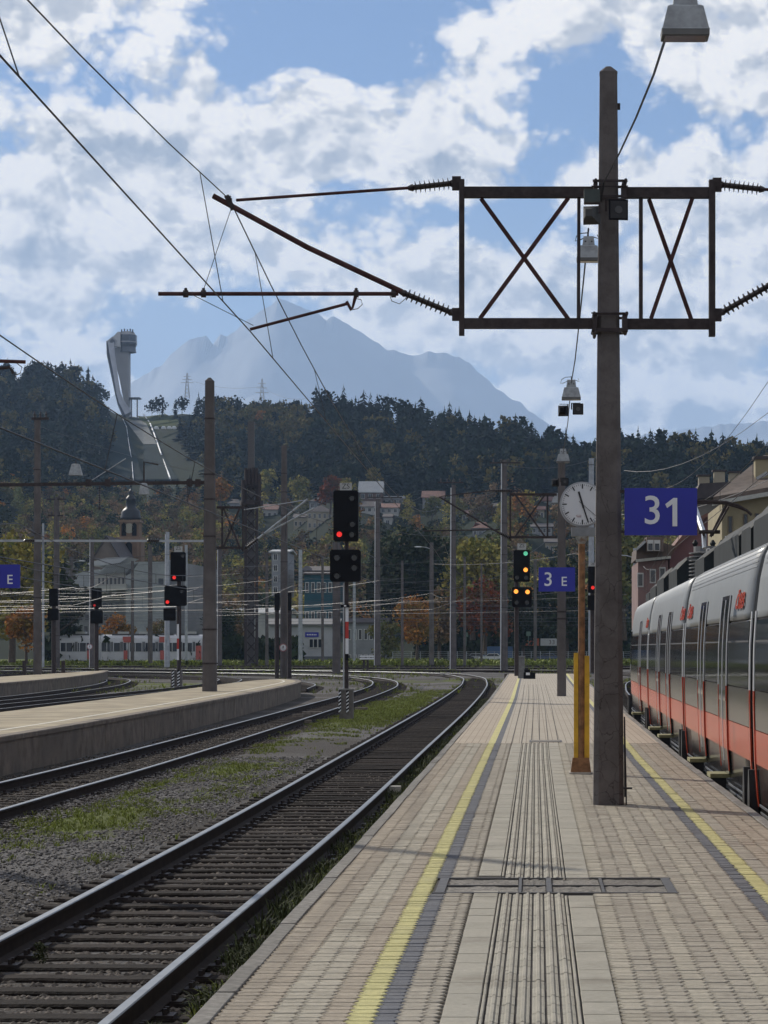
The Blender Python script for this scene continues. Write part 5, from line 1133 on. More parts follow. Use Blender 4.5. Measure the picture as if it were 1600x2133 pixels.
for ya in (27.05, 39.9, 54.8):
    rg = []
    for dy in (-.22, 0, .22):
        p, nl = tp(ya+dy); rg.append([p+nl*(side(z)-.05)+Vector((0, 0, z)) for z in (-.3, .4, 1.2, 2.0, 2.6, 2.85)]+[p-nl*(side(z)-.05)+Vector((0, 0, z)) for z in (2.85, 2.6, 2.0, 1.2, .4, -.3)])
    mb = MB(); mb.rings(rg); mb.obj('gangway', TRUB, train)
def train_text(s, Y, z, h):
    p, nl = tp(Y); q = p+nl*(side(z)+.018); sub_text(s, h, (q.x, q.y, z), TR, train, rot=(math.pi/2-.18, 0, -math.pi/2), bold=.008, depth=.003, sx=2.3)
for Y, s in ((29.0, 'ÖBB'), (40.75, 'ÖBB'), (38.6, 'ÖBB'), (56.0, 'ÖBB')):
    train_text(s, Y, 2.14, .26)
# roof equipment
RB = mat('roof_box_dark', (.018, .022, .024), .7, var=.3, vs=2, spec=.15); RBG = mat('roof_box_grey', (.12, .12, .12), .6, var=.2)
def roofbox(ya, yb, z1, w=.62, name='roof_box', m=RB):
    p, nl = tp((ya+yb)/2); mb = MB(); rg = []
    for Yv in (ya, ya+.12, yb-.12, yb):
        q, nn = tp(Yv); k = .9 if Yv in (ya, yb) else 1
        rg.append([q+nn*a*w/.62+Vector((0, 0, z)) for a, z in ((1.06, 2.74), (1.06, 2.85+(z1-2.85)*.6*k), (.86, 2.85+(z1-2.85)*k), (-.86, 2.85+(z1-2.85)*k), (-1.06, 2.85+(z1-2.85)*.6*k), (-1.06, 2.74))])
    mb.rings(rg); o = mb.obj(name, m, train); return o
for a, b, z in ((20, 25.9, 3.45), (28.0, 31.4, 3.42), (31.8, 33.3, 3.36), (33.7, 38.6, 3.34), (41, 43.6, 3.28), (49.8, 53.4, 3.42), (56, 60, 3.42), (60.6, 64.5, 3.30), (65, 68, 3.2)): roofbox(a, b, z)
for Yv in (26.4, 31.6, 33.5, 39.2, 43.9): p, nl = tp(Yv); mb = MB(); c = p+nl*.8; mb.bar((c.x, Yv, 2.8), (c.x, Yv, 3.3), .08); mb.bar((c.x, Yv-.15, 3.3), (c.x, Yv+.25, 3.34), .06); mb.obj('roof_bracket', RBG, train)
p, nl = tp(48.0); mb = MB(); c = p+nl*.45; prof = [(0, .38)]
for k in range(8): prof += [(.08+.1*k, .38), (.1+.1*k, .47), (.13+.1*k, .47), (.15+.1*k, .38)]
prof += [(1, .38)]; mb.rod((c.x, 48, 2.85), (c.x, 48, 3.55), prof, 16); mb.obj('ribbed_insulator_tank', RBG, train)
for k in range(5): mb = MB(); mb.rod((c.x-.35+.17*k, 48, 3.55), (c.x-.35+.17*k, 48, 3.68), [(0, .03), (.5, .06), (1, .02)], 6); mb.obj('bushing', RB, train)
pg = empty('pantograph', (3.7, 36, 2.9)); pg.parent = train; pg.matrix_parent_inverse = parent_inv(train)
YP = 34.5
def pt(name, pts, r, m=STEEL_D): mb = MB(); mb.tube([P(x, y, Y) for x, y, Y in pts], r, 6); mb.obj(name, m, pg)
pt('lower_arm', [(1468, 1142, YP), (1466, 1110, YP+.1), (1443, 1042, YP+1.5)], .035, STEEL); pt('lower_arm', [(1450, 1078, YP+1), (1466, 1114, YP)], .02)
pt('upper_arm', [(1480, 1118, YP), (1513, 1052, YP)], .022); pt('upper_arm', [(1484, 1116, YP), (1518, 1055, YP-.2)], .014)
pt('collector_head', [(1440, 1043, YP), (1512, 1046, YP), (1538, 1053, YP), (1556, 1064, YP), (1566, 1073, YP)], .022); pt('collector_head', [(1440, 1048, YP+.5), (1510, 1049, YP+.5), (1540, 1058, YP+.5), (1552, 1063, YP+.5)], .016)
pt('base_frame', [(1455, 1108, YP), (1500, 1108, YP)], .03)
# ---------------------------------------------------------------- terrain: hills and mountain
def lerp(a, b, t): return a+(b-a)*t
HP = np.array([-600, -200, 0, 130, 180, 230, 300, 380, 450, 540, 600, 680, 800, 900, 1000, 1100, 1180, 1240, 1320, 1420, 1500, 1600, 1900, 2600])
HR = np.array([830, 800, 795, 785, 810, 860, 872, 862, 868, 880, 885, 868, 885, 905, 920, 925, 955, 975, 960, 960, 972, 985, 990, 1010])   # ridge ground line, photo pixels
HY = np.array([1600, 1600, 1600, 1600, 1600, 1600, 1600, 1560, 1500, 1450, 1400, 1300, 1250, 1200, 1150, 1100, 1050, 1000, 950, 950, 950, 950, 950, 950])
def hill_pt(px, s, nz=True):
    """s 0 = foot of the hill, 1 = ridge"""
    yr = np.interp(px, HP, HR); Yr = np.interp(px, HP, HY); yb = 1325.0; Yb = 560.0
    t = np.clip(s, 0, 1); Y = Yb+(Yr-Yb)*t
    zb = H-(yb-CY)*Yb/F; zr = H-(yr-CY)*Yr/F
    sh = 0.55*t+0.45*t**2.0
    z = zb+(zr-zb)*sh
    if nz:
        n = np.array([noise.noise(Vector((float(a)*.006, float(b)*3.0, 2))) for a, b in zip(np.ravel(px), np.ravel(t))]).reshape(np.shape(t))
        z = z+n*12*np.sin(np.pi*t)
    return (px-CX)*Y/F, Y, z
pxs = np.arange(-600, 2601, 20.0); ss = np.linspace(0, 1, 30)
PX, SS = np.meshgrid(pxs, ss); hx, hy, hz = hill_pt(PX, SS)
hx = np.vstack([hx[:1], hx, hx[-1:]*1.25, hx[-1:]*1.7]); hy = np.vstack([hy[:1]-60, hy, hy[-1:]*1.25, hy[-1:]*1.7]); hz = np.vstack([hz[:1]*0-3, hz, hz[-1:]*.6, hz[-1:]*0-3])
ii = np.arange(hx.size).reshape(hx.shape); fq = np.stack([ii[:-1, :-1], ii[:-1, 1:], ii[1:, 1:], ii[1:, :-1]], -1).reshape(-1, 4)
HILLM = mat('hill_undergrowth', (0.014, 0.020, 0.010), .95, var=.4, vs=.02, spec=.05)
o = bpy.data.objects.new('hill', np_mesh('hill', np.stack([hx, hy, hz], -1).reshape(-1, 3), fq, HILLM, smooth=True)); COL.objects.link(o); o['kind'] = 'structure'
def ridge_mesh(name, prof, Y, m, depth=2500, rows=26, rough=60, base=0, seed=1, label=None):
    pr = np.array(prof, float); px = np.arange(pr[0, 0], pr[-1, 0]+1, 4.0); yy = np.interp(px, pr[:, 0], pr[:, 1])
    V_ = []
    for r in range(rows*2):
        k = (r-rows+1)/(rows-1); back = k > 0; a = abs(k)
        wn = int(1+a*90); ys_ = np.convolve(np.pad(yy, wn, mode='edge'), np.ones(2*wn+1)/(2*wn+1), 'valid') if a > 0 else yy
        for x, y in zip(px, ys_):
            z = H-(y-CY)*Y/F; X = (x-CX)*Y/F; yo = k*depth*(.55 if back else 1)
            n = noise.fractal(Vector((X*.0006, (Y+yo)*.0006, seed)), 0.9, 2.1, 5)
            zz = base+(z-base)*(1-a**.85)+n*rough*min(1, a*5)*(1-a*.8)
            V_.append((X*(1+yo/Y*.0), Y+yo, zz if a > 0 else z+noise.noise(Vector((X*.004, seed, 0)))*rough*.05+noise.noise(Vector((X*.02, seed, 3)))*rough*.12))
    n_ = len(px); ii = np.arange(len(V_)).reshape(rows*2, n_); fq = np.stack([ii[:-1, :-1], ii[:-1, 1:], ii[1:, 1:], ii[1:, :-1]], -1).reshape(-1, 4)
    o = bpy.data.objects.new(name, np_mesh(name, np.array(V_), fq, m)); COL.objects.link(o); o['kind'] = 'structure'
    if label: o['label'] = label
    return o
ROCK = mat('mountain_rock', (0.40, 0.41, 0.42), .95, var=.15, vs=.0015)
ridge_mesh('mountain', [(-900, 1100), (-300, 1000), (60, 930), (200, 850), (268, 800), (330, 765), (375, 722), (400, 706), (430, 699), (444, 716), (460, 694), (474, 703), (500, 680), (520, 664), (545, 646), (566, 636), (580, 621), (600, 628), (630, 640), (660, 652), (680, 668), (695, 658), (712, 668), (740, 684), (800, 724), (840, 736), (862, 742), (890, 734), (925, 735), (955, 743), (975, 755), (1010, 786), (1050, 822), (1085, 840), (1120, 868), (1170, 905), (1240, 930), (1350, 905), (1500, 885), (1700, 870), (2200, 900), (3000, 1000)], 15000, ROCK, depth=4200, rough=120)

def on_hill(x, y):
    lo, hi = 0.0, 1.0
    for _ in range(24):
        mid = (lo+hi)/2
        xx, yy2, zz_ = hill_pt(np.array([x]), np.array([mid]))
        if CY-(zz_[0]-H)*F/yy2[0] > y: lo = mid
        else: hi = mid
    xx, yy2, zz_ = hill_pt(np.array([x]), np.array([lo])); return Vector((xx[0], yy2[0], zz_[0]))
# ---------------------------------------------------------------- trees
CONF = mat('conifer_needles', (0.012, 0.021, 0.013), .9, var=.35, vs=.6, tint=.9, spec=.05)
BARK = mat('bark', (0.07, 0.05, 0.035), .9, var=.3, vs=5)
def leafmat(name, c, c2, s=.35): return mat(name, c, .9, var=.35, vs=.9, tint=1.0, spec=.05, stain=(c2, s, .45, .62))
L_OR = leafmat('autumn_orange_leaves', (0.38, 0.16, 0.035), (0.20, 0.14, 0.04)); L_YE = leafmat('yellowing_leaves', (0.30, 0.25, 0.06), (0.13, 0.15, 0.04)); L_GR = leafmat('dull_green_leaves', (0.11, 0.125, 0.045), (0.19, 0.165, 0.055)); L_RD = leafmat('rust_red_leaves', (0.20, 0.055, 0.022), (0.13, 0.07, 0.025)); L_DK = leafmat('dark_green_leaves', (0.022, 0.034, 0.016), (0.04, 0.045, 0.018)); L_BR = leafmat('brown_leaves', (0.215, 0.135, 0.07), (0.14, 0.125, 0.05))
def conifer_np(seed, tiers=11, w=.20, per=8, bare=.12, ex=.8, miss=.12):
    r = random.Random(seed); vs, fs = [], []
    for k in range(tiers):
        t = k/(tiers-1); z = bare+(1-bare)*t**.95; rad = w*(1-t)**ex*(.55+.8*r.random())+.012; n = per if t < .7 else max(4, per-3)
        for i in range(n):
            if r.random() < miss: continue
            a = 6.283*(i+r.random()*.8)/n; rr = rad*(.6+.7*r.random()); da = .45+.3*r.random(); b = len(vs); dr = .05+.04*r.random()
            vs += [(0, 0, z+.035), (math.cos(a-da)*rr*.7, math.sin(a-da)*rr*.7, z-dr*.6), (math.cos(a)*rr, math.sin(a)*rr, z-dr), (math.cos(a+da)*rr*.7, math.sin(a+da)*rr*.7, z-dr*.5)]
            fs += [(b, b+1, b+2), (b, b+2, b+3)]
    b = len(vs); vs += [(.012, 0, 0), (-.006, .01, 0), (-.006, -.01, 0), (0, 0, 1.0)]; fs += [(b, b+1, b+3), (b+1, b+2, b+3), (b+2, b, b+3)]
    return np.array(vs), np.array(fs)
def crown_np(seed, n=150, leaf=.09, blobs=7, wide=.36, low=.25, flat_=1.0):
    r = np.random.default_rng(seed); cs = []
    for i in range(blobs):
        a = r.random()*6.28; q = r.random()**.6*wide*.62; cs.append((math.cos(a)*q, math.sin(a)*q, low+.16+(.98-low-.28)*r.random()*(1-.3*q/wide), .13+.13*r.random()))
    cs.append((0, 0, .80, .18)); cs.append((0, 0, .5, .22)); cs = np.array(cs); k = r.integers(0, len(cs), n); d = r.normal(size=(n, 3)); d /= np.linalg.norm(d, axis=1)[:, None]
    p = cs[k, :3]+d*(cs[k, 3:4])*(r.random((n, 1))**.35)*np.array([1, 1, .85*flat_])
    u = r.normal(size=(n, 3)); u /= np.linalg.norm(u, axis=1)[:, None]; w = np.cross(u, r.normal(size=(n, 3))); w /= np.linalg.norm(w, axis=1)[:, None]
    L = leaf*(.6+.8*r.random((n, 1))); V_ = np.stack([p-u*L*.5, p+w*L*.4, p+u*L*.5, p-w*L*.4+u*L*.1], 1).reshape(-1, 3)
    b = np.arange(n)*4; Fc = np.concatenate([np.stack([b, b+1, b+2], -1), np.stack([b, b+2, b+3], -1)])
    return V_, Fc, np.repeat(r.random(n), 4)
def hilltree_xyz(px, s): x, y, z = hill_pt(np.array(px, float), np.array(s, float)); return np.stack([x, y, z], -1)
HOUSES = [
 ('cream hillside villa with two rows of windows left of the big signal', 640, 692, 1097, 1066, 1050, 2, 5, 'CRM', 'D', 1), ('low cream wing joined to the villa left of the big signal', 612, 640, 1099, 1078, 1070, 1, 3, 'CRM', 'D', 0),
 ('dim brown roofed house above the cream villa', 644, 684, 1056, 1044, 1032, 1, 3, 'GRY', 'D', 1), ('dark timber house with a bright metal roof above the big signal', 748, 796, 1052, 1026, 1002, 2, 3, 'BRN', 'S', 0),
 ('low house with a long flat white roof behind the slim crossbar mast', 772, 840, 1048, 1038, 1033, 1, 6, 'GRY', 'S', 0), ('white gabled house below the flat white roof', 752, 788, 1074, 1056, 1044, 2, 3, 'WHT', 'D', 0),
 ('second white gabled house right of the white gabled house', 792, 830, 1076, 1058, 1048, 2, 3, 'WHT', 'R', 0), ('small bright white house above the dark cedar', 799, 816, 1094, 1077, 1070, 1, 1, 'WHT', 'D', 0),
 ('house with a pink tiled roof left of the crossbar mast', 880, 924, 1062, 1037, 1022, 1, 3, 'GRY', 'R', 0), ('pale little house between pink roof and taller mast', 962, 982, 1082, 1070, 1062, 1, 2, 'WHT', 'R', 0),
 ('brown roofed house above the yellow green tree', 984, 1018, 1116, 1100, 1086, 1, 3, 'GRY', 'R', 1), ('grey house left of the taller mast', 1022, 1044, 1072, 1056, 1048, 1, 2, 'GRY', 'D', 0),
 ('yellowish lit house seen through the X braced arm', 1114, 1134, 1078, 1062, 1054, 1, 2, 'CRM', 'R', 0), ('pink roofed house behind the top of the X braced arm', 1118, 1158, 1052, 1044, 1034, 1, 3, 'WHT', 'R', 0),
 ('dim grey block low behind the X braced arm', 1108, 1150, 1120, 1098, 1090, 2, 4, 'GRY', 'D', 0), ('pale yellow house above the 3 E sign', 1136, 1162, 1150, 1130, 1122, 1, 3, 'CRM', 'D', 0),
 ('grey roofed house beside the tall banded mast on the slope', 470, 500, 1062, 1048, 1038, 1, 3, 'GRY', 'D', 1), ('white farmhouse right of the antenna mast', 545, 578, 1078, 1062, 1050, 1, 3, 'WHT', 'R', 0)]
def clear_of_houses(px, py):
    ok = np.ones(len(px), bool)
    for h in HOUSES: ok &= ~((px > h[1]-5) & (px < h[2]+5) & (py > h[3]-14) & (py < h[3]+52))
    return ok
def mass(name, label, px, s, protos, hgt, m, wsc=1.0, cat='forest'):
    loc = hilltree_xyz(px, s)-np.array([0, 0, 1.0]); n = len(loc); which = RNG.integers(0, len(protos), n); vs, fs, ts, off = [], [], [], 0
    for k, pr in enumerate(protos):
        sel = which == k
        if not sel.any(): continue
        h = hgt[sel]; sc3 = np.stack([h*wsc, h*wsc, h], -1); v, f, t = tile(pr[0], pr[1], loc[sel], RNG.random(sel.sum())*6.28, sc3)
        vs.append(v); fs.append(f+off); ts.append(t); off += len(v)
    o = bpy.data.objects.new(name, np_mesh(name, np.concatenate(vs), np.concatenate(fs), m, {'tint': np.concatenate(ts)})); COL.objects.link(o); tag(o, label, cat); o['kind'] = 'stuff'; return o
cpro = [conifer_np(i, w=[.24, .30, .34, .22, .27][i], ex=[.7, .55, .8, .6, .5][i]) for i in range(5)]+[crown_np(90+i, 120, .13, 6, .34, .25)[:2] for i in range(2)]
dpro = [crown_np(i, 130, .12) [:2] for i in range(5)]
def jump_clear(px, py):     # treeless landing slope and meadow of the ski jump
    a = (py > 862) & (py < 1042) & (px > 225+(py-862)*.05) & (px < 330+(py-862)*.75) ; b = (py > 846) & (py < 900) & (px > 268) & (px < 440); return a | b
def scr(px, s): x, y, z = hill_pt(px, s); return CY-(z-H)*F/y
n = 6800; px = RNG.uniform(-250, 1850, n); s = RNG.random(n)**.75; py = scr(px, s)
ok_ = ~jump_clear(px, py-10) & ~jump_clear(px, py) & (py < 1030+40*RNG.random(n)); mix_ = RNG.random(n)+((px > 455)*(px < 640)*(py < 935))*.55+((px > 300)*(px < 460)*(py < 885))*.25
ok_ &= clear_of_houses(px, py); con = ok_ & (mix_ < .93); dec = ok_ & ~con
mass('conifer_forest', 'dark conifer forest covering the hill behind the town', px[con], s[con], cpro, RNG.uniform(9, 16, con.sum()), CONF)
mass('broadleaf_forest', 'autumn coloured trees mixed into the dark hill forest', px[dec], s[dec], dpro, RNG.uniform(10, 17, dec.sum()), leafmat('hill_autumn_leaves', (0.12, 0.095, 0.028), (0.06, 0.065, 0.022)))
for k, (m, frac, lb) in enumerate(((L_BR, .40, 'brown autumn woodland on the lower slope'), (L_YE, .25, 'yellow green autumn woodland on the lower slope'), (L_GR, .22, 'dull green woodland on the lower slope'), (L_OR, .06, 'scattered bright orange trees on the lower slope'), (L_DK, .22, 'dark green tree clumps between the hillside houses'))):
    n = int(2300*frac); px = RNG.uniform(-150, 1500, n); s = RNG.uniform(.0, .64, n); py = scr(px, s); ok_ = (py > 1000) & ~((px > 640) & (px < 1260) & (py > 1020) & (RNG.random(n) < .2)) & clear_of_houses(px, py) & ~(jump_clear(px, py) & (py < 1040))
    mass('hillside_woodland', lb, px[ok_], s[ok_], [crown_np(20+k*5+i, 260, .085)[:2] for i in range(3)], RNG.uniform(6, 11, ok_.sum()), m, 1.05)
# individual ridge trees
CG = 'conifers standing out along the hill ridge'
def pine_np(seed):
    v, f = conifer_np(seed, 5, .12, 5, .5, .5, .5); v2, f2, _ = crown_np(seed+7, 150, .10, 7, .36, .42); return np.concatenate([v, v2]), np.concatenate([f, f2+len(v)])
cme = [np_mesh('conifer', *(conifer_np(50+i, 13, [.20, .28, .24, .32, .22][i], 8, .15, [.65, .5, .8, .55, .7][i], .28) if i < 5 else pine_np(60+i)), CONF) for i in range(9)]
ridge_x = sorted([random.uniform(-40, 1640) for _ in range(170)])
for i, x in enumerate(ridge_x):
    if 205 < x < 300: continue
    p = hilltree_xyz([x], [random.uniform(.965, 1.0)])[0]; hh = random.uniform(9, 19)*(1.15 if 620 < x < 1000 else .85)*p[1]/1400
    o = inst(cme[random.randrange(5) if (x > 620 and random.random() < .8) else random.randrange(9)], 'pine_tree', tuple(p-np.array([0, 0, 1])), None, random.random()*6, (hh, hh, hh)); tag(o, 'dark conifer standing out against the sky on the hill ridge', 'tree', CG)
def tree(name, label, px, ybase, ytop, Y, m, wide=.36, low=.22, n=2200, leaf=.05, blobs=10, group=None, seed=None, limbs=6):
    b = P(px, ybase, Y); hgt = (ybase-ytop)*Y/F; t = thing(name, label, 'tree', tuple(b), group); sd_ = seed or random.randrange(999); r = random.Random(sd_)
    mb = MB(); top = b+Vector((r.uniform(-.04, .04)*hgt, 0, hgt*.72)); mb.rod(b-Vector((0, 0, .3)), top, [(0, .030*hgt), (.3, .022*hgt), (1, .006*hgt)], 7)
    for k in range(limbs):
        z = .25+.4*k/limbs; a = k*2.4; st = b.lerp(top, z/.72); mb.rod(st, st+Vector((math.cos(a)*wide*.7*hgt, math.sin(a)*wide*.7*hgt, .2*hgt)), [(0, .010*hgt), (1, .003*hgt)], 5)
    mb.obj('trunk', BARK, t)
    v, f, tn = crown_np(sd_, n, leaf, blobs, wide, low); o = bpy.data.objects.new('crown', np_mesh('crown', v*hgt+np.array(b), f, m, {'tint': tn})); COL.objects.link(o); o.parent = t; o.matrix_parent_inverse = parent_inv(t); return t
def big_conifer(label, px, ybase, ytop, Y, w=.24):
    b = P(px, ybase, Y); hgt = (ybase-ytop)*Y/F; t = thing('conifer_tree', label, 'tree', tuple(b)); v, f = conifer_np(int(px), 26, w, 16, .1)
    o = bpy.data.objects.new('crown', np_mesh('crown', v*hgt+np.array(b), f, CONF, {'tint': RNG.random(len(v))})); COL.objects.link(o); o.parent = t; o.matrix_parent_inverse = parent_inv(t)
    mb = MB(); mb.rod(b, b+Vector((0, 0, hgt*.9)), [(0, .018*hgt), (1, .004*hgt)], 6); mb.obj('trunk', BARK, t)
WD = thing('weed_plant', 'bushy grey green weed growing inside the near left rail', 'weed', (-3.95, 17.0, -.74))
for k, (x, y, h) in enumerate(((-4.0, 17.0, .36), (-3.86, 17.5, .22), (-4.08, 16.5, .25), (-3.62, 18.3, .2), (-4.12, 17.4, .3))):
    v, f, tn = crown_np(300+k, 420, .075, 7, .34, .02); o = bpy.data.objects.new('leaf_clump', np_mesh('leaf_clump', v*h*np.array([1.1, 1.1, 1])+np.array([x, y, -.74]), f, MATS['weed_leaves'], {'tint': tn})); COL.objects.link(o); o.parent = WD; o.matrix_parent_inverse = parent_inv(WD)
tree('autumn_tree', 'bright orange autumn tree behind the short lamp mast', 868, 1378, 1240, 380, L_OR, .30, .2, 2600, .045)
tree('autumn_tree', 'smaller orange tree right of the short lamp mast', 915, 1375, 1215, 400, L_BR, .26, .2, 2000, .045)
tree('dark_tree', 'large dark cedar like tree behind the slim masts', 870, 1340, 1078, 440, L_DK, .44, .15, 4200, .04, 16)
tree('dark_tree', 'dark round tree left of the large cedar', 815, 1340, 1110, 450, L_DK, .38, .15, 3000, .045, 12)
tree('leafy_tree', 'yellow green tree right of the large dark cedar', 985, 1330, 1112, 420, L_YE, .34, .2, 2600, .045, 11)
tree('leafy_tree', 'dull green tree just left of the amber signal', 1030, 1335, 1105, 430, L_GR, .34, .2, 2600, .045, 11)
tree('dark_tree', 'dark reddish tree low behind the amber signal', 1010, 1360, 1190, 400, L_RD, .42, .12, 2200, .045, 10)
tree('dark_tree', 'dark tree behind the orange and white board', 1090, 1365, 1215, 410, L_DK, .5, .05, 2600, .045, 12)
tree('dark_tree', 'dark tree behind the clock post', 1180, 1365, 1150, 400, L_DK, .42, .1, 2600, .045, 12)
tree('leafy_tree', 'green tree between the near mast and the pink house', 1300, 1330, 1085, 380, L_GR, .36, .2, 2600, .045, 11)
tree('leafy_tree', 'tall yellow green tree at the left edge behind the platform sign', 25, 1375, 1098, 330, L_YE, .34, .15, 3600, .04, 13)
tree('autumn_tree', 'small golden tree low at the left edge', 55, 1378, 1255, 300, L_OR, .42, .1, 1800, .055, 8)
tree('leafy_tree', 'green tree behind the far left masts', 118, 1375, 1150, 360, L_DK, .40, .1, 2600, .045, 11)
tree('autumn_tree', 'orange tree behind the distant train', 245, 1360, 1275, 395, L_OR, .5, .05, 1500, .06, 8)
tree('autumn_tree', 'brown tree behind the left end of the distant train', 330, 1355, 1285, 400, L_BR, .55, .05, 1400, .06, 8)
tree('dark_tree', 'dark bush like tree right of the distant train', 470, 1385, 1262, 370, L_DK, .50, .02, 2400, .05, 10)
tree('autumn_tree', 'brownish tree right of the tall banded mast', 493, 1380, 1255, 390, L_BR, .40, .05, 1600, .05, 9)
tree('leafy_tree', 'small leafy tree beside the station hut window', 800, 1380, 1285, 400, L_GR, .5, .05, 1400, .06, 8)
tree('leafy_tree', 'greenish tree behind the signal with striped feet', 408, 1330, 1165, 480, L_GR, .34, .15, 1800, .05, 9)
tree('autumn_tree', 'reddish autumn tree above the grey signal roof on the slope', 688, 1070, 985, 850, L_RD, .36, .15, 900, .08, 7)
tree('autumn_tree', 'slender orange tree left of the antenna mast', 460, 1060, 990, 850, L_OR, .24, .1, 800, .08, 6)
for i, (x, yb, yt, m, lb) in enumerate(((560, 1050, 970, L_YE, 'pale yellow tree halfway up the slope behind the second mast'), (720, 1060, 990, L_YE, 'yellowing tree behind the ZS plate'), (625, 1075, 985, L_YE, 'yellow tree left of the reddish autumn tree'), (1085, 1090, 1020, L_OR, 'orange tree above the X braced arm'), (1010, 1095, 1030, L_BR, 'brown tree between the hillside roofs'), (900, 1090, 1030, L_GR, 'green tree between the hillside roofs'), (545, 905, 850, L_OR, 'orange tree high on the ridge slope'), (590, 900, 845, L_YE, 'yellow tree high on the ridge slope'), (520, 905, 850, L_GR, 'green tree high on the ridge slope'), (640, 905, 858, L_BR, 'brown tree high on the ridge slope'))):
    Y = on_hill(x, yb-4).y; tree('hillside_tree', lb, x, yb, yt, Y, m, .38, .12, 700, .085, 8)
hd = MB(); 
xyh = np.column_stack([RNG.uniform(-72, -34, 2600), RNG.uniform(362, 372, 2600)])
hz_ = RNG.random(2600)*3.2-.7
v, f, t = tile(*[np.array(q) for q in ([(0, 0, 0), (.35, 0, .2), (.1, .1, .5), (-.3, .05, .25)], [(0, 1, 2), (0, 2, 3)])], np.column_stack([xyh, hz_]), RNG.random(2600)*6.28, 1+RNG.random(2600)*1.5)
o = bpy.data.objects.new('hedge', np_mesh('hedge', v, f, L_DK, {'tint': t})); COL.objects.link(o); tag(o, 'dark hedge running behind the yard between the train and the station hut', 'hedge'); o['kind'] = 'stuff'
xyh = np.column_stack([RNG.uniform(-20, 18, 6000), RNG.uniform(425, 445, 6000)]); hz_ = RNG.random(6000)*6.5-.7
v, f, t = tile(*[np.array(q) for q in ([(0, 0, 0), (.35, 0, .2), (.1, .1, .5), (-.3, .05, .25)], [(0, 1, 2), (0, 2, 3)])], np.column_stack([xyh, hz_]), RNG.random(6000)*6.28, 1+RNG.random(6000)*2)
o = bpy.data.objects.new('shrubbery', np_mesh('shrubbery', v, f, L_DK, {'tint': t})); COL.objects.link(o); tag(o, 'dark shrubbery behind the fence and parked cars', 'shrubs'); o['kind'] = 'stuff'

# ---------------------------------------------------------------- buildings
GLASS = mat('window_glass', (0.02, 0.022, 0.026), .08, var=0.0); FRAME = mat('window_frame', (0.55, 0.55, 0.53), .5, var=.05)
def wallm(name, c): return mat(name, c, .9, var=.14, vs=.5, bump=.1, bs=6)
ROOF_R = mat('roof_tiles_red', (0.17, 0.085, 0.065), .85, var=.3, vs=1.2); ROOF_D = mat('roof_dark', (0.055, 0.045, 0.045), .8, var=.3, vs=1.2); ROOF_S = mat('roof_pale_metal', (0.36, 0.37, 0.37), .6, .1, var=.1, vs=.5)
def house(name, label, cat, x0, x1, yb, ye, yr, Y, depth, wm, rm, rows=2, ncol=3, gable='x', win=True, over=.5, hip=False):
    if 'hillside' in name: Y = on_hill((x0+x1)/2, yb-3).y
    a, b = P(x0, yb, Y), P(x1, ye, Y); a.z -= 1.5; zr = H-(yr-CY)*Y/F; w = b.x-a.x; t = thing(name, label, cat, ((a.x+b.x)/2, Y, a.z))
    mb = MB()
    if gable == 'y': mb.prism([(a.x, a.z), (b.x, a.z), (b.x, b.z), ((a.x+b.x)/2, zr-.2), (a.x, b.z)], 'y', Y, Y+depth)
    else: mb.box(((a.x+b.x)/2, Y+depth/2, (a.z+b.z)/2), (w, depth, b.z-a.z))
    mb.obj('wall', wm, t); mb = MB(); o = over
    if gable == 'y':
        mx = (a.x+b.x)/2; sl = (zr-b.z)/(w/2); e = b.z-o*sl
        mb.prism([(a.x-o, e), (mx, zr), (mx, zr+.3), (a.x-o, e+.3)], 'y', Y-o, Y+depth+o); mb.obj('roof', rm, t); mb = MB(); mb.prism([(mx, zr), (b.x+o, e), (b.x+o, e+.3), (mx, zr+.3)], 'y', Y-o, Y+depth+o)
    elif hip: mb.rings([[Vector((x, y, b.z)) for x, y in ((a.x-o, Y-o), (b.x+o, Y-o), (b.x+o, Y+depth+o), (a.x-o, Y+depth+o))], [Vector((x, y, zr)) for x, y in ((a.x+depth*.4, Y+depth*.45), (b.x-depth*.4, Y+depth*.45), (b.x-depth*.4, Y+depth*.55), (a.x+depth*.4, Y+depth*.55))]])
    else: mb.prism([(Y-o, b.z-.1), (Y+depth/2, zr), (Y+depth+o, b.z-.1), (Y+depth+o, b.z+.15), (Y+depth/2, zr+.3), (Y-o, b.z+.15)], 'x', a.x-o, b.x+o)
    mb.obj('roof', rm, t)
    if win:
        for r in range(rows):
            for c in range(ncol):
                wx = a.x+w*(c+.5)/ncol; wz = a.z+(b.z-a.z)*(r+.55)/rows; ww, wh = min(w/ncol*.45, 1.3), min((b.z-a.z)/rows*.5, 1.6)
                mb = MB(); mb.box((wx, Y-.03, wz), (ww+.2, .08, wh+.2)); f = mb.obj('window', FRAME, t)
                mb = MB(); mb.box((wx-ww*.26, Y-.09, wz), (ww*.46, .05, wh)); mb.box((wx+ww*.26, Y-.09, wz), (ww*.46, .05, wh)); each(mb, 'pane', GLASS, f)
    return t
CRM, WHT, PNK, GRY = wallm('wall_cream', (.34, .30, .22)), wallm('wall_white', (.42, .42, .40)), wallm('wall_pink', (.21, .135, .125)), wallm('wall_grey', (.24, .25, .26))
WM = {'CRM': CRM, 'WHT': WHT, 'GRY': GRY, 'BRN': wallm('wall_brown', (.14, .09, .07))}; RM = {'D': ROOF_D, 'R': ROOF_R, 'S': ROOF_S}
for lb, x0, x1, yb, ye, yr, rows, nc, wm_, rm_, hp in HOUSES: house('hillside_house', lb, 'house', x0, x1, yb, ye, yr, 0, 12, WM[wm_], RM[rm_], rows, nc, hip=bool(hp))
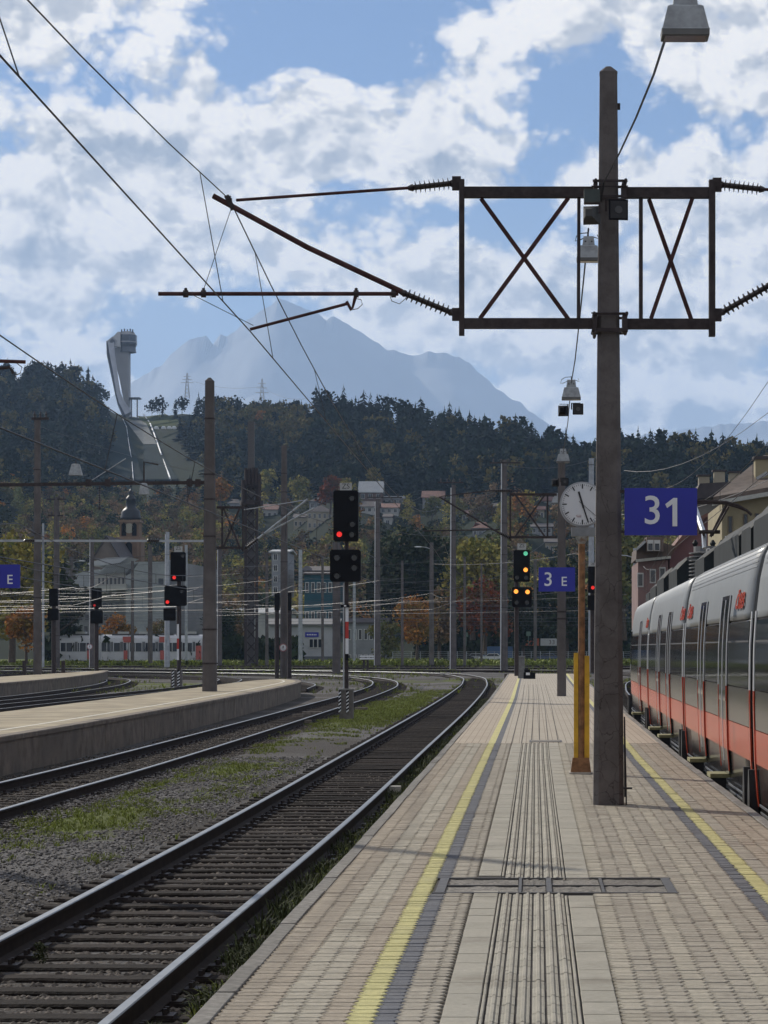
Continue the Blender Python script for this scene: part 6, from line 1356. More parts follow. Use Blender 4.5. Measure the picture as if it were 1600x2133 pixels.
house('town_house', 'white block with open terraces behind the second yard mast', 'building', 566, 598, 1225, 1150, 1145, 470, 14, GRY, ROOF_S, 4, 2)
house('town_house', 'brown timber clad block behind the slim masts', 'building', 634, 690, 1240, 1190, 1180, 470, 14, wallm('wall_brown2', (.16, .09, .06)), ROOF_D, 2, 4)
house('warehouse', 'long pale warehouse low behind the dark hedge', 'building', 440, 595, 1372, 1278, 1268, 440, 20, WHT, ROOF_S, 1, 2, win=False)
house('warehouse', 'teal clad hall standing behind the white station hut', 'building', 634, 706, 1300, 1196, 1192, 430, 16, wallm('wall_teal', (.02, .08, .11)), ROOF_D, 2, 6)
house('warehouse', 'grey hall with big windows right of the big signal', 'building', 722, 802, 1385, 1298, 1290, 420, 14, GRY, ROOF_D, 2, 7)
# station hut
YH = 385; hut = house('station_hut', 'low white station hut with a blue name board and one window', 'hut', 562, 700, 1386, 1302, 1292, YH, 8, wallm('hut_wall', (.40, .41, .42)), mat('hut_roof', (.16, .16, .16), .8), win=False, over=.6)
a = P(648, 1340, YH); mb = MB(); mb.box((a.x+.75, YH-.05, a.z), (2.1, .1, 1.5)); w_ = mb.obj('window', FRAME, hut)
for dx in (-.1, .55, 1.25): mb = MB(); mb.box((a.x+dx+.15, YH-.12, a.z), (.52, .06, 1.25)); mb.obj('pane', GLASS, w_)
nb = thing('name_board', 'small dark blue name board on the white station hut', 'sign', tuple(P(648, 1322, YH-.1))); mb = MB(); a, b = P(636, 1327, YH), P(664, 1317, YH); mb.box(((a.x+b.x)/2, YH-.12, (a.z+b.z)/2), (b.x-a.x, .08, b.z-a.z)); mb.obj('board', BLUE, nb)
for k in range(6): mb = MB(); mb.box((a.x+.35+.26*k, YH-.17, (a.z+b.z)/2), (.16, .01, .2)); mb.obj('letter_mark', WHITE, nb)
mb = MB(); mb.box(((P(562, 0, YH).x+P(700, 0, YH).x)/2, YH-.03, GRD_Z+.5), (P(700, 0, YH).x-P(562, 0, YH).x, .1, 1.1)); mb.obj('plinth', wallm('plinth', (.13, .14, .15)), hut)
# grey civic hall below the church (left)
YG = 450; gh = thing('event_hall', 'large grey hall with stepped metal roofs and slot windows below the church tower', 'building', tuple(P(260, 1330, YG)))
GM = mat('hall_metal', (.27, .29, .29), .55, .2, var=.12, vs=.8); GW = wallm('hall_wall', (.22, .225, .23))
def wedge(name, pts, Y0_, Y1_, m): mb = MB(); mb.prism([tuple((lambda q: (q.x, q.z))(P(x, y, Y0_))) for x, y in pts], 'y', Y0_, Y1_); return mb.obj(name, m, gh)
wedge('wall', [(126, 1375), (425, 1375), (425, 1232), (126, 1232)], YG+6, YG+30, GW)
wedge('roof', [(128, 1222), (152, 1198), (176, 1190), (205, 1186), (214, 1196), (200, 1222)], YG+4, YG+20, GM)
wedge('upper_block', [(198, 1222), (262, 1222), (262, 1192), (198, 1197)], YG+3, YG+16, wallm('hall_pale', (.34, .33, .30)))
wedge('ribbed_roof', [(198, 1197), (262, 1192), (290, 1170), (222, 1178)], YG+2.5, YG+17, GM)
wedge('gable_block', [(262, 1372), (345, 1372), (345, 1170), (290, 1170), (275, 1192), (262, 1200)], YG+2, YG+22, GM)
wedge('roof', [(180, 1174), (220, 1162), (268, 1160), (250, 1172), (215, 1178), (190, 1178)], YG+12, YG+24, ROOF_S)
wedge('lower_band', [(126, 1240), (262, 1228), (262, 1216), (126, 1224)], YG, YG+8, mat('hall_pale_band', (.36, .36, .34), .7, var=.1))
wedge('right_block', [(345, 1372), (425, 1372), (425, 1180), (345, 1165)], YG+8, YG+28, GW)
for k in range(7):
    x = 205+8.3*k; mb = MB(); a, b = P(x, 1217, YG+2.9), P(x+3.4, 1204, YG+2.9); mb.box(((a.x+b.x)/2, YG+2.95, (a.z+b.z)/2), (b.x-a.x, .12, b.z-a.z)); mb.obj('slot_window', GLASS, gh)
for k in range(14): x = 226+k*4.4; mb = MB(); flat(mb, P(x-18, 1195.5-.0*k, YG+2.4), P(x+4, 1173, YG+2.4), .07, .12); mb.obj('roof_rib', GW, gh)
mb = MB(); a, b = P(330, 1217, YG+1.8), P(340, 1205, YG+1.8); mb.box(((a.x+b.x)/2, YG+1.9, (a.z+b.z)/2), (b.x-a.x, .1, b.z-a.z)); mb.obj('window', GLASS, gh)
for k in range(9):
    for r in range(3): mb = MB(); c = P(140+13*k+(r % 2)*2, 1262+24*r, YG+5.9); mb.box(c, (.6, .12, 1.0)); mb.obj('window', GLASS, gh)
house('church_nave', 'dark pointed roof left of the church tower', 'church roof', 196, 248, 1175, 1160, 1118, 520, 20, wallm('nave_wall', (.16, .13, .11)), ROOF_D, 1, 1, 'y', False)
house('church_nave', 'small dark roof at the left end of the event hall', 'house', 100, 140, 1240, 1215, 1172, 500, 14, wallm('nave_wall', (.16, .13, .11)), ROOF_D, 1, 1, 'y', False)
# church tower with onion dome
YT = 540; ct = thing('church_tower', 'baroque church tower with a dark onion dome above the grey hall', 'church tower', tuple(P(268, 1180, YT)))
CW = wallm('church_wall', (.20, .13, .085)); DOME = mat('dome_copper', (.018, .022, .030), .5, .2, var=.2, vs=1)
def tw(name, x0, x1, y0, y1, m, dy=0, d=None): a, b = P(x0, y1, YT), P(x1, y0, YT); mb = MB(); mb.box(((a.x+b.x)/2, YT+3+dy, (a.z+b.z)/2), (b.x-a.x, d or (b.x-a.x), b.z-a.z)); return mb.obj(name, m, ct)
tw('lower_shaft', 243, 293, 1124, 1240, CW); tw('belfry', 248, 288, 1086, 1119, CW); tw('cornice', 241, 295, 1118, 1124, wallm('cornice', (.24, .16, .11))); tw('cornice', 245, 291, 1083, 1087, wallm('cornice', (.24, .16, .11)))
for x in (249, 287): tw('pilaster', x-2, x+2, 1126, 1160, wallm('cornice', (.24, .16, .11)), -2.7, .5)
cx0 = P(268, 1080, YT); u_ = YT/F
mb = MB(); mb.smooth = True; mb.rod((cx0.x, YT+3, cx0.z), (cx0.x, YT+3, H-(1015-CY)*u_), [(0, 23*u_), (.06, 22*u_), (.14, 20*u_), (.24, 20*u_), (.32, 15*u_), (.38, 10.5*u_), (.44, 10*u_), (.60, 9.5*u_), (.62, 11.5*u_), (.66, 10.5*u_), (.70, 9*u_), (.76, 5.5*u_), (.80, 4*u_), (.86, 6*u_), (.92, 3*u_), (1, .6*u_)], 16); mb.obj('onion_dome', DOME, ct)
mb = MB(); mb.cyl((cx0.x, YT+3, H-(1018-CY)*u_), (cx0.x, YT+3, H-(990-CY)*u_), .12, 5); mb.ball((cx0.x, YT+3, H-(1010-CY)*u_), .3, 6, 4); mb.bar((cx0.x-.6, YT+3, H-(996-CY)*u_), (cx0.x+.6, YT+3, H-(996-CY)*u_), .15); mb.obj('spire_cross', DOME, ct)
for x in (262, 274): mb = MB(); c = P(x-6 if x < 268 else x+4, 1102, YT-.4); mb.prism([(c.x-.5, c.z-1.4), (c.x+.5, c.z-1.4), (c.x+.5, c.z+1), (c.x, c.z+1.5), (c.x-.5, c.z+1)], 'y', YT+.75, YT+.95); mb.obj('belfry_window', BLACK, ct)
mb = MB(); c = P(268, 1100, YT); mb.cyl((c.x, YT+.9, c.z), (c.x, YT+.75, c.z), 1.1, 16); mb.obj('clock_face', mat('tower_clock', (.30, .28, .22), .6), ct)
mb = MB(); c = P(268, 1145, YT); mb.prism([(c.x-.7, c.z-2), (c.x+.7, c.z-2), (c.x+.7, c.z+1.2), (c.x, c.z+1.9), (c.x-.7, c.z+1.2)], 'y', YT+.2, YT+.4); mb.obj('tower_window', BLACK, ct)
# buildings on the right behind the train
YQ = 150
yh = thing('apartment_house', 'yellow house with dark tiled roof at the right edge', 'house', tuple(P(1560, 1250, YQ)))
yw = wallm('wall_yellow', (.30, .255, .155))
mb = MB(); mb.prism([tuple((lambda q: (q.x, q.z))(P(x, y, YQ))) for x, y in ((1504, 1300), (1760, 1300), (1760, 1010), (1660, 1018), (1504, 1048))], 'y', YQ, YQ+12); mb.obj('wall', yw, yh)
mb = MB(); rfp = [P(1486, 1047, YQ-.8), P(1780, 996, YQ-.8), P(1780, 940, YQ+8), P(1590, 960, YQ+8)]; mb.add(rfp+[p+Vector((0, .1, .35)) for p in rfp], [(0, 1, 2, 3), (4, 5, 6, 7), (0, 1, 5, 4), (1, 2, 6, 5), (2, 3, 7, 6), (3, 0, 4, 7)]); mb.obj('roof', mat('roof_tiles_brown', (.10, .075, .06), .85, var=.35, vs=1.5, bump=.5, bs=8), yh)
mb = MB(); flat(mb, P(1484, 1049, YQ-1), P(1780, 998, YQ-1), .25, .3); mb.obj('gutter', mat('gutter_pale', (.40, .40, .36), .6), yh)
mb = MB(); mb.box(P(1588, 978, YQ+3), (.95, 1.2, 1.3)); ch_ = mb.obj('chimney', yw, yh); mb = MB(); mb.box(P(1588, 955, YQ+3), (1.15, 1.4, .2)); mb.obj('chimney_cap', ROOF_D, ch_)
mb = MB(); flat(mb, P(1576, 998, YQ+2.5), P(1598, 985, YQ+2.5), .22, .3); mb.obj('skylight', ROOF_S, yh)
for x, y0, y1 in ((1521, 1075, 1111), (1553, 1070, 1098), (1577, 1069, 1092), (1598, 1066, 1086), (1640, 1060, 1084)):
    a, b = P(x-5, y1, YQ), P(x+5, y0, YQ); mb = MB(); mb.box(((a.x+b.x)/2, YQ-.03, (a.z+b.z)/2), (b.x-a.x, .1, b.z-a.z)); f = mb.obj('window', mat('shutter_brown', (.16, .13, .09), .7), yh)
    mb = MB(); mb.box(((a.x+b.x)/2, YQ-.1, (a.z+b.z)/2), ((b.x-a.x)*.55, .06, (b.z-a.z)*.88)); mb.obj('pane', GLASS, f)
YR2 = 175
ph = thing('apartment_house', 'pink house with a dormer window and dark red roof behind the train roof', 'house', tuple(P(1400, 1300, YR2)))
def pz(name, pts, y0, y1, m, par=ph, Y=YR2): mb = MB(); mb.prism([tuple((lambda q: (q.x, q.z))(P(x, y, Y))) for x, y in pts], 'y', y0, y1); return mb.obj(name, m, par)
pz('wall', [(1329, 1320), (1392, 1320), (1392, 1167), (1329, 1170)], YR2, YR2+11, PNK)
pz('side_wall', [(1392, 1320), (1506, 1320), (1506, 1070), (1500, 1060), (1450, 1088), (1396, 1160)], YR2+.5, YR2+9, wallm('wall_dark_pink', (.20, .10, .10)))
pz('roof', [(1324, 1166), (1396, 1160), (1405, 1138), (1345, 1122), (1326, 1142)], YR2-.6, YR2+8, mat('roof_tiles_brown', (.10, .075, .06), .85))
pz('roof', [(1396, 1162), (1450, 1090), (1502, 1060), (1502, 1054), (1448, 1082), (1385, 1160)], YR2-.4, YR2+10, ROOF_R)
pz('cornice', [(1324, 1172), (1396, 1164), (1396, 1159), (1324, 1166)], YR2-.9, YR2-.6, mat('gutter_pale', (.40, .40, .36), .6))
dm = pz('dormer', [(1345, 1150), (1380, 1150), (1380, 1120), (1345, 1120)], YR2-1.4, YR2+2, mat('dormer_brown', (.15, .11, .09), .8))
for x in (1355, 1369): mb = MB(); mb.box(P(x, 1136, YR2-1.45), (.42, .06, .75)); mb.obj('dormer_window', FRAME, dm); mb = MB(); mb.box(P(x, 1139, YR2-1.5), (.3, .06, .45)); mb.obj('pane', GLASS, dm)
mb = MB(); flat(mb, P(1324, 1146, YR2-1), P(1344, 1128, YR2-1), .16, .8); mb.obj('gable_trim', ROOF_S, ph)
for x, y in ((1334, 1208), (1360, 1200), (1380, 1196)):
    mb = MB(); mb.box(P(x, y, YR2-.03), (.44, .1, 1.0)); f = mb.obj('window', FRAME, ph); mb = MB(); mb.box(P(x, y, YR2-.1), (.30, .06, .8)); mb.obj('pane', GLASS, f)
bh = thing('apartment_house', 'row of dark roofs with chimneys behind the blue 31 sign', 'house', tuple(P(1480, 1100, 230)))
pz('wall', [(1448, 1300), (1520, 1300), (1520, 1035), (1448, 1040)], 230, 240, wallm('wall_grey_brown', (.22, .20, .17)), bh, 230)  # plain grey-brown wall colour
pz('roof', [(1440, 1042), (1525, 1035), (1545, 1005), (1455, 1010)], 228, 238, ROOF_D, bh, 230)
for x, y in ((1498, 1000), (1530, 1003), (1466, 1010)): mb = MB(); c = P(x, y, 232); mb.box(c, (1.0, 1.0, 1.5)); mb.obj('chimney', CRM, bh); mb = MB(); mb.box(c+Vector((0, 0, .85)), (1.3, 1.3, .15)); mb.obj('chimney_cap', ROOF_D, bh)

# ---------------------------------------------------------------- ski jump, pylons
SJ = 1590; u = SJ/F
sj = thing('ski_jump_tower', 'tall pale ski jump tower with an overhanging head and a curved inrun on the hill', 'ski jump', tuple(P(262, 860, SJ)))
SC_ = mat('jump_concrete', (.33, .33, .34), .7, var=.12, vs=.1); SCD = mat('jump_dark_cladding', (.11, .12, .14), .5, .3, var=.15, vs=.2); SCM = mat('jump_metal', (.36, .38, .42), .35, .6, var=.1, vs=.2)
def sp_(name, pts, y0, y1, m): mb = MB(); mb.prism([tuple((lambda q: (q.x, q.z))(P(x, y, SJ))) for x, y in pts], 'y', SJ+y0, SJ+y1); return mb.obj(name, m, sj)
sp_('shaft', [(232, 724), (262, 724), (268, 732), (268, 880), (262, 880), (260, 846), (249, 790), (239, 750)], 0, 8, SC_)
def octs(c, r, z): return [Vector((c.x+r*math.cos(a), SJ+4+r*math.sin(a), z)) for a in [math.pi/8+k*math.pi/4 for k in range(8)]]
c = P(263, 700, SJ); zz = lambda y: H-(y-CY)*u
mb = MB(); mb.rings([octs(c, 6, zz(733)), octs(c, 18*u, zz(722)), octs(c, 21*u, zz(715))]); mb.obj('head_underside', SCD, sj)
mb = MB(); mb.rings([octs(c, 21*u, zz(715)), octs(c, 21*u, zz(697))]); mb.obj('head', mat('jump_glass_dark', (.07, .08, .10), .25, .3, var=.2, vs=.3), sj)
mb = MB(); mb.rings([octs(c, 21.3*u, zz(712.5)), octs(c, 21.3*u, zz(710.5))]); mb.obj('head_band', SC_, sj)
mb = MB(); mb.rings([octs(c, 19*u, zz(697)), octs(c, 15*u, zz(690))]); mb.obj('crown', SC_, sj)
for k, dx in enumerate((-10, -4, 2, 8, 13)): mb = MB(); mb.box((c.x+dx*u, SJ+1, zz(689)), (.8, .8, 2.0+.8*(k % 2))); mb.obj('roof_antenna', SCD, sj)
sp_('neck_block', [(236, 703), (247, 692), (252, 692), (252, 724), (240, 722)], -2.5, 5, mat('jump_pale', (.5, .5, .5), .6, var=.05))
sp_('start_gate', [(224, 712), (236, 702), (246, 711), (240, 722), (226, 726)], -3, 3, SC_); sp_('start_opening', [(231, 711), (236, 706), (241, 711), (240, 718), (231, 719)], -3.3, -3.05, SCD)
def curve_band(name, L, R, y0, y1, m):
    mb = MB(); n = len(L); rg = []
    for (xl, yl), (xr, yr) in zip(L, R): a, b = P(xl, yl, SJ), P(xr, yr, SJ); k = (yl-700)/160; dy = y0+(y1-y0)*k; rg.append([a+Vector((0, dy, 0)), b+Vector((0, dy, 0)), b+Vector((0, dy+2, -1.5)), a+Vector((0, dy+2, -1.5))])
    mb.rings(rg); return mb.obj(name, m, sj)
curve_band('inrun', [(229, 716), (237, 752), (247, 792), (254, 825), (261, 846), (270, 862), (276, 872)], [(240, 718), (246, 752), (254, 792), (261, 824), (269, 843), (279, 857), (287, 866)], -6, -26, SCM)
curve_band('inrun_side', [(225, 712), (228, 742), (241, 790), (250, 824), (257, 846), (265, 863), (270, 874)], [(229, 716), (237, 752), (247, 792), (254, 825), (261, 846), (270, 862), (276, 872)], -5, -25, SCD)
curve_band('inrun_rail', [(240, 716), (246, 752), (254, 792), (261, 824), (269, 842), (279, 856), (287, 865)], [(242, 716), (248, 752), (256, 792), (263, 824), (271, 841), (281, 855), (289, 864)], -7, -27, SCM)
pvl = thing('hill_pavilion', 'small flat roofed pavilion at the foot of the ski jump tower', 'pavilion', tuple(P(280, 842, SJ)))
mb = MB(); mb.box(P(281, 830, SJ+5), (24*u, 8, .8)); mb.obj('roof', SCD, pvl)
for x in (274, 286): mb = MB(); flat(mb, P(x, 872, SJ+2), P(x, 828, SJ+2), .7, .7); mb.obj('column', SCD, pvl)
def hill_patch(name, label, cat, quad, m, lift=.6, n=14, kind=None):
    """a sheet lying on the hill: corners given as (photo x, photo y)"""
    on_hill_l = lambda x, y: on_hill(x, y)+Vector((0, -lift, lift))
    (a, b, c2, d) = quad; V_ = []
    for j in range(n+1):
        t = j/n; l = (lerp(a[0], d[0], t), lerp(a[1], d[1], t)); r = (lerp(b[0], c2[0], t), lerp(b[1], c2[1], t))
        for i in range(7): V_.append(tuple(on_hill_l(lerp(l[0], r[0], i/6), lerp(l[1], r[1], i/6))))
    Fs = np.array([(j*7+i, j*7+i+1, j*7+i+8, j*7+i+7) for j in range(n) for i in range(6)])
    o = bpy.data.objects.new(name, np_mesh(name, np.array(V_), Fs, m)); COL.objects.link(o)
    if kind: o['kind'] = kind; o['label'] = label
    else: tag(o, label, cat)
    return o
hill_patch('landing_slope', 'pale concrete landing slope below the ski jump', 'slope', [(262, 880), (302, 880), (328, 930), (300, 930)], mat('landing_grey', (.13, .14, .14), .9, var=.2, vs=.1, spec=.1), 1.2, kind='structure')
hill_patch('landing_outrun', 'dark green lower landing slope of the ski jump', 'slope', [(300, 931), (328, 931), (372, 1003), (300, 1003)], mat('slope_green', (.008, .017, .016), .95, var=.2, vs=.05, spec=.05), 1.0, kind='structure')
hill_patch('landing_outrun', 'dark green slope left of the ski jump landing', 'slope', [(228, 885), (262, 882), (300, 1003), (215, 1003)], mat('slope_green', (.035, .06, .045), .95), .9, kind='structure')
hill_patch('meadow', 'small green meadow beside the ski jump foot', 'meadow', [(283, 866), (345, 866), (400, 893), (305, 893)], mat('meadow_green', (.045, .058, .02), .95, var=.3, vs=.05, spec=.05), 1.1, kind='structure')
def hill_rail(label, pts, r, m):
    V_ = []
    for i in range(len(pts)-1):
        for k in range(6): x, y = lerp(pts[i][0], pts[i+1][0], k/6), lerp(pts[i][1], pts[i+1][1], k/6); V_.append((x, y))
    V_.append(pts[-1]); q = []
    for x, y in V_: 
        s_ = np.linspace(0, 1, 60); xx, yy2, zz_ = hill_pt(np.full(60, x), s_); pyy = CY-(zz_-H)*F/yy2; k = int(np.argmin(np.abs(pyy-y))); Yq = yy2[k]-14; q.append(Vector(((x-CX)*Yq/F, Yq, H-(y-CY)*Yq/F)))
    mb = MB(); mb.tube(q, r, 5); return tag(mb.obj('slope_rail', m), label, 'slope rail')
RB_ = mat('bright_slope_rail', (.75, .77, .80), .35, .2, var=0)
hill_rail('bright white rail curving down the right side of the ski jump landing', [(299, 863), (312, 880), (322, 905), (334, 940), (345, 970), (356, 1000)], .38, RB_)
hill_rail('pale rail down the left side of the ski jump landing', [(255, 870), (264, 890), (268, 920), (275, 960), (278, 1000)], .2, SCM)
hill_rail('faint rail on the slope farther left of the ski jump', [(225, 862), (214, 885), (208, 930), (205, 985)], .35, SCM)
jt = thing('judges_tower', 'pale stepped judges tower among the trees left of the landing slope', 'tower', tuple(P(190, 990, 1380)))
for y0, y1, x in ((884, 912, 190), (915, 936, 191), (940, 962, 190), (966, 990, 189)): a, b = P(x-7, y1, 1380), P(x+7, y0, 1380); mb = MB(); mb.box(((a.x+b.x)/2, 1380, (a.z+b.z)/2), (b.x-a.x, 5, b.z-a.z)); mb.obj('storey', mat('judge_grey', (.16, .18, .20), .7, var=.1, vs=.1), jt)
# stadium floodlight posts and hillside cars
for i, x in enumerate((460, 473)): mb = MB(); Yh = on_hill(x, 1015).y; flat(mb, P(x, 1018, Yh), P(x+1, 985, Yh), .9, .9); tag(mb.obj('slope_post', WHITE), ['left pale slanting post on the slope beside the tall mast', 'right pale slanting post on the slope beside the tall mast'][i], 'post')
mb = MB(); flat(mb, P(429, 920, 1200), P(429, 870, 1200), 1.1, 1.1); tag(mb.obj('slope_post', WHITE), 'pale post on the slope at the left edge of the tall banded mast', 'post')
for i, x in enumerate((326, 341, 353, 363, 386, 398)):
    mb = MB(); c = P(x, 892, 1480); mb.box(c, (2.4, 4.2, .9)); mb.rings([[c+Vector((a*1.0*k, b*1.6*k, z)) for a, b in ((-1, -1), (1, -1), (1, 1), (-1, 1))] for z, k in ((.45, 1), (1.1, .75))]); tag(mb.obj('parked_car', WHITE), ['leftmost', 'second', 'third', 'fourth', 'fifth', 'rightmost'][i]+' tiny pale car parked on the ridge road below the ski jump', 'car', 'cars parked by the ridge road')
for (x, yb, yt, Y, lb) in ((546, 850, 789, 1500, 'lattice power pylon standing on the ridge right of the tall mast'), (390, 815, 777, 1600, 'small lattice pylon among the ridge trees right of the ski jump')):
    t = thing('power_pylon', lb, 'pylon', tuple(P(x, yb, Y))); b, tp_ = P(x, yb+15, Y), P(x, yt, Y); hh = tp_.z-b.z; w = hh*.09; mb = MB()
    for sx in (-1, 1):
        for sy in (-1, 1): mb.bar(b+Vector((sx*w, sy*w, 0)), tp_+Vector((sx*.2, sy*.2, 0)), .28)
    each(mb, 'leg', STEEL, t); mb = MB(); n = 7
    for k in range(n):
        t0, t1 = k/n, (k+1)/n; w0, w1 = w*(1-t0)+.2, w*(1-t1)+.2; mb.bar(b+Vector((-w0, -w0, hh*t0)), b+Vector((w1, -w1, hh*t1)), .25); mb.bar(b+Vector((w0, -w0, hh*t0)), b+Vector((-w1, -w1, hh*t1)), .25)
    o = mb.obj('lattice', STEEL, t); o['kind'] = 'stuff'; mb = MB()
    for q, l in ((.62, 4), (.75, 3.2), (.87, 2.4)): mb.bar(b+Vector((-l, 0, hh*q)), b+Vector((l, 0, hh*q)), .3)
    each(mb, 'crossarm', STEEL, t)
wire_thing('power_line', 'faint power line running along the ridge between the pylons', 'wire', [sag_pts(P(390, 790, 1600), P(546, 805, 1500), 3, 8)], .05, STEEL_D); wire_thing('power_line', 'faint power line leaving the right pylon along the ridge', 'wire', [sag_pts(P(546, 805, 1500), P(640, 830, 1400), 3, 8)], .05, STEEL_D)

# ---------------------------------------------------------------- distant train, cars, fence, board, path
YD = 362; dt = thing('commuter_train', 'distant white and red commuter train standing across the yard at left', 'train', (P(270, 1380, YD).x, YD, GRD_Z))
DW = mat('distant_train_white', (.55, .56, .58), .4, var=.05, vs=1); DR = mat('distant_train_red', (.45, .10, .08), .4, var=.05); DG = mat('distant_train_glass', (.03, .035, .045), .15, var=0)
def dbox(name, x0, x1, y0, y1, m, par, dy=0.0, d=.06): a, b = P(x0, y1, YD), P(x1, y0, YD); mb = MB(); mb.box(((a.x+b.x)/2, YD-dy, (a.z+b.z)/2), (b.x-a.x, d, b.z-a.z)); return mb.obj(name, m, par)
for x0, x1 in ((124, 208), (209, 266.5), (268, 343.5), (345, 421)):
    cr_ = empty('carriage', tuple(P((x0+x1)/2, 1380, YD))); cr_.parent = dt; cr_.matrix_parent_inverse = parent_inv(dt); a, b = P(x0, 1376, YD), P(x1, 1322, YD); r = b.z
    mb = MB(); mb.rings([[Vector((x, YD+y, z)) for y, z in ((0, a.z), (-.05, r-1.2), (.15, r-.5), (.6, r-.1), (1.5, r), (2.4, r-.1), (2.8, r-.5), (2.9, a.z))] for x in (a.x, b.x)]); mb.obj('body', DW, cr_)
    dbox('window_band', x0+3, x1-3, 1339, 1357, DG, cr_, .05); dbox('underframe', x0+1, x1-1, 1372, 1380, TUND, cr_, -.4, .8)
    for k in range(1, int((x1-x0)/14)):
        x = x0+14*k; dbox('window_pillar', x-.7, x+.7, 1338, 1358, DW, cr_, .10)
    for x in (x0+(x1-x0)*.42, x0+(x1-x0)*.78): dbox('door', x-3.5, x+3.5, 1334, 1370, DW, cr_, .12); dbox('door_window', x-2.4, x-.4, 1337, 1357, DG, cr_, .17); dbox('door_window', x+.4, x+2.4, 1337, 1357, DG, cr_, .17)
for a in (262, 338, 405): dbox('red_panel', a-6 if a < 400 else 408, a+16 if a < 400 else 420, 1326 if a < 400 else 1345, 1338 if a < 400 else 1374, DR, dt, .08)
for a in (262, 338, 186): dbox('red_panel', a-4, a+4, 1355, 1374, DR, dt, .14)
for x in (166, 254, 298, 395): a = P(x, 1318, YD); mb = MB(); mb.box((a.x, YD+1.4, a.z), (1.4, 1.6, .35)); mb.obj('roof_unit', mat('roof_unit_pale', (.45, .45, .43), .6), dt)
for x0, x1 in ((150, 210), (232, 300), (306, 360), (366, 412)): dbox('roof_cover', x0, x1, 1320, 1325, mat('roof_dark_unit', (.08, .08, .08), .7), dt, -1.2, 1.2)
def car(label, px, yb, Y, m, L=4.3, rz=0):
    c = P(px, yb, Y); t = thing('parked_car', label, 'car', (c.x, Y, GRD_Z), 'cars parked behind the yard fence')
    prof = [(-L/2, .25), (-L/2, .75), (-L*.42, .9), (-L*.25, 1.0), (-L*.12, 1.42), (L*.22, 1.45), (L*.36, 1.0), (L*.47, .9), (L/2, .7), (L/2, .25)]
    mb = MB(); mb.prism([(c.x+x, GRD_Z+z) for x, z in prof], 'y', Y, Y+1.75); mb.obj('body', m, t)
    mb = MB(); mb.prism([(c.x+x, GRD_Z+z) for x, z in ((-L*.22, 1.02), (-L*.11, 1.36), (L*.20, 1.38), (L*.31, 1.02))], 'y', Y-.02, Y+1.77); mb.obj('side_window', GLASS, t)
    for s in (-.31, .31): mb = MB(); mb.cyl((c.x+s*L, Y-.03, GRD_Z+.33), (c.x+s*L, Y+.2, GRD_Z+.33), .33, 12); mb.obj('wheel', TUND, t)
car('white car parked behind the fence left of the taller mast', 1024, 1368, 400, WHITE); car('dark car with a bright lamp parked left of the white car', 960, 1372, 402, BLACK); car('silver car parked between the dark and the white car', 988, 1374, 404, mat('car_silver', (.35, .36, .38), .3, .5)); 
car('dark blue car farther along behind the fence', 1140, 1372, 404, mat('car_blue', (.03, .06, .16), .3))
van = thing('delivery_van', 'blue van behind the fence near the amber signal', 'van', (P(1035, 1350, 410).x, 410, GRD_Z)); mb = MB(); c = P(1035, 1350, 410); mb.prism([(c.x-2.6, GRD_Z+.3), (c.x+2.6, GRD_Z+.3), (c.x+2.6, GRD_Z+2.6), (c.x-1.5, GRD_Z+2.6), (c.x-2.5, GRD_Z+1.4)], 'y', 410, 412); mb.obj('body', mat('van_blue', (.05, .12, .28), .4), van)
for s in (-1.6, 1.6): mb = MB(); mb.cyl((c.x+s, 409.95, GRD_Z+.35), (c.x+s, 410.3, GRD_Z+.35), .35, 10); mb.obj('wheel', TUND, van)
fn = thing('wire_fence', 'low wire mesh fence with grey posts behind the grass verge', 'fence', (0, 392, GRD_Z))
for k in range(34): x = -22+1.45*k; mb = MB(); mb.box((x, 392, GRD_Z+.9), (.08, .08, 1.8)); mb.obj('fence_post', GREYP, fn)
mb = MB()
for z in (.3, .6, .9, 1.2, 1.5, 1.75): mb.bar((-22, 392, GRD_Z+z), (26, 392, GRD_Z+z), .03)
each(mb, 'fence_wire', STEEL, fn)
bb = thing('advert_board', 'orange and white board behind the fence right of the amber signal', 'billboard', tuple(P(1120, 1345, 415)))
for x0, x1, m in ((1086, 1123, mat('board_orange', (.55, .13, .05), .5, var=.15, vs=1)), (1126, 1160, WHITE)): a, b = P(x0, 1345, 415), P(x1, 1330, 415); mb = MB(); mb.box(((a.x+b.x)/2, 415, (a.z+b.z)/2), (b.x-a.x, .15, b.z-a.z)); mb.obj('board', m, bb)
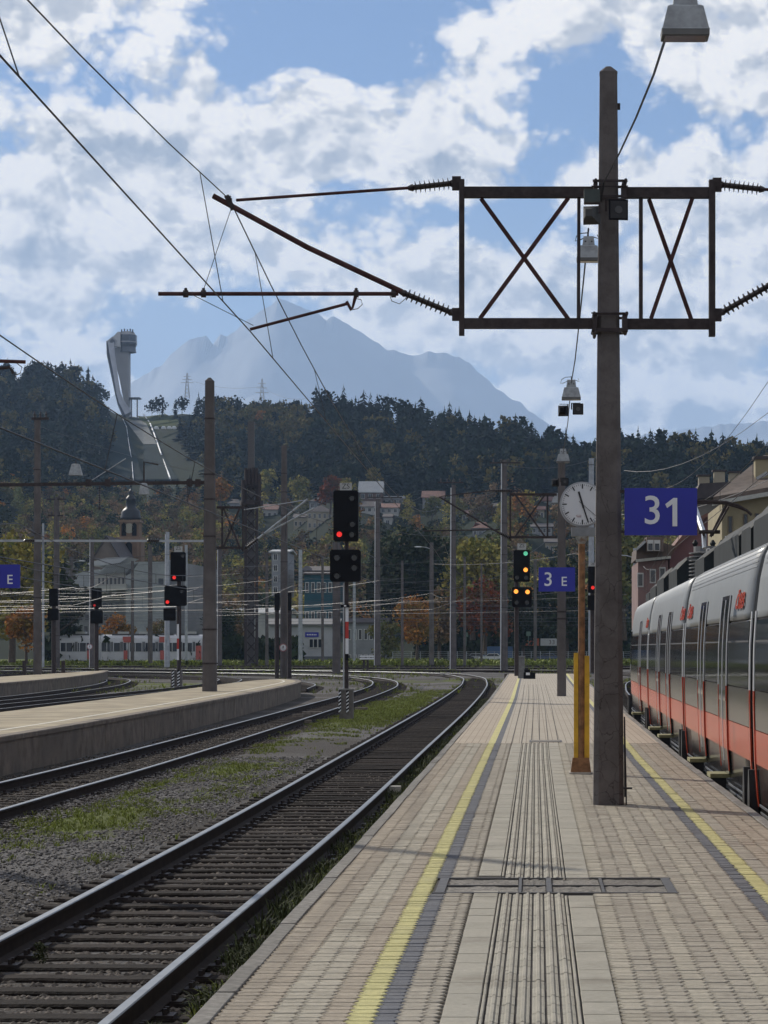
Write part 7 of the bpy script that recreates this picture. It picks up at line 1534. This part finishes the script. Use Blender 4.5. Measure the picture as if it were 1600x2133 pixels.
sub_text('3', 1.0, P(1153, 1338, 415)+Vector((0, -.1, 0)), mat('board_grey', (.2, .15, .15), .6), bb); sub_text('3', 1.0, P(1146, 1338, 415)+Vector((0, -.1, 0)), MATS['board_grey'], bb)
for x in (1088, 1123, 1158): mb = MB(); flat(mb, P(x, 1365, 415.2), P(x, 1345, 415.2), .15, .15); mb.obj('support_post', STEEL_D, bb)
for i, (x, y) in enumerate(((971, 1322), (1101, 1320))): mb = MB(); flat(mb, P(x, 1345, 398), P(x, 1317, 398), .1, .1); mb.box(P(x, y, 397.9), (.7, .05, .7)); tag(mb.obj('traffic_sign', mat('sign_dull_green', (.10, .16, .12), .6)), ['small greenish sign on a post left of the dark trees', 'small greenish sign on a post above the orange board'][i], 'sign')
pa = empty('service_path', (0, 0, 0), kind='structure', label='pale path edge running along the grass verge'); V_ = [(-180, 322, -.66), (60, 318, -.66), (60, 321.5, -.66), (-180, 325.5, -.66), (-180, 322, -.85), (60, 318, -.85)]
mb = MB(); mb.add(V_, [(0, 1, 2, 3), (0, 4, 5, 1)]); mb.obj('path_slab', mat('path_pale', (.50, .49, .45), .9, var=.1, vs=.3), pa)
rc = thing('relay_cabinets', 'pair of dark shunting signal lamps low between the curving rails', 'ground signals', tuple(P(748, 1425, 180)))
for x in (736, 748, 760): mb = MB(); mb.box(P(x, 1428, 178), (.25, .3, .3)); mb.obj('signal_lamp', BLACK, rc)

# ---------------------------------------------------------------- air
hzb = MB(); hzb.box((0, 10050, 1096), (19000, 20900, 2208)); hm = bpy.data.materials.new('haze_air'); hm.use_nodes = True; nt = hm.node_tree; nt.nodes.clear()
ov = nt.nodes.new('ShaderNodeOutputMaterial'); pv = nt.nodes.new('ShaderNodeVolumePrincipled'); pv.inputs['Color'].default_value = (.47, .68, 1.0, 1); pv.inputs['Density'].default_value = HAZE if 'HAZE' in globals() else 7.0e-5; pv.inputs['Anisotropy'].default_value = .1
nt.links.new(pv.outputs[0], ov.inputs['Volume'])
if pv.inputs['Density'].default_value > 0:
    ho = hzb.obj('haze', hm); ho['kind'] = 'stuff'
